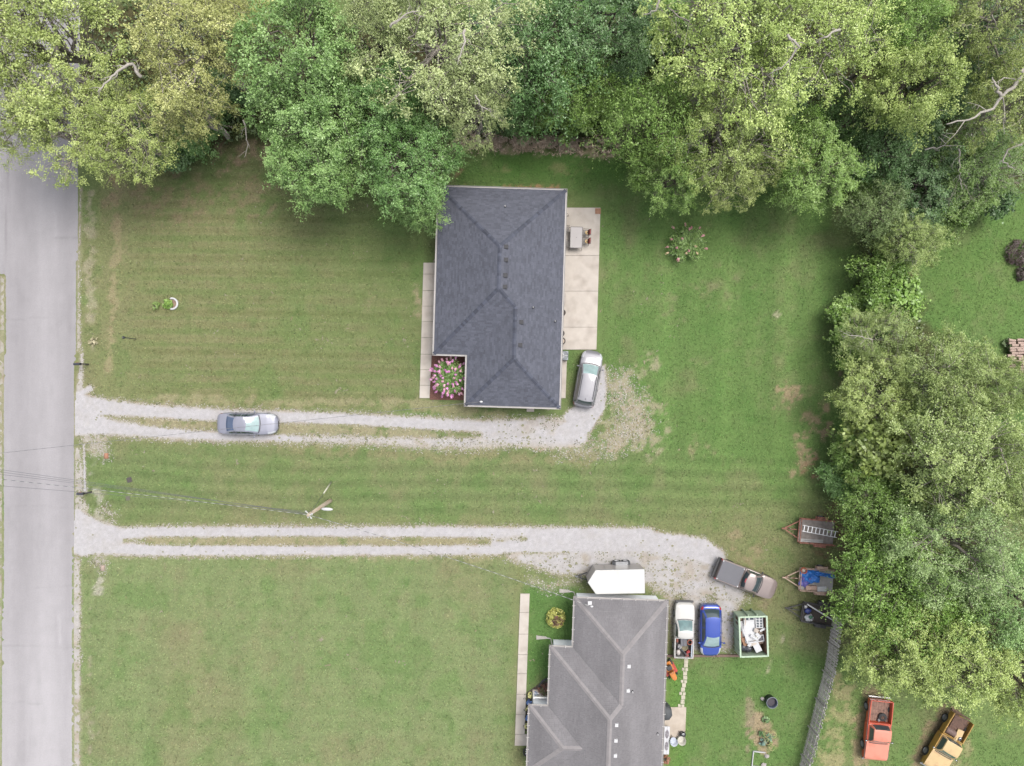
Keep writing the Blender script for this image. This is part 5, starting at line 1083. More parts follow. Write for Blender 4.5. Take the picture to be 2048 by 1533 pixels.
# --- picket fence, each picket its own part
fence = thing('picket_fence', 'tall weathered grey wooden fence running from the trees', 'fence', P(1630, 1400))
fo = Vector(fence.location); M_PICK = [mat('weathered_picket_%d' % i, S(*c, 1.3), 0.95, var=0.22, scale=4, stretch=(3, 3, 0.6)) for i, c in enumerate(((226, 220, 214), (200, 194, 190), (240, 234, 228)))]
path = [(1664, 1226), (1660, 1268), (1650, 1330), (1632, 1400), (1612, 1480), (1598, 1533), (1586, 1585)]
pts = [P(*q) for q in path]; cum = [0]
for a, b in zip(pts[:-1], pts[1:]): cum.append(cum[-1] + (b - a).length)
def along(t):
    for i in range(len(pts) - 1):
        if t <= cum[i + 1]: return pts[i].lerp(pts[i + 1], (t - cum[i]) / (cum[i + 1] - cum[i])), (pts[i + 1] - pts[i]).normalized()
    return pts[-1], (pts[-1] - pts[-2]).normalized()
rr = random.Random(8); t = 0.0; pick = []
for v in range(5):
    h_ = 1.84 + 0.03 * v; mb = MB().add([(-0.062, -0.011, 0.05), (0.062, -0.011, 0.05), (0.062, 0.011, 0.05), (-0.062, 0.011, 0.05), (-0.062, -0.011, h_ - 0.05), (0.062, -0.011, h_ - 0.05), (0.062, 0.011, h_ - 0.05), (-0.062, 0.011, h_ - 0.05), (-0.035, -0.011, h_), (0.035, -0.011, h_), (0.035, 0.011, h_), (-0.035, 0.011, h_)],
        [(3, 2, 1, 0), (0, 1, 5, 4), (1, 2, 6, 5), (2, 3, 7, 6), (3, 0, 4, 7), (4, 5, 9, 8), (5, 6, 10, 9), (6, 7, 11, 10), (7, 4, 8, 11), (8, 9, 10, 11)]); pick.append(mb.mesh('picket', M_PICK[v % 3]))
i = 0
while t < cum[-1]:
    q, d = along(t); n_ = Vector((-d.y, d.x, 0)); o = link('picket', rr.choice(pick), fence); o.location = q - fo + n_ * 0.02 * (1 if i % 2 else -1); o.rotation_euler = (rr.uniform(-0.03, 0.03), rr.uniform(-0.04, 0.04), math.atan2(d.y, d.x) + rr.uniform(-0.06, 0.06)); t += 0.142; i += 1
for k in range(int(cum[-1] / 2.4) + 1):
    q, d = along(min(cum[-1] - 0.05, k * 2.4)); n_ = Vector((-d.y, d.x, 0)); c = q - fo + n_ * -0.12; MB().box((c.x, c.y, 0.9), (0.09, 0.09, 1.8), math.atan2(d.y, d.x)).build('post', M_PICK[1], fence)
for z in (0.4, 1.0, 1.6):
    for a, b in zip(pts[:-1], pts[1:]):
        d = (b - a).normalized(); n_ = Vector((-d.y, d.x, 0)) * -0.055; MB().bar(a - fo + n_ + Vector((0, 0, z)), b - fo + n_ + Vector((0, 0, z)), 0.04, 0.09).build('rail', M_PICK[1], fence)

# --- utility pole, its guy wire and the lines
PT = 6.75; pb_ = P(661, 1001.5); M_POLE = mat('pole_wood', S(216, 200, 178), 0.9, var=0.15, scale=3, col2=S(206, 174, 146), mscale=1.2, stretch=(4, 4, 0.5)); pole = thing('utility_pole', 'wooden utility pole with guy wire standing on the lawn', 'utility pole', (pb_.x, pb_.y, 0))
MB().tube([(0, 0, -0.1), (0, 0, 0.4), (0.02, 0.0, PT)], [0.17, 0.165, 0.115], 14).build('shaft', M_POLE, pole, True)
for z, a in ((PT - 0.12, 0.3), (PT - 0.45, 2.4), (PT - 0.75, 4.2), (PT - 0.3, 5.4)):
    MB().bar((0, 0, z), (0.3 * math.cos(a), 0.3 * math.sin(a), z + 0.02), 0.06).blob((0.32 * math.cos(a), 0.32 * math.sin(a), z + 0.03), (0.14, 0.14, 0.16), 2, 8, 0.0).build('insulator', M_WHITEP, pole)
MB().bar((0, 0, 3.6), (0.35, -0.05, 3.70), 0.07).build('lamp_arm', M_STEEL, pole)
la = MB().blob((0, 0, 0), (0.95, 0.26, 0.16), 3, 12, 0.0, Matrix.Translation((0.66, -0.07, 3.71)) @ Matrix.Rotation(-0.05, 4, 'Z')); la.build('yard_lamp', M_WHITEP, pole, True)
gb = P(663.5, 963); ge = gb - pb_; gt = Vector((0.05, 0.05, PT - 0.5)); MB().tube([gt, ge + Vector((0, 0, 0.05))], 0.02, 6).build('guy_wire', M_STEEL, pole)
gdir = (gt - ge).normalized(); MB().tube([ge + gdir * 0.1, ge + gdir * 1.3, ge + gdir * 2.6], [0.05, 0.06, 0.05], 8).build('guy_guard', mat('pale_yellow_plastic', S(236, 234, 214), 0.5), pole, True)
def wire(label, a, b, sag, r, m, n=24, strand=False):
    ps = [a.lerp(b, i / n) - Vector((0, 0, sag * 4 * (i / n) * (1 - i / n))) for i in range(n + 1)]; o = tag(MB().tube(ps, r, 5, False).build('power_line', m), label, 'power line')
    if strand:      # the twisted pair: pale wraps spaced along the dark conductor
        L_ = (b - a).length; k = int(L_ / 0.62)
        for i in range(k):
            t0, t1 = (i + 0.15) / k, (i + 0.72) / k; f_ = lambda t: a.lerp(b, t) - Vector((0, 0, sag * 4 * t * (1 - t) - r * 0.8)); MB().tube([f_(t0), f_((t0 + t1) / 2), f_(t1)], [r * 0.5, r * 1.1, r * 0.5], 5).build('strand', strand, o)
M_WIRE = mat('dark_wire', S(112, 112, 118), 0.6); M_WIREP = mat('pale_wire', S(200, 202, 198), 0.5, var=0.03)
ptop = pb_ + Vector((0.02, 0, PT - 0.2)); e1 = P(-260, 945, 7.4); e2 = P(-260, 930, 7.2); e3 = P(-260, 975, 7.0)
wire('twisted pale power line from the pole across the road', ptop, P(-260, 932, 7.3), 0.5, 0.018, M_WIRE, strand=M_WIREP)
for lab, dz, ey, hh, sg in (('topmost thin dark line between pole and road', 0.05, 905, 7.8, 0.45), ('thin dark line just below the topmost one', -0.2, 912, 7.6, 0.4), ('thin dark line above the twisted line', -0.45, 920, 7.5, 0.5), ('lowest thin dark line crossing from pole over road', -1.0, 953, 6.8, 0.4)):
    wire(lab, pb_ + Vector((-0.1, 0.1, PT + dz)), P(-260, ey, hh), sg, 0.012, M_WIRE)
wire('twisted pale power line from the pole to the grey roof', ptop, MAST2 + Vector((0, 0, 0.05)), 0.75, 0.02, M_WIRE, strand=M_WIREP)
wire('thin twisted line from across the road to the charcoal roof', P(-260, 935, 7.2), MAST1 + Vector((0, 0, 0.05)), 0.9, 0.014, M_WIRE, 36, strand=mat('dark_strand', S(150, 150, 152), 0.6))

# --- mailboxes, lamp post, utility lids, culvert ends
def mailbox(label, px, py, rz):
    p = P(px, py); t = thing('mailbox', label, 'mailbox', (p.x, p.y, 0), rz); MB().box((0, 0, 0.5), (0.1, 0.1, 1.04)).build('post', M_MBP, t); MB().box((-0.2, 0, 0.98), (0.75, 0.09, 0.08)).build('arm', M_MBP, t)
    pr = [(-0.10, 0), (0.10, 0), (0.10, 0.13), (0.07, 0.2), (0, 0.23), (-0.07, 0.2), (-0.10, 0.13)]; n = len(pr)
    MB().add([(x, y, 1.03 + z) for x in (-0.52, 0.0) for y, z in pr], [(j, (j + 1) % n, n + (j + 1) % n, n + j) for j in range(n)] + [tuple(range(n)), tuple(range(2 * n - 1, n - 1, -1))]).build('box', M_MB, t)
    MB().box((-0.2, 0.12, 1.22), (0.16, 0.02, 0.05)).build('flag', M_TAIL, t); return t
M_MB = mat('black_mailbox', S(66, 68, 80), 0.4, coat=0.3); M_MBP = mat('dark_post', S(84, 78, 74), 0.8)
mailbox('black mailbox on a post beside the dark-roofed house drive', 177, 729, 0.05); mailbox('black mailbox by the road at the grey-roofed house drive', 183, 984, 0.0)
p = P(272, 678.5); t = thing('garden_post', 'slim dark metal post with small lamp on the front lawn', 'lamp post', (p.x, p.y, 0)); MB().tube([(0, 0, 0), (0, 0, 1.75)], 0.035, 8).build('post', M_MB, t); MB().lathe([(0.04, 1.7), (0.10, 1.78), (0.12, 1.98), (0.05, 2.08), (0.001, 2.1)], 8).build('lantern', M_MB, t); MB().bar((-0.22, 0, 1.5), (0.22, 0, 1.5), 0.03).build('crossbar', M_MB, t)
M_LID = mat('dark_lid', S(92, 84, 84), 0.8, var=0.1)
for px, py, rz, lab, s_ in ((259, 960, 0.3, 'dark square access hatch set in the lawn', 0.42), (256, 997, 0.2, 'worn faded access hatch half hidden in grass', 0.34)):
    p = P(px, py); o = MB().box((0, 0, 0.02), (s_, s_, 0.05)).box((0, 0, 0.05), (s_ * 0.8, s_ * 0.8, 0.02)).box((s_ * 0.2, 0, 0.065), (0.08, 0.03, 0.02)).build('access_hatch', M_LID if s_ > 0.4 else mat('faded_lid', S(124, 120, 108), 0.9), bevel=0.008); o.location = (p.x, p.y, 0); o.rotation_euler = (0, 0, rz); tag(o, lab, 'access hatch')
M_TERR = mat('terracotta', S(206, 150, 122), 0.9, var=0.1)
for px, py, lab in ((213, 912, 'terracotta culvert pipe end by the dark-roofed house drive'), (206, 1136, 'concrete culvert pipe end below the grey-roofed house drive')):
    p = P(px, py); o = MB().lathe([(0.17, -0.22), (0.19, 0.22), (0.14, 0.22), (0.13, -0.22)], 16, Matrix.Rotation(math.pi / 2, 4, 'X')).build('culvert_pipe', M_TERR if py < 1000 else mat('pinkish_concrete', S(206, 184, 170), 0.9), None, True); o.location = (p.x, p.y, 0.0); tag(o, lab, 'pipe')

# --- patio of the charcoal-roofed house: table, chairs, pots, air conditioner
p = P(1152.5, 475.5, 0.75); tb = thing('patio_table', 'rectangular glass patio table with dark metal frame', 'table', (p.x, p.y, 0.10), math.radians(-1.7)); M_PM = mat('bronze_metal', S(86, 78, 76), 0.5); M_TT = mat('frosted_glass', S(164, 157, 157), 0.4, var=0.05, scale=2)
tw, tl = 0.98, 1.72
MB().box((0, 0, 0.70), (tw, tl, 0.012)).build('glass_top', M_TT, tb)
f = MB()
for s in (-1, 1): f.box((s * tw / 2, 0, 0.70), (0.04, tl, 0.04)).box((0, s * tl / 2, 0.7), (tw - 0.042, 0.04, 0.038))
f.build('frame', M_PM, tb); MB().lathe([(0.03, 0.71), (0.035, 0.72), (0.001, 0.72)], 10).build('umbrella_hole', M_PM, tb)
for sx in (-1, 1):
    for sy in (-1, 1): MB().tube([(sx * (tw / 2 - 0.06), sy * (tl / 2 - 0.06), 0.69), (sx * (tw / 2 + 0.01), sy * (tl / 2 + 0.02), 0.35), (sx * (tw / 2 + 0.05), sy * (tl / 2 + 0.06), 0.0)], 0.022, 6).build('leg', M_PM, tb)
def patio_chair(px, py, rz, label, cushion):
    p = P(px, py, 0.5); t = thing('patio_chair', label, 'chair', (p.x, p.y, 0.10), rz)                 # seat looks towards -x
    for k in range(5): MB().box((-0.22 + k * 0.10, 0, 0.42), (0.06, 0.46, 0.02)).build('seat_slat', M_PM, t)
    for s in (-1, 1):
        MB().tube([(-0.26, s * 0.27, 0), (-0.28, s * 0.27, 0.62), (0.2, s * 0.27, 0.64), (0.26, s * 0.25, 0.42)], 0.018, 6).build('arm', M_PM, t); MB().tube([(0.28, s * 0.25, 0), (0.24, s * 0.24, 0.42), (0.36, s * 0.24, 0.92)], 0.018, 6).build('back_leg', M_PM, t)
    MB().bar((0.36, -0.24, 0.92), (0.36, 0.24, 0.92), 0.035).build('top_rail', M_PM, t)
    if cushion:
        MB().box((0, 0, 0), (0.09, 0.44, 0.46), M=Matrix.Translation((0.25, 0, 0.70)) @ Matrix.Rotation(0.24, 4, 'Y')).build('back_cushion', M_CUSH, t, bevel=0.03)
        c = MB().lathe([(0.001, 0.07), (0.1, 0.065), (0.15, 0.03), (0.16, 0)], 12, Matrix.Translation((0.06, 0, 0.45)) @ Matrix.Rotation(0.5, 4, 'Y')).build('throw_pillow', M_YEL, t, True); MB().lathe([(0.001, 0.085), (0.05, 0.082), (0.07, 0.06)], 10, Matrix.Translation((0.06, 0, 0.45)) @ Matrix.Rotation(0.5, 4, 'Y')).build('flower_centre', M_BLK, c, True)
    else:
        for k in range(5): MB().bar((0.24, -0.2 + k * 0.1, 0.45), (0.35, -0.2 + k * 0.1, 0.9), 0.02).build('back_slat', M_PM, t)
    return t
M_CUSH = mat('red_cushion', S(170, 84, 80), 0.8, var=0.12, scale=8); M_YEL = mat('yellow_pillow', S(240, 206, 150), 0.8)
patio_chair(1172, 466, math.radians(-2), 'patio chair with red cushion at the table, nearer the brick pad', True); patio_chair(1171.5, 483.5, math.radians(-2), 'patio chair with red cushion at the table, farther from brick pad', True)
patio_chair(1131.5, 459, math.radians(178), 'dark slatted patio chair by the house wall, nearer the brick pad', False); patio_chair(1130.5, 488, math.radians(178), 'dark slatted patio chair by the house wall, farther from brick pad', False)
p = P(1132, 434); t = thing('plant_stand', 'small dark metal plant stand against the house wall', 'plant stand', (p.x, p.y, 0.10)); MB().lathe([(0.14, 0.5), (0.16, 0.52), (0.14, 0.54)], 12).build('ring', M_PM, t)
for a in (0, 2.1, 4.2): MB().tube([(0.15 * math.cos(a), 0.15 * math.sin(a), 0.52), (0.1 * math.cos(a), 0.1 * math.sin(a), 0.25), (0.2 * math.cos(a), 0.2 * math.sin(a), 0)], 0.014, 5).build('leg', M_PM, t)
M_POT = mat('black_pot', S(62, 56, 56), 0.5); M_SOIL = mat('potting_soil', S(120, 104, 92), 0.95, var=0.3, scale=9)
for px, py, r_, lab in ((1123.5, 627, 0.26, 'black rimmed planter pot alone against the patio wall'), (1121.5, 668, 0.25, 'dark planter pot against the wall beside a paler filled pot'), (1123, 683, 0.27, 'planter pot with pale filling, nearest the air conditioner')):
    p = P(px, py); t = thing('planter_pot', lab, 'planter', (p.x, p.y, 0.10)); MB().lathe([(0.001, 0), (r_ * 0.75, 0), (r_, 0.40), (r_ + 0.03, 0.42), (r_ + 0.03, 0.46), (r_ - 0.03, 0.46), (r_ - 0.05, 0.38)], 20).build('pot', M_POT, t, True); MB().lathe([(0.001, 0.40), (r_ - 0.05, 0.39)], 20).build('soil', mat('pale_fill', S(216, 200, 184), 0.9) if py > 680 else M_SOIL, t)
p = P(1127, 599); t = thing('garden_bench', 'pale narrow bench against the wall by the patio', 'bench', (p.x, p.y, 0.10), math.radians(-1.7)); MB().box((0, 0, 0.42), (0.3, 0.85, 0.05)).build('seat', mat('pale_wood', S(206, 196, 188), 0.8), t)
for sy in (-1, 1):
    MB().box((0, sy * 0.36, 0.2), (0.26, 0.06, 0.40)).build('leg', M_PM, t)
p = P(1128, 711.5, 0.8); t = thing('air_conditioner', 'grey air conditioning unit with round fan grille by the house', 'air conditioner', (p.x, p.y, 0.10), math.radians(-1.7)); M_AC = mat('grey_ac', S(164, 172, 180), 0.5)
MB().box((0, 0, 0.36), (0.70, 0.74, 0.72)).build('cabinet', M_AC, t, bevel=0.03); g_ = MB().lathe([(0.001, 0.70), (0.30, 0.70), (0.31, 0.735), (0.33, 0.735), (0.33, 0.70)], 24).build('fan_ring', M_BLK, t)
for k in range(5): MB().lathe([(0.06 * (k + 1) - 0.006, 0.748), (0.06 * (k + 1), 0.752), (0.06 * (k + 1) + 0.006, 0.748)], 24).build('grille_ring', M_STEEL, g_)
for k in range(3): MB().box((0, 0, 0), (0.26, 0.11, 0.012), M=Matrix.Rotation(k * 2.094, 4, 'Z') @ Matrix.Translation((0.15, 0, 0.725)) @ Matrix.Rotation(0.3, 4, 'X')).build('fan_blade', M_WHITEP, g_)

# --- behind the grey-roofed house
p = P(1341, 1341, 0.5); mo = thing('riding_mower', 'orange riding mower parked against the grey-roofed house', 'lawn mower', (p.x, p.y, 0), math.radians(-62)); M_OR = mat('orange_mower', S(232, 140, 44), 0.35, coat=0.5)
MB().prism([(0.05, -0.24), (0.62, -0.2), (0.78, -0.1), (0.78, 0.1), (0.62, 0.2), (0.05, 0.24)], 0.45, 0.86).build('hood', M_OR, mo, bevel=0.05); MB().box((-0.35, 0, 0.5), (0.75, 0.62, 0.12)).build('body', M_OR, mo, bevel=0.03); MB().box((-0.3, 0, 0.66), (0.42, 0.44, 0.16)).box((-0.52, 0, 0.86), (0.1, 0.44, 0.34)).build('seat', M_BLK, mo, bevel=0.05)
MB().box((0.0, 0, 0.26), (0.9, 1.05, 0.16)).build('mower_deck', mat('red_deck', S(206, 74, 52), 0.5), mo, bevel=0.05); MB().tube([(0.05, 0, 0.8), (-0.05, 0, 1.0)], 0.025, 6).lathe([(0.15, -0.012), (0.17, 0), (0.15, 0.012)], 16, Matrix.Translation((-0.06, 0, 1.02)) @ Matrix.Rotation(-0.4, 4, 'Y')).build('steering_wheel', M_BLK, mo)
for x, yy, r_, w_ in ((-0.52, 0.36, 0.26, 0.2), (0.55, 0.36, 0.19, 0.14)):
    ty, rm = wheel_mesh(r_, w_, r_ * 0.5, M_WHITEP)
    for s in (-1, 1): o = link('wheel', ty, mo); o.location = (x, s * yy, r_); link('rim', rm, o); o.rotation_euler = (0, 0, math.pi if s > 0 else 0)
p = P(1336.5, 1424.5, 0.9); gr = thing('covered_grill', 'grill under a dark grey cover on the back patio', 'grill', (p.x - 0.15, p.y - 0.1, 0.08), 0.1); gm = MB(); pr = [(0.52, 0), (0.50, 0.5), (0.50, 0.8), (0.42, 0.98), (0.2, 1.08), (0.001, 1.1)]
gm.lathe(pr, 8, Matrix.Scale(1.25, 4, (0, 1, 0)) @ Matrix.Rotation(0.39, 4, 'Z')).build('cover', mat('grey_cover', S(88, 92, 96), 0.7, var=0.15, scale=3), gr, True)
p = P(1331.5, 1481, 0.45); bn = thing('white_bench', 'long white bench with two dark worn patches by the wall', 'bench', (p.x, p.y, 0), math.radians(-2)); M_WB = mat('white_worn_bench', S(236, 236, 240), 0.6, var=0.06, scale=2)
for k in range(3): MB().box((-0.22 + k * 0.21, 0, 0.45), (0.2, 2.3, 0.04)).build('seat_board', M_WB, bn)
M_WORN = mat('worn_patch', S(150, 144, 150), 0.8, var=0.3, scale=5, col2=S(206, 204, 208), mscale=4)
for yy in (0.52, -0.48): MB().prism([(0.16 * math.cos(a), 0.36 * math.sin(a)) for a in np.linspace(0, 5.9, 14)], 0.471, 0.478, Matrix.Translation((0.08, yy, 0))).build('worn_patch', M_WORN, bn)
for yy in (-0.95, 0.0, 0.95): MB().box((0, yy, 0.21), (0.5, 0.08, 0.42)).build('leg', M_WB, bn)
def bucket_chair(px, py, rz, lab, m):
    p = P(px, py, 0.5); t = thing('plastic_chair', lab, 'chair', (p.x, p.y, 0.0), rz); sh_ = MB(); n = 14; vs = []
    for i in range(n + 1):
        a = -2.2 + 4.4 * i / n
        for r_, z in ((0.05, 0.40), (0.22, 0.40), (0.29, 0.46), (0.33, 0.66 + 0.16 * math.cos(a)), (0.345, 0.66 + 0.16 * math.cos(a))): vs.append((math.cos(a) * r_, math.sin(a) * r_, z))
    sh_.add(vs, [(i * 5 + j, (i + 1) * 5 + j, (i + 1) * 5 + j + 1, i * 5 + j + 1) for i in range(n) for j in range(4)]); sh_.lathe([(0.001, 0.40), (0.24, 0.402)], 14); sh_.build('shell', m, t, True)
    for sx in (-1, 1):
        for sy in (-1, 1): MB().tube([(sx * 0.16, sy * 0.16, 0.4), (sx * 0.22, sy * 0.22, 0)], 0.02, 6).build('leg', M_STEEL, t)
bucket_chair(1347.5, 1482, -2.0, 'pale blue tub chair beside the long white bench', mat('pale_blue_plastic', S(214, 222, 238), 0.5)); bucket_chair(1362.5, 1480, -1.2, 'cream tub chair at the edge of the back patio', mat('cream_plastic', S(226, 222, 208), 0.5))
p = P(1365, 1469, 0.3); o = thing('fire_pit', 'small dark smoker by the cream tub chair', 'smoker', (p.x, p.y, 0.08)); MB().lathe([(0.05, 0), (0.22, 0.12), (0.27, 0.3), (0.24, 0.32), (0.18, 0.15)], 14).build('bowl', M_BLK, o, True); MB().blob((0.02, 0, 0.26), (0.3, 0.26, 0.12), 9, 10, 0.2).build('ash', M_STEEL, o)
for a in (0.5, 2.6, 4.7): MB().tube([(0.2 * math.cos(a), 0.2 * math.sin(a), 0.2), (0.34 * math.cos(a), 0.34 * math.sin(a), 0)], 0.016, 5).build('leg', M_RUST, o)
# garden patch: tub, tomato cages, white frame
p = P(1538, 1398.5); o = thing('garden_tub', 'large dark blue tub standing in the back garden', 'tub', (p.x, p.y, 0)); MB().lathe([(0.001, 0), (0.40, 0), (0.44, 0.7), (0.47, 0.72), (0.45, 0.74), (0.41, 0.7), (0.38, 0.45)], 24).build('shell', mat('dark_blue_plastic', S(84, 92, 112), 0.5), o, True); MB().lathe([(0.001, 0.45), (0.385, 0.44)], 20).build('contents', mat('tub_contents', S(84, 78, 88), 0.8, var=0.4, scale=12), o); MB().lathe([(0.455, 0.735), (0.475, 0.75), (0.44, 0.75)], 24).build('rim', mat('tub_rim', S(176, 184, 194), 0.5), o, True)
M_CAGE = mat('yellow_wire', S(220, 212, 140), 0.5)
for i, (px, py, lab) in enumerate(((1527, 1460, 'upper yellow wire plant cage in the garden bed'), (1541, 1462, 'yellow wire plant cage on the bare right side of the bed'), (1529, 1475, 'middle yellow wire plant cage over leafy plant'), (1538, 1487, 'lowest yellow wire plant cage near the white frame'))):
    p = P(px, py); t = thing('plant_cage', lab, 'plant cage', (p.x, p.y, 0))
    for z, r_ in ((0.15, 0.14), (0.45, 0.19), (0.75, 0.24)): MB().tube([(r_ * math.cos(a), r_ * math.sin(a), z) for a in np.linspace(0, 6.2832, 15)], 0.012, 5, False).build('ring', M_CAGE, t)
    for a in (0.4, 2.5, 4.6): MB().tube([(0.12 * math.cos(a), 0.12 * math.sin(a), 0), (0.25 * math.cos(a), 0.25 * math.sin(a), 0.8)], 0.011, 5).build('stake', M_CAGE, t)
p = P(1517, 1518); t = thing('raised_bed', 'white board frame of a raised grassy bed', 'raised bed', (p.x, p.y, 0), math.radians(-6)); MB().box((-0.52, 0, 0.08), (0.06, 1.25, 0.16)).build('board', M_WB, t); MB().box((0, 0.62, 0.08), (0.96, 0.06, 0.16)).build('board', M_WB, t); MB().box((0, -0.62, 0.08), (0.96, 0.06, 0.16)).build('board', M_WB, t)
M_ROCK = mat('pale_rock', S(206, 198, 194), 0.9, var=0.15, scale=6)
for i, (px, py, s_, lab) in enumerate(((1533, 1512, 0.42, 'pale rock at the corner of the white bed frame'), (1527, 1529, 0.46, 'pale rock at the far end of the white bed frame'), (1524, 1397, 0.36, 'pale rock beside the dark blue tub'))):
    p = P(px, py); o = MB().blob((0, 0, 0.08), (s_, s_ * 0.8, 0.26), 60 + i, 10, 0.2).build('rock', M_ROCK); o.location = (p.x, p.y, 0); tag(o, lab, 'rock')
# firewood at the right edge: each log
fw = random.Random(3); M_LOG = mat('pale_logs', S(206, 180, 166), 0.9, var=0.18, scale=5, stretch=(0.6, 4, 4)); k = 0
for row in range(13):
    for c in range(3):
        px, py = 2023 + c * 14 + fw.uniform(-3, 3) + (row % 3) * 2, 681 + row * 5.3 + fw.uniform(-1, 1); p = P(px, py, 0.5); r_ = fw.uniform(0.09, 0.13); L_ = fw.uniform(0.5, 0.62); z = 0.62 + fw.uniform(-0.04, 0.06)
        o = MB().tube([(-L_ / 2, 0, 0), (0, fw.uniform(-.02, .02), 0), (L_ / 2, 0, 0)], [r_, r_ * 1.04, r_ * 0.95], 8).build('log', M_LOG); o.location = (p.x, p.y, z); o.rotation_euler = (0, 0, fw.uniform(-0.16, 0.16)); tag(o, 'pale split log on the top of the firewood stack', 'log', 'logs on top of the firewood stack')
p = P(2052, 714); o = thing('firewood_stack', 'lower courses of the pale firewood stack beside the clearing', 'firewood', (p.x, p.y, 0))
for row in range(12):
    for lv in range(2): MB().tube([(-1.05, (row - 5.5) * 0.235, 0.13 + lv * 0.24), (1.05, (row - 5.5) * 0.235, 0.13 + lv * 0.24)], 0.12, 8).build('log_row', M_LOG, o)
# ------------------------------------------------------------------ trees and plants
def leaf_mat(name, trans=0.18):
    m = bpy.data.materials.new(name); m.use_nodes = True; nt = m.node_tree; N = nt.nodes.new; L = nt.links.new
    nt.nodes.remove(nt.nodes['Principled BSDF']); out = nt.nodes['Material Output']
    oi = N('ShaderNodeObjectInfo'); at = N('ShaderNodeAttribute'); at.attribute_name = 'rnd'
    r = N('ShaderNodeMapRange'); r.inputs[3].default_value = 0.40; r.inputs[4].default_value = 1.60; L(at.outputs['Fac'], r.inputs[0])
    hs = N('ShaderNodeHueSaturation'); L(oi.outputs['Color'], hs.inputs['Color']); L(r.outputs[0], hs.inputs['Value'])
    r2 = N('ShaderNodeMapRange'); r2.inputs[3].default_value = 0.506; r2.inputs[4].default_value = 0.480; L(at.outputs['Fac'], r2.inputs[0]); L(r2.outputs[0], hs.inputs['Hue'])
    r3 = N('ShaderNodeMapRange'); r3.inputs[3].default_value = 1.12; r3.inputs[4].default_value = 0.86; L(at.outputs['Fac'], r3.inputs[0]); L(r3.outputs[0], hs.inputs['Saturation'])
    p = N('ShaderNodeBsdfPrincipled'); p.inputs['Roughness'].default_value = 0.42; p.inputs['Specular IOR Level'].default_value = 0.55; L(hs.outputs[0], p.inputs['Base Color'])
    t = N('ShaderNodeBsdfTranslucent'); L(hs.outputs[0], t.inputs['Color']); mx = N('ShaderNodeMixShader'); mx.inputs[0].default_value = trans
    L(p.outputs[0], mx.inputs[1]); L(t.outputs[0], mx.inputs[2]); L(mx.outputs[0], out.inputs['Surface']); return m
M_LEAF = leaf_mat('leaves'); M_BARK = mat('bark', S(150, 140, 128), 0.95, var=0.25, scale=6, col2=S(112, 100, 88), mscale=3); M_BARKP = mat('pale_bark', S(196, 186, 174), 0.95, var=0.2, scale=6); M_DEAD = mat('dead_wood', S(204, 196, 186), 0.9, var=0.15, scale=8)

def unit(v): return v / (np.linalg.norm(v, axis=-1, keepdims=True) + 1e-9)
def leaves_at(rg, cen, out, rad, per, size, aspect=0.55, up=0.55, jit=0.55, elong=None, flat=0.65, nb=0):
    """leaf quads spread through puffs: cen (k,3), out (k,3) outward dirs, rad (k,), -> V, F, rnd"""
    k = len(cen); n = k * per
    u = unit(rg.normal(size=(k, per, 3))); rr = rg.uniform(0.35, 1.0, (k, per, 1)) ** 0.6
    off = u * rr * rad[:, None, None]; off[..., 2] *= flat
    if elong is not None:
        al = (off * out[:, None, :]).sum(-1, keepdims=True); off = off + out[:, None, :] * al * (elong - 1)
    if nb:      # leaves strung along branchlets that fan out of each tip
        db = unit(rg.normal(size=(k, nb, 3)) * np.array([1, 1, 0.55]) + out[:, None, :] * 0.55); idx = rg.integers(0, nb, (k, per)); dd = np.take_along_axis(db, idx[..., None], 1); ln = rg.uniform(0.6, 1.45, (k, nb)) * (1.45 if nb == 6 else 1.0); tt = rg.uniform(0.05, 1, (k, per)) ** 0.8
        line = dd * (tt * np.take_along_axis(ln, idx, 1) * rad[:, None])[..., None]; line[..., 2] -= 0.22 * rad[:, None] * tt ** 2; line = line + rg.normal(size=(k, per, 3)) * 0.075
        off = np.where((rg.uniform(0, 1, (k, per, 1)) < 0.78), line, off * 0.75)
    pos = (cen[:, None, :] + off).reshape(-1, 3)
    nr = unit(u * 0.55 + out[:, None, :] * 0.25 + np.array([0, 0, up]) + rg.normal(size=(k, per, 3)) * jit).reshape(-1, 3)
    t = unit(np.cross(nr, rg.normal(size=(n, 3)))); b = np.cross(nr, t)
    s = (size * rg.uniform(0.65, 1.35, n))[:, None]
    V = np.stack([pos - t * s * 0.5, pos + b * s * aspect * 0.5 - t * s * 0.05, pos + t * s * 0.5, pos - b * s * aspect * 0.5 - t * s * 0.05], 1).reshape(-1, 3)
    pr = rg.uniform(0, 1, (k, 1)); r = (0.58 * pr + 0.22 * rg.uniform(0, 1, (k, per)) + 0.20 * (u[..., 2] * 0.5 + 0.5)).reshape(-1)  # upper leaves of a puff coloured lighter, as if lit from above; rest random
    return V, np.arange(4 * n).reshape(-1, 4), np.clip(r, 0, 1)
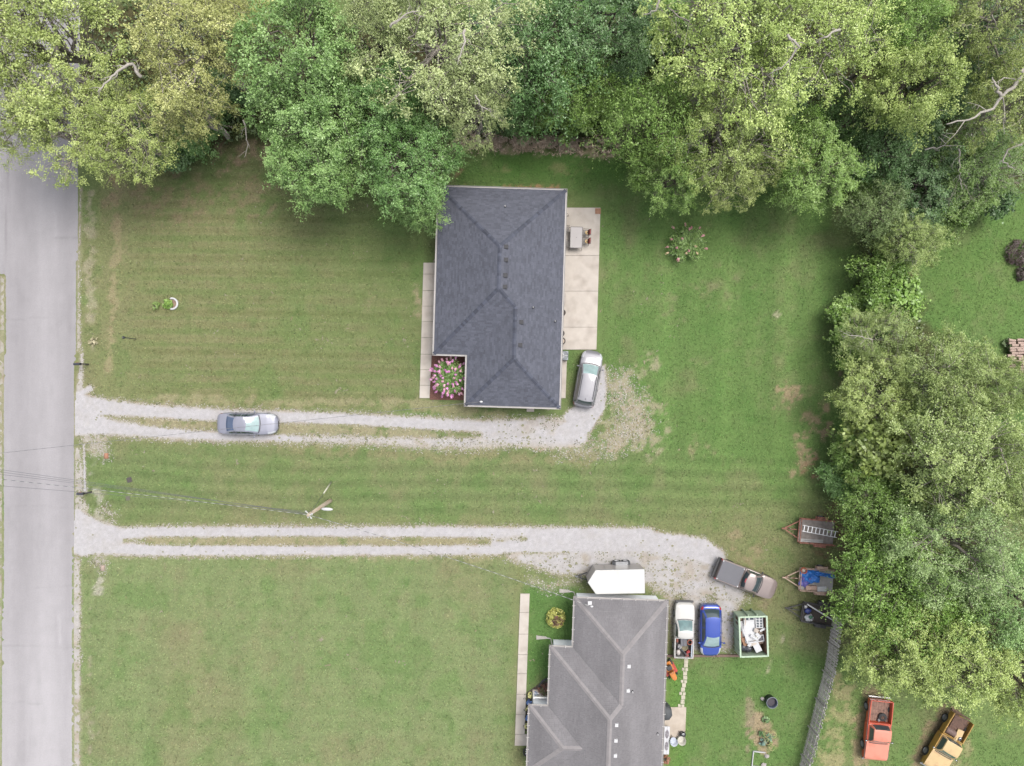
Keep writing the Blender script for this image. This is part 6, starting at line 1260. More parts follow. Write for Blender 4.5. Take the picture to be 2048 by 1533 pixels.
def grow(rg, height, R, Rz, limbs, subs, twigs, base=0.32, wig=0.25, hull=0.22, droop=0.0):
    """skeleton of a crown: returns branch paths with radii and the tip points with outward directions"""
    zc = height - Rz; cen = np.array([0, 0, zc]); paths = []; tips = []; outs = []
    hn = rg.uniform(0, 6.28, 6)
    def hullr(d):
        a = math.atan2(d[1], d[0]); return 1 + hull * (0.5 * math.sin(3 * a + hn[0]) + 0.35 * math.sin(5 * a + hn[1]) + 0.3 * math.sin(7 * a + hn[2] + 3 * d[2]))
    def pth(a, b, n, r0, r1, w_):
        L_ = np.linalg.norm(b - a); ps = [a + (b - a) * t + rg.normal(size=3) * w_ * L_ * 0.12 * math.sin(math.pi * t) for t in np.linspace(0, 1, n)]
        paths.append((ps, list(np.linspace(r0, r1, n)))); return ps
    tr = 0.026 * height + 0.05; top = np.array([rg.normal() * 0.3, rg.normal() * 0.3, zc + Rz * 0.25]); trunk = pth(np.zeros(3), top, 7, tr, tr * 0.35, wig * 0.4)
    for i in range(limbs):
        a = 2 * math.pi * (i + rg.uniform(-0.3, 0.3)) / limbs; el = rg.uniform(-0.05, 1.15); d = np.array([math.cos(a) * math.cos(el), math.sin(a) * math.cos(el), math.sin(el)])
        s = trunk[2 + i % 4]; e = cen + d * np.array([R, R, Rz]) * hullr(d) * rg.uniform(0.55, 0.72); lp = pth(s, e, 6, tr * 0.42, tr * 0.16, wig)
        for j in range(subs):
            d2 = unit(d + rg.normal(size=3) * 0.42); d2[2] = max(d2[2], -0.25); s2 = lp[2 + j % 4]; e2 = cen + d2 * np.array([R, R, Rz]) * hullr(d2) * rg.uniform(0.70, 1.0)
            sp_ = pth(s2, e2, 5, tr * 0.15, tr * 0.05, wig); tips.append(e2); outs.append(unit(d2 * np.array([1, 1, 0.8])))
            for k in range(twigs):
                d3 = unit(d2 + rg.normal(size=3) * 0.30); d3[2] = max(d3[2], -0.3); e3 = cen + d3 * np.array([R, R, Rz]) * hullr(d3) * rg.uniform(0.56, 1.08); e3[2] -= droop * rg.uniform(0, 1)
                pth(sp_[1 + k % 4], e3, 4, tr * 0.05, 0.012, wig); tips.append(e3); outs.append(unit(d3 * np.array([1, 1, 0.8])))
    return paths, np.array(tips), np.array(outs), zc
def tree_kind(seed, height=12.0, R=5.0, Rz=4.0, limbs=8, subs=5, twigs=4, puff=0.85, per=95, size=0.23, fill=40, elong=None, flat=0.6, wig=0.25, hull=0.22, up=1.05, jit=0.50, droop=0.0, aspect=0.55, bark=None, thin=1.0, nb=9):
    rg = np.random.default_rng(seed); paths, tips, outs, zc = grow(rg, height, R, Rz, limbs, subs, twigs, wig=wig, hull=hull, droop=droop)
    wood = MB()
    for i, (ps, rs) in enumerate(paths): wood.tube(ps, rs, 8 if i == 0 else (6 if rs[0] > 0.06 else 4), False)
    tm = wood.mesh('trunk', bark or M_BARK, True)
    d = unit(rg.normal(size=(fill, 3))); d[:, 2] = np.abs(d[:, 2]) * 0.9 - 0.15; f = np.array([0, 0, zc]) + d * np.array([R, R, Rz]) * rg.uniform(0.45, 0.8, (fill, 1))
    cen = np.concatenate([tips, f]); ou = np.concatenate([outs, unit(d)]); keep = rg.uniform(0, 1, len(cen)) < thin; cen, ou = cen[keep], ou[keep]; rad = puff * np.clip(rg.lognormal(-0.08, 0.38, len(cen)), 0.35, 1.9)
    V_, F_, r_ = leaves_at(rg, cen, ou, rad, per, size, aspect, up, jit, elong, flat, nb)
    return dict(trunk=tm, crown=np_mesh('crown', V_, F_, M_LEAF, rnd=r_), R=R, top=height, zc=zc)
KINDS = {
    'broad': [tree_kind(s, 12, 5, 4.2, 9, 5, 4, 0.86, 140, 0.17, 10) for s in (1, 2, 3)],                                    # dense broadleaf
    'oak': [tree_kind(s, 13, 5.5, 4.0, 9, 5, 4, 0.84, 120, 0.15, 14, wig=0.5, hull=0.3, bark=M_BARKP, thin=0.84) for s in (11, 12, 13)],  # open crown, pale limbs showing
    'spray': [tree_kind(s, 9, 4.2, 3.8, 9, 6, 4, 0.72, 84, 0.18, 16, elong=2.0, flat=0.55, up=0.4, aspect=0.42, hull=0.3, droop=0.5, nb=6) for s in (21, 22)],        # pointed sprays
    'fine': [tree_kind(s, 10, 4.5, 3.8, 9, 6, 4, 0.70, 140, 0.13, 24, aspect=0.5, hull=0.25, jit=0.7, bark=M_BARKP) for s in (31, 32)],       # fine grey-green
    'bush': [tree_kind(s, 3.6, 2.2, 1.7, 8, 4, 3, 0.50, 70, 0.17, 40, hull=0.3) for s in (41, 42)],
    'big': [tree_kind(51, 5.0, 2.8, 2.3, 8, 4, 3, 0.62, 34, 0.34, 40, aspect=0.75, up=0.9, jit=0.4)],                       # vine with large leaves
}
COLS = dict(olive=S(152, 170, 94), gold=S(166, 173, 104), green=S(122, 158, 88), blue=S(108, 148, 80), pale=S(156, 172, 112), grey=S(136, 158, 88), dark=S(92, 128, 74), yel=S(150, 172, 92), lime=S(130, 166, 82), mid=S(120, 156, 72), sage=S(130, 156, 96))
LEAFK = 1.95
def plant_tree(name, label, cat, kindn, v, px, py, rpx, top, colr, spin=None, group=None, k=1.0):
    """crown centre given in the photo at the crown's own height; rpx its radius there"""
    K = KINDS[kindn][v % len(KINDS[kindn])]; zs = top / K['top']; zc = K['zc'] * zs; p = P(px, py, zc); r = rpx * (H - zc) / F
    t = thing(name, label, cat, (p.x, p.y, 0), 0, group); rz = (spin if spin is not None else (px * 7.13 + py * 3.7)) % 6.283; c = tuple(min(0.6, q * LEAFK * k) for q in COLS[colr]) + (1,)
    for nm in ('trunk', 'crown'):
        o = link(nm, K[nm], t); o.scale = (r / K['R'], r / K['R'], zs); o.rotation_euler = (0, 0, rz); o.color = c
    return t
T = plant_tree
# woods along the top of the plot
T('olive_tree', 'yellow-olive tree spreading over the road end of the woods', 'tree', 'oak', 0, 95, 70, 165, 14, 'olive')
T('olive_tree', 'olive tree hanging over the edge of the asphalt', 'tree', 'oak', 1, 150, 250, 114, 12, 'olive')
T('olive_tree', 'small olive crown over the middle of the road', 'tree', 'oak', 2, 30, 215, 92, 12.5, 'olive', k=0.95)
T('olive_tree', 'olive tree above the strip of dirt beside the road', 'tree', 'oak', 2, 268, 264, 92, 11, 'olive', k=1.05)
T('olive_tree', 'dense olive crown at the far corner above the road', 'tree', 'oak', 1, 28, 60, 110, 13, 'olive', 5.0)
T('gold_tree', 'golden tree with bare twigs left of the dense green trees', 'tree', 'oak', 0, 400, 85, 135, 14, 'gold')
T('gold_tree', 'thin golden crown above the bare soil at the wood edge', 'tree', 'oak', 1, 375, 205, 85, 11, 'gold', k=0.9)
T('gold_tree', 'narrow golden crown touching the dense green trees', 'tree', 'oak', 2, 475, 70, 75, 13, 'gold')
T('green_tree', 'tall dense blue-green tree behind the lawn', 'tree', 'broad', 0, 610, 115, 125, 14, 'green')
T('green_tree', 'dense green tree between golden trees and house corner', 'tree', 'broad', 1, 640, 255, 115, 12, 'green')
T('green_tree', 'light green crown reaching out over the front lawn', 'tree', 'broad', 2, 632, 335, 82, 10.5, 'green', k=1.12)
T('green_tree', 'dense green tree overhanging the charcoal roof corner', 'tree', 'broad', 0, 812, 330, 98, 10.5, 'blue', 1.0)
T('green_tree', 'blue-green tree behind the one overhanging the roof', 'tree', 'broad', 1, 770, 215, 90, 11.5, 'blue')
T('green_tree', 'small green crown low at the corner of the charcoal roof', 'tree', 'broad', 2, 842, 412, 54, 8.6, 'green', k=0.95)
T('pale_tree', 'pale grey-green tree with bare limbs north of the house', 'tree', 'oak', 1, 880, 75, 165, 15, 'pale', 2.2)
T('pale_tree', 'pale crown hanging towards the lawn behind the house', 'tree', 'oak', 2, 945, 215, 78, 12, 'pale', k=0.95)
T('pale_tree', 'pale twiggy crown left of the grey-green tree', 'tree', 'oak', 0, 755, 75, 90, 13.5, 'pale')
T('dark_tree', 'dark green understorey tree between pale and yellow trees', 'tree', 'spray', 0, 1090, 120, 120, 10, 'dark', k=1.15)
T('dark_tree', 'dark leafy tree above the strip of dead brush', 'tree', 'spray', 1, 1140, 188, 76, 8, 'mid', k=0.85)
T('dark_tree', 'shaded tree at the top of the woods behind the house', 'tree', 'broad', 2, 1195, 40, 110, 10, 'dark')
T('dark_tree', 'deep green crown beside the pale tree limbs', 'tree', 'spray', 0, 1030, 196, 56, 7.5, 'dark', k=1.25)
T('yellow_tree', 'yellow-green tree leaning over the lawn by the patio', 'tree', 'spray', 1, 1300, 262, 92, 11, 'lime', k=0.9)
T('yellow_tree', 'yellow-green tree tip nearest the patio lawn', 'tree', 'broad', 1, 1338, 350, 66, 8.5, 'lime', k=0.9)
T('yellow_tree', 'large pale yellow tree crowning the woods', 'tree', 'oak', 0, 1470, 75, 175, 16, 'yel', 0.4, k=1.12)
T('yellow_tree', 'yellow tree with grey limbs beside the largest crown', 'tree', 'oak', 1, 1610, 95, 140, 15.5, 'yel', k=1.15)
T('yellow_tree', 'olive-yellow tree above the right back lawn', 'tree', 'oak', 2, 1450, 270, 110, 12, 'yel', k=0.92)
T('yellow_tree', 'olive-yellow crown overhanging the right back lawn', 'tree', 'oak', 0, 1470, 350, 75, 9, 'olive', k=0.85)
T('green_tree', 'fresh green tree at the corner of the back lawn', 'tree', 'broad', 2, 1625, 345, 85, 9, 'lime', k=0.88)
T('green_tree', 'mid green crown behind the fresh green corner tree', 'tree', 'spray', 0, 1560, 300, 75, 8.5, 'mid')
T('yellow_tree', 'bright yellow-green crown standing out from dark woods', 'tree', 'broad', 0, 1800, 195, 92, 12.5, 'yel', k=1.0)
T('lime_tree', 'lime green tree behind the bright yellow-green crown', 'tree', 'broad', 1, 1800, 70, 78, 12.5, 'lime')
T('dark_tree', 'dark tree in the hollow right of the lime green tree', 'tree', 'broad', 2, 1930, 110, 95, 9, 'dark', k=0.9)
T('dark_tree', 'dark shrubby tree below the bright yellow-green crown', 'tree', 'spray', 1, 1760, 300, 80, 6.5, 'dark')
T('dark_tree', 'dark blue-green tree between yellow crowns', 'tree', 'spray', 0, 1690, 240, 60, 7, 'blue', k=0.75)
T('olive_tree', 'olive tree with dead limbs beside the clearing', 'tree', 'oak', 1, 2020, 215, 95, 13, 'olive', k=0.95)
T('olive_tree', 'olive crown above the tree with dead limbs', 'tree', 'oak', 2, 1985, 45, 105, 14, 'olive', k=0.9)
T('olive_tree', 'shaded olive tree at the top of the clearing', 'tree', 'oak', 0, 1960, 330, 95, 7.5, 'mid', k=0.75)
T('dark_tree', 'low dark tree above the feathery shrubs', 'tree', 'broad', 1, 1850, 360, 80, 6, 'dark', k=0.9)
# hedge line on the right
T('feathery_shrub', 'feathery grey-green shrub at the back lawn corner', 'shrub', 'spray', 1, 1748, 430, 60, 6, 'sage', k=0.85)
T('pale_shrub', 'pale flowering shrub beside the grassy clearing', 'shrub', 'fine', 0, 1815, 490, 62, 6.5, 'grey', k=1.08)
T('vine_shrub', 'large-leaved vine mound in the hedge line', 'shrub', 'big', 0, 1776, 600, 54, 4.5, 'mid', k=1.05)
T('green_shrub', 'dark green shrub between pale shrub and lawn', 'shrub', 'bush', 0, 1752, 560, 48, 4.5, 'mid', k=0.9)
T('grey_tree', 'grey twiggy shrub poking out over the lawn', 'shrub', 'fine', 1, 1752, 678, 70, 6, 'grey', k=0.95)
T('grey_tree', 'pale grey-green tree below the grassy clearing', 'tree', 'fine', 0, 1885, 752, 96, 9, 'grey', k=0.98)
T('grey_tree', 'pale grey-green tree next to the firewood stack', 'tree', 'fine', 1, 1975, 775, 68, 9, 'grey')
T('yellow_shrub', 'yellow-green bush in front of the grey-green trees', 'shrub', 'broad', 2, 1750, 790, 78, 6.5, 'yel', k=0.88)
T('green_shrub', 'bright large-leaved bush at the lawn edge', 'shrub', 'big', 0, 1752, 895, 66, 6, 'yel', 1.3, k=0.85)
T('grey_tree', 'broad pale grey-green tree filling the right side', 'tree', 'fine', 0, 1905, 920, 140, 10.5, 'grey', 4.0, k=0.98)
T('grey_tree', 'pale tree at the plot edge behind the broad one', 'tree', 'fine', 1, 2030, 960, 100, 10.5, 'grey')
T('green_shrub', 'deep green bush beside the bare dirt patches', 'shrub', 'bush', 1, 1700, 900, 42, 4, 'mid', k=0.85)
T('feathery_tree', 'dark feathery tree above the rusty trailer', 'tree', 'spray', 1, 1738, 1010, 74, 7, 'mid', k=0.82)
T('feathery_tree', 'feathery green tree sheltering the blue tarp trailer', 'tree', 'spray', 0, 1786, 1135, 108, 9, 'mid', 0.7, k=1.05)
T('feathery_tree', 'feathery green tree above the black trailer', 'tree', 'spray', 1, 1784, 1226, 88, 8, 'mid', 2.0, k=1.02)
T('grey_tree', 'pale olive tree behind the feathery trees', 'tree', 'fine', 1, 1895, 1095, 120, 11, 'sage', 0.9, k=1.05)
T('green_tree', 'green tree at the plot edge behind feathery trees', 'tree', 'broad', 0, 2010, 1190, 105, 9.5, 'green', k=0.98)
T('yellow_tree', 'yellow-green tree over the grass by the orange truck', 'tree', 'broad', 1, 1800, 1300, 92, 9, 'yel', k=0.92)
T('yellow_tree', 'yellow-green tree right above the mustard truck', 'tree', 'broad', 2, 1900, 1310, 95, 9.5, 'yel', k=1.02)
T('yellow_tree', 'yellow-green tree beside the mustard truck', 'tree', 'broad', 0, 2018, 1340, 88, 8.5, 'yel', k=0.98)
T('green_tree', 'green crown between the feathery and yellow-green trees', 'tree', 'spray', 0, 1850, 1215, 95, 8.5, 'mid', k=1.05)
T('yellow_tree', 'small yellow-green crown reaching the fence end', 'tree', 'broad', 0, 1738, 1278, 52, 7, 'yel', k=0.86)
# understorey shrubs that show in the gaps
bs = random.Random(5); spots = [(330, 250), (395, 262), (350, 300), (420, 215), (470, 190), (300, 210), (1000, 225), (1080, 228), (1150, 232), (1220, 215), (990, 60), (1280, 90), (1250, 150), (1340, 60), (1700, 290), (1830, 260), (1880, 200), (1880, 300), (1920, 380), (1800, 390), (1850, 300), (1940, 200), (1980, 290), (1720, 350), (1560, 200), (1710, 620), (1700, 660), (1730, 740), (1780, 520), (1765, 640), (1830, 840), (1680, 960), (1800, 990), (1840, 420), (1900, 420), (1985, 400)]
for i, (px, py) in enumerate(spots):
    kd = ('bush', 'bush', 'big')[i % 3]; cl = bs.choice(('dark', 'mid', 'blue')); lf = 'large-leaved' if kd == 'big' else 'small-leaved'; cn = dict(dark='dark green', mid='mid green', blue='blue-green')[cl]
    T('understorey_shrub', '%s %s shrub growing low in the shade of the trees' % (lf, cn), 'shrub', kd, i, px + bs.uniform(-8, 8), py + bs.uniform(-8, 8), bs.uniform(34, 52), bs.uniform(2.4, 3.8), cl, None, '%s %s shrubs under the trees' % (lf, cn), k=bs.uniform(0.8, 1.05))
# dead limbs that stand clear of the crowns: thing = one dead branch
def dead_limb(label, pts, r0, seed, forks=6):
    rg = random.Random(seed); Q = [P(*q) for q in pts]; P0 = []
    for a_, b_ in zip(Q[:-1], Q[1:]):
        l_ = (b_ - a_).length; P0 += [a_.lerp(b_, f_) + Vector((rg.gauss(0, 1), rg.gauss(0, 1), rg.gauss(0, 1))) * (0.05 * l_ if f_ else 0) for f_ in (0, 0.25, 0.5, 0.75)]
    P0.append(Q[-1]); o0 = P0[0]; t = thing('dead_limb', label, 'branch', o0); n = len(P0)
    MB().tube([q - o0 for q in P0], [r0 * (1 - 0.75 * i / (n - 1)) for i in range(n)], 7).build('limb', M_DEAD, t, True)
    L_ = (P0[-1] - P0[0]).length
    for k in range(forks):
        u = (k + 0.6) / (forks + 0.3) * (n - 1); i = min(n - 2, int(u)); b = P0[i].lerp(P0[i + 1], u - i); d = (P0[i + 1] - P0[i]).normalized(); sd = 1 if k % 2 else -1; s_ = Vector((-d.y, d.x, 0.2)).normalized() * sd
        l = L_ * rg.uniform(0.16, 0.34); a1 = b + (d * 0.7 + s_ * 0.8 + Vector((0, 0, rg.uniform(-.2, .4)))).normalized() * l * 0.5; a2 = a1 + (d * 0.9 + s_ * rg.uniform(0.1, 0.8)).normalized() * l * 0.5; r1 = r0 * 0.42 * (1 - 0.6 * u / n)
        tw = MB().tube([q - o0 for q in (b, a1, a2)], [r1, r1 * 0.65, 0.012], 5)
        for z in range(3):
            c = a1.lerp(a2, z / 2.5); e = c + (d * rg.uniform(0.2, 1) + s_ * rg.uniform(-0.8, 1.0)).normalized() * l * 0.32; tw.tube([c - o0, e - o0], [r1 * 0.4, 0.008], 4)
        tw.build('twig', M_DEAD, t, True)
dead_limb('forked pale dead limb among olive crowns near the road', [(283, 155, 10.5), (265, 128, 10.9), (235, 143, 11.2), (212, 166, 11.4), (196, 185, 11.4)], 0.13, 1, 7)
dead_limb('pale dead branch reaching down to bare soil', [(398, 195, 8), (418, 232, 7.4), (438, 246, 7), (446, 262, 6.6)], 0.07, 2, 4)
dead_limb('slim dead branch dangling over the wood edge lawn', [(486, 240, 7), (492, 268, 6.5), (496, 290, 6), (488, 315, 5.6)], 0.06, 3, 3)
dead_limb('short dead branch below the olive crown', [(303, 295, 7.5), (309, 315, 7), (315, 334, 6.5)], 0.06, 4, 2)
dead_limb('thick broken pale limb over the dark hollow', [(2060, 130, 11.5), (2028, 175, 11.6), (2003, 195, 11.5), (1975, 222, 11.4), (1938, 240, 11.3), (1893, 249, 11.2)], 0.15, 5, 4)
dead_limb('pale upright fork of the dead tree by the clearing', [(2003, 195, 11.5), (1990, 170, 12), (1985, 155, 12.4)], 0.12, 6, 2)
dead_limb('crooked pale limb hanging above the clearing', [(2050, 285, 9.5), (2015, 300, 9.2), (2005, 325, 9), (2030, 340, 8.8)], 0.09, 7, 4)
dead_limb('thin dead branch hanging in the dark hollow', [(1917, 298, 7), (1920, 330, 6.8), (1918, 355, 6.6), (1926, 380, 6.4)], 0.07, 8, 4)
dead_limb('long dead branch lying across the dark hollow', [(1850, 300, 6), (1900, 292, 6), (1945, 290, 6)], 0.06, 9, 5)
dead_limb('bare grey twigs poking over the lawn from the hedge', [(1745, 680, 5.6), (1715, 672, 5.8), (1685, 668, 5.8)], 0.05, 10, 7)
dead_limb('grey limb running through the largest yellow crown', [(1575, 70, 16), (1600, 95, 16.2), (1570, 130, 15.6), (1535, 150, 15.0)], 0.09, 11, 6)
dead_limb('grey limb crossing the yellow crown beside it', [(1680, 60, 15.8), (1650, 75, 16), (1620, 92, 15.4)], 0.08, 12, 5)
dead_limb('bleached branch on top of the pale tree', [(780, 55, 14.6), (810, 30, 14.9), (840, 22, 15)], 0.08, 13, 6)
dead_limb('bleached limb inside the pale grey-green tree', [(930, 60, 15.2), (928, 90, 15.2), (915, 130, 15)], 0.09, 14, 6)
dead_limb('bare twigs at the lower tip of the pale crown', [(950, 190, 12.3), (965, 215, 12), (985, 225, 11.6)], 0.06, 15, 5)
dead_limb('bare curled branch above the shaded tree', [(1318, 0, 13), (1312, 22, 12.8), (1285, 30, 12.5)], 0.08, 16, 5)

# crape myrtles: stems, leaves, blossom
def blossom_bush(name, label, px, py, R, top, seed, nst, m_fl, fl_n, leafcol, k=1.0):
    p = P(px, py, top * 0.55); t = thing(name, label, 'shrub', (p.x, p.y, 0)); rg = np.random.default_rng(seed); rr = random.Random(seed); stems = MB(); tips = []
    for i in range(nst):
        a = 2 * math.pi * i / nst + rr.uniform(-0.3, 0.3); rr_ = R * math.sqrt(rr.uniform(0.05, 1)); e = Vector((math.cos(a) * rr_, math.sin(a) * rr_, top * (1 - 0.35 * (rr_ / R) ** 2) * rr.uniform(0.85, 1.0)))
        stems.tube([(rr.uniform(-.1, .1), rr.uniform(-.1, .1), 0), (e.x * 0.35, e.y * 0.35, e.z * 0.55), tuple(e)], [0.03, 0.02, 0.008], 5); tips.append(e)
    stems.build('stem', M_BARK, t)
    c = []; ou = []
    for e in tips:
        for f in (0.45, 0.62, 0.8): c.append((e.x * f, e.y * f, e.z * (0.55 + 0.4 * f))); ou.append((e.x / R, e.y / R, 0.5))
    V_, F_, r_ = leaves_at(rg, np.array(c), unit(np.array(ou)), np.full(len(c), R * 0.20), 34, 0.15, 0.42, 0.7, 0.5, 1.3); o = link('foliage', np_mesh('foliage', V_, F_, M_LEAF, rnd=r_), t); o.color = tuple(q * k for q in leafcol) + (1,)
    for e in rr.sample(tips, fl_n):
        V_, F_, r_ = leaves_at(rg, np.array([[0, 0, 0], [e.x * 0.06, e.y * 0.06, -0.06], [e.x * 0.03, e.y * 0.03, 0.05]]), unit(np.array([[e.x, e.y, 1.0]] * 3)), np.array([0.08, 0.10, 0.07]), 22, 0.07, 0.8, 0.7, 0.6, 1.5, 0.8); b = link('blossom', np_mesh('blossom', V_, F_, M_LEAF, rnd=r_), t); b.location = e + Vector((0, 0, 0.05)); b.color = tuple(1.5 * q for q in m_fl[rr.randrange(len(m_fl))]) + (1,)
    return t
blossom_bush('crape_myrtle', 'pink flowering bush in the mulch bed by the charcoal roof', 900, 755, 1.62, 2.5, 3, 96, [S(226, 150, 204), S(234, 168, 208), S(214, 136, 190), S(232, 178, 190)], 80, S(116, 154, 80), 1.7)
blossom_bush('crape_myrtle', 'sparse leafy bush with few pink blooms on the back lawn', 1372, 489, 1.75, 1.4, 4, 44, [S(222, 176, 166), S(216, 196, 150), S(224, 160, 160)], 18, S(128, 166, 86), 1.5)
# mulch bed
mq = [(860, 709), (934, 711), (931, 801), (859.5, 800)]; pts_ = [P(*q) for q in mq]; mul = MB(); rg = random.Random(6); mul.prism([(q.x, q.y) for q in pts_][::-1], 0.0, 0.05); kind(mul.build('mulch_bed', mat('red_mulch', S(140, 98, 86), 0.95, var=0.35, scale=14, col2=S(96, 68, 62), mscale=18, bump=0.6, bscale=50)), 'structure')
# river-stone edging along the front walk: stones one by one
rs = random.Random(9); M_ST = [mat('edge_stone_%d' % i, S(*c), 0.85, var=0.2, scale=7) for i, c in enumerate(((150, 128, 116), (92, 82, 80), (182, 168, 156), (120, 92, 82)))]
bed_r = bpy.data.objects.new('stone_bed', None); C.objects.link(bed_r); bed_r.location = P(868, 630); kind(bed_r, 'structure'); b0 = Vector(bed_r.location); protos = [MB().blob((0, 0, 0.05), (0.16, 0.13, 0.11), i, 8, 0.15).mesh('stone', M_ST[i % 4], True) for i in range(8)]
for i in range(260):
    y = rs.uniform(550, 706); x0 = 871.5 - (y - 526) * 0.047; x = x0 + rs.uniform(-1.0, 5.0); o = link('stone', rs.choice(protos), bed_r); o.location = P(x, y) - b0 + Vector((0, 0, 0.0)); o.rotation_euler = (0, 0, rs.uniform(0, 6)); sc = rs.uniform(0.5, 1.0); o.scale = (sc, sc, sc)
# round two-tone shrub, red mound, flowers in front of the grey-roofed house
def mound(name, label, cat, px, py, r, h, colA, seed, n=900, size=0.11, core=None, aspect=0.5, flat=0.8):
    p = P(px, py, h * 0.6); t = thing(name, label, cat, (p.x, p.y, 0)); rg = np.random.default_rng(seed); d = unit(rg.normal(size=(n // 20, 3))); d[:, 2] = np.abs(d[:, 2]); c = d * np.array([r * 0.85, r * 0.85, h * 0.85]) + np.array([0, 0, 0.1])
    V_, F_, r_ = leaves_at(rg, c, d, np.full(len(c), r * 0.24), 20, size, aspect, 0.6, 0.5, None, flat); o = link('foliage', np_mesh('foliage', V_, F_, M_LEAF, rnd=r_), t); o.color = tuple(1.5 * q for q in colA) + (1,)
    st = MB()
    for i in range(9): a = i * 0.7; st.tube([(0, 0, 0), (math.cos(a) * r * 0.4, math.sin(a) * r * 0.4, h * 0.5), (math.cos(a) * r * 0.75, math.sin(a) * r * 0.75, h * 0.75)], [0.03, 0.02, 0.01], 5)
    st.build('stem', M_BARK, t)
    if core:
        c2 = rg.normal(size=(26, 3)) * np.array([r * 0.28, r * 0.28, h * 0.06]) + np.array([0, 0, h * 0.97]); V_, F_, r_ = leaves_at(rg, c2, unit(c2), np.full(26, r * 0.16), 16, size, 0.35, 0.6, 0.6); o = link('dry_centre', np_mesh('dry_centre', V_, F_, M_LEAF, rnd=r_), t); o.color = tuple(core) + (1,)
    return t
mound('round_shrub', 'clipped round yellow-green shrub with brown centre by the house', 'shrub', 1112.5, 1240, 0.80, 1.3, S(196, 200, 102), 71, 2200, 0.12, S(150, 108, 92))
mound('red_shrub', 'rust-red mounded shrub beside the white porch railing', 'shrub', 1088, 1382, 0.52, 0.8, S(150, 106, 82), 72, 1200, 0.10, S(112, 124, 78), 0.25)
mound('red_shrub', 'rust-brown shrub at the wall beyond the white bench', 'shrub', 1333, 1521, 0.36, 0.7, S(176, 122, 90), 73, 700, 0.10, None, 0.25)
edge = MB(); ep = [P(1074, 1392), P(1077, 1375), P(1084, 1363), P(1094, 1357)]
edge.tube([q + Vector((0, 0, 0.06)) for q in ep], 0.09, 8); tag(edge.build('bed_edging', M_BLK, None, True), 'curved black edging round the rust-red shrub', 'edging')
FL = [(1060, 1391, 'y', 'yellow flower clump at the corner of the walk'), (1071, 1389, 'b', 'blue flower clump next to the rust-red shrub'), (1059, 1406, 'b', 'blue flower clump left of the porch railing'), (1057, 1420, 'y', 'yellow flower clump just past the porch railing'), (1055, 1436, 'b', 'blue flower clump between two yellow ones by the walk'), (1055, 1453, 'y', 'last yellow flower clump before the walk ends')]
for i, (px, py, c, lab) in enumerate(FL):
    t = mound('flower_clump', lab, 'flowers', px, py, 0.24, 0.35, S(226, 226, 150) if c == 'y' else S(104, 136, 206), 80 + i, 360, 0.10, None, 0.6)
    p = P(px, py); sk = np.random.default_rng(i); V_, F_, r_ = leaves_at(sk, sk.normal(size=(10, 3)) * [0.16, 0.16, 0.02] + [0, 0, 0.1], np.tile([0, 0, 1.0], (10, 1)), np.full(10, 0.12), 16, 0.12, 0.4); o = link('leaves', np_mesh('leaves', V_, F_, M_LEAF, rnd=r_), t); o.color = (*S(60, 74, 56), 1)
mb_ = MB().prism([(q.x, q.y) for q in (P(1054, 1385), P(1050, 1462), P(1064, 1462), P(1068, 1410), P(1098, 1398), P(1098, 1362), P(1080, 1366))], 0.0, 0.03); kind(mb_.build('flower_bed', mat('dark_mulch', S(96, 82, 76), 0.95, var=0.4, scale=12, bump=0.5)), 'structure')
p = P(1054.5, 1503); t = thing('wheel_planter', 'dark round wheel-shaped planter by the porch end', 'planter', (p.x, p.y, 0)); MB().lathe([(0.30, 0), (0.36, 0.1), (0.36, 0.22), (0.28, 0.24), (0.27, 0.08)], 18).build('ring', M_TYRE, t, True)
for k in range(5): MB().blob((0.16 * math.cos(k * 1.26), 0.16 * math.sin(k * 1.26), 0.22), (0.12, 0.12, 0.1), k, 8, 0.1).build('flower', M_WHITEP, t)
# white tyre-ring planter with a plant on the front lawn
p = P(345, 608); t = thing('ring_planter', 'white crescent edging ring round a bare flower bed', 'planter', (p.x, p.y, 0)); MB().tube([(0.44 * math.cos(a), 0.44 * math.sin(a), 0.08) for a in np.linspace(-2.0, 2.0, 22)], [0.03] + [0.085] * 20 + [0.03], 8).build('ring', M_WHITEP, t, True); MB().lathe([(0.001, 0.05), (0.40, 0.03)], 20).build('soil', mat('bed_soil', S(168, 142, 124), 0.95, var=0.2, scale=9), t)
mound('lily_clump', 'bright green leafy clump beside the white ring planter', 'plant', 334, 607.5, 0.42, 0.4, S(132, 172, 76), 90, 520, 0.22, None, 0.25); mound('lily_clump', 'smaller green leafy clump left of the ring planter', 'plant', 312, 613, 0.38, 0.25, S(128, 158, 80), 91, 300, 0.2, None, 0.25)
mound('weed_clump', 'pale dry weed clump near the roadside mailbox', 'weeds', 186, 683, 0.40, 0.3, S(196, 190, 150), 92, 260, 0.16, None, 0.3)
GV = [(1532, 1440, S(120, 156, 100), 'green garden plant at the top of the bare bed'), (1524, 1469, S(96, 140, 84), 'green garden plant under the middle wire cage'), (1540, 1475, S(140, 178, 150), 'blue-green garden plant right of the wire cages'), (1525, 1484, S(138, 170, 158), 'pale blue-green garden plant at the low end of bed'), (1538, 1487, S(132, 160, 96), 'yellow-green garden plant under the lowest wire cage')]
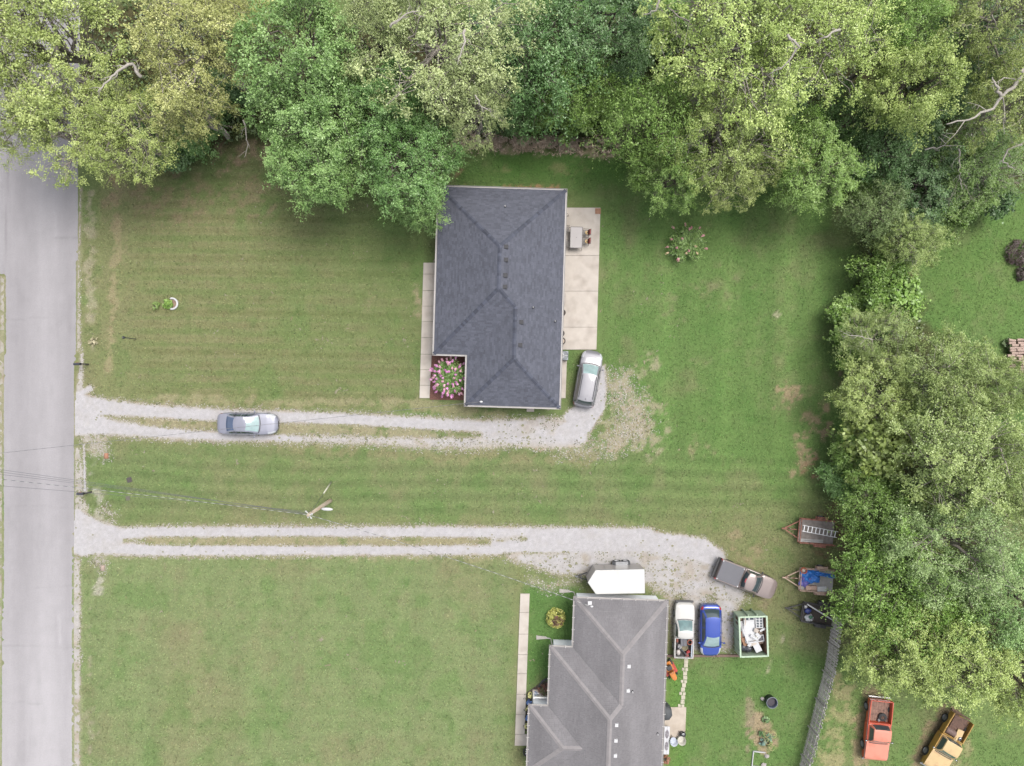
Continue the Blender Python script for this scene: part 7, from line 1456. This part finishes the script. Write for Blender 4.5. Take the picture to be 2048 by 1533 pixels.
for i, (px, py, c, lab) in enumerate(GV): mound('garden_plant', lab, 'plant', px, py, 0.28, 0.35, c, 95 + i, 220, 0.2, None, 0.55)
mound('dead_brush', 'dark dead brush heap at the edge of the clearing', 'brush', 2042, 505, 1.1, 0.9, S(92, 74, 72), 110, 1400, 0.3, None, 0.12); mound('dead_brush', 'small dark brush heap below the larger one', 'brush', 2046, 548, 0.6, 0.5, S(84, 72, 66), 111, 700, 0.3, None, 0.12)
mound('weed_clump', 'green weed clump at the corner of the firewood stack', 'weeds', 2018, 688, 0.5, 0.6, S(112, 138, 88), 112, 500, 0.16, None, 0.4)
# undergrowth carpet below the woods, and dead brush strip behind the house
rg = np.random.default_rng(4); n = 52000; X = rg.uniform(-60, 2110, n); Y = rg.uniform(-60, 1400, n); A_, fd = lawn_colour(X, Y); k_ = (fd < -4 + rg.uniform(-14, 6, n)) & (X > 174); X, Y = X[k_], Y[k_]; n = len(X); hgt = np.clip(fbm(X / 30, Y / 30, 51, 3) - 0.3, 0, 1) * 2.4
cen = np.stack([(X - CX) * H / F, -(Y - CY) * H / F, hgt * rg.uniform(0.3, 1, n) + 0.1], -1); V_, F_, r_ = leaves_at(rg, cen, np.tile([0, 0, 1.0], (n, 1)), np.full(n, 0.25), 3, 0.26, 0.6, 0.7, 0.5); u_ = kind(link('undergrowth', np_mesh('undergrowth', V_, F_, M_LEAF, rnd=r_)), 'stuff'); u_.color = (*S(96, 118, 66, 1.5), 1)
n = 5200; X = rg.uniform(905, 1240, n); Y = 288 + rg.normal(0, 9, n) + (X - 1090) * 0.05; k_ = fbm(X / 14, Y / 10, 8) > 0.44; X, Y = X[k_], Y[k_]; n = len(X)
cen = np.stack([(X - CX) * H / F, -(Y - CY) * H / F, rg.uniform(0.03, 0.3, n)], -1); V_, F_, r_ = leaves_at(rg, cen, np.tile([0, 0, 1.0], (n, 1)), np.full(n, 0.12), 2, 0.24, 0.22, 0.9, 0.4); u_ = kind(link('dead_leaf_litter', np_mesh('dead_leaf_litter', V_, F_, M_LEAF, rnd=r_)), 'stuff'); u_.color = (*S(206, 186, 160, 1.4), 1)
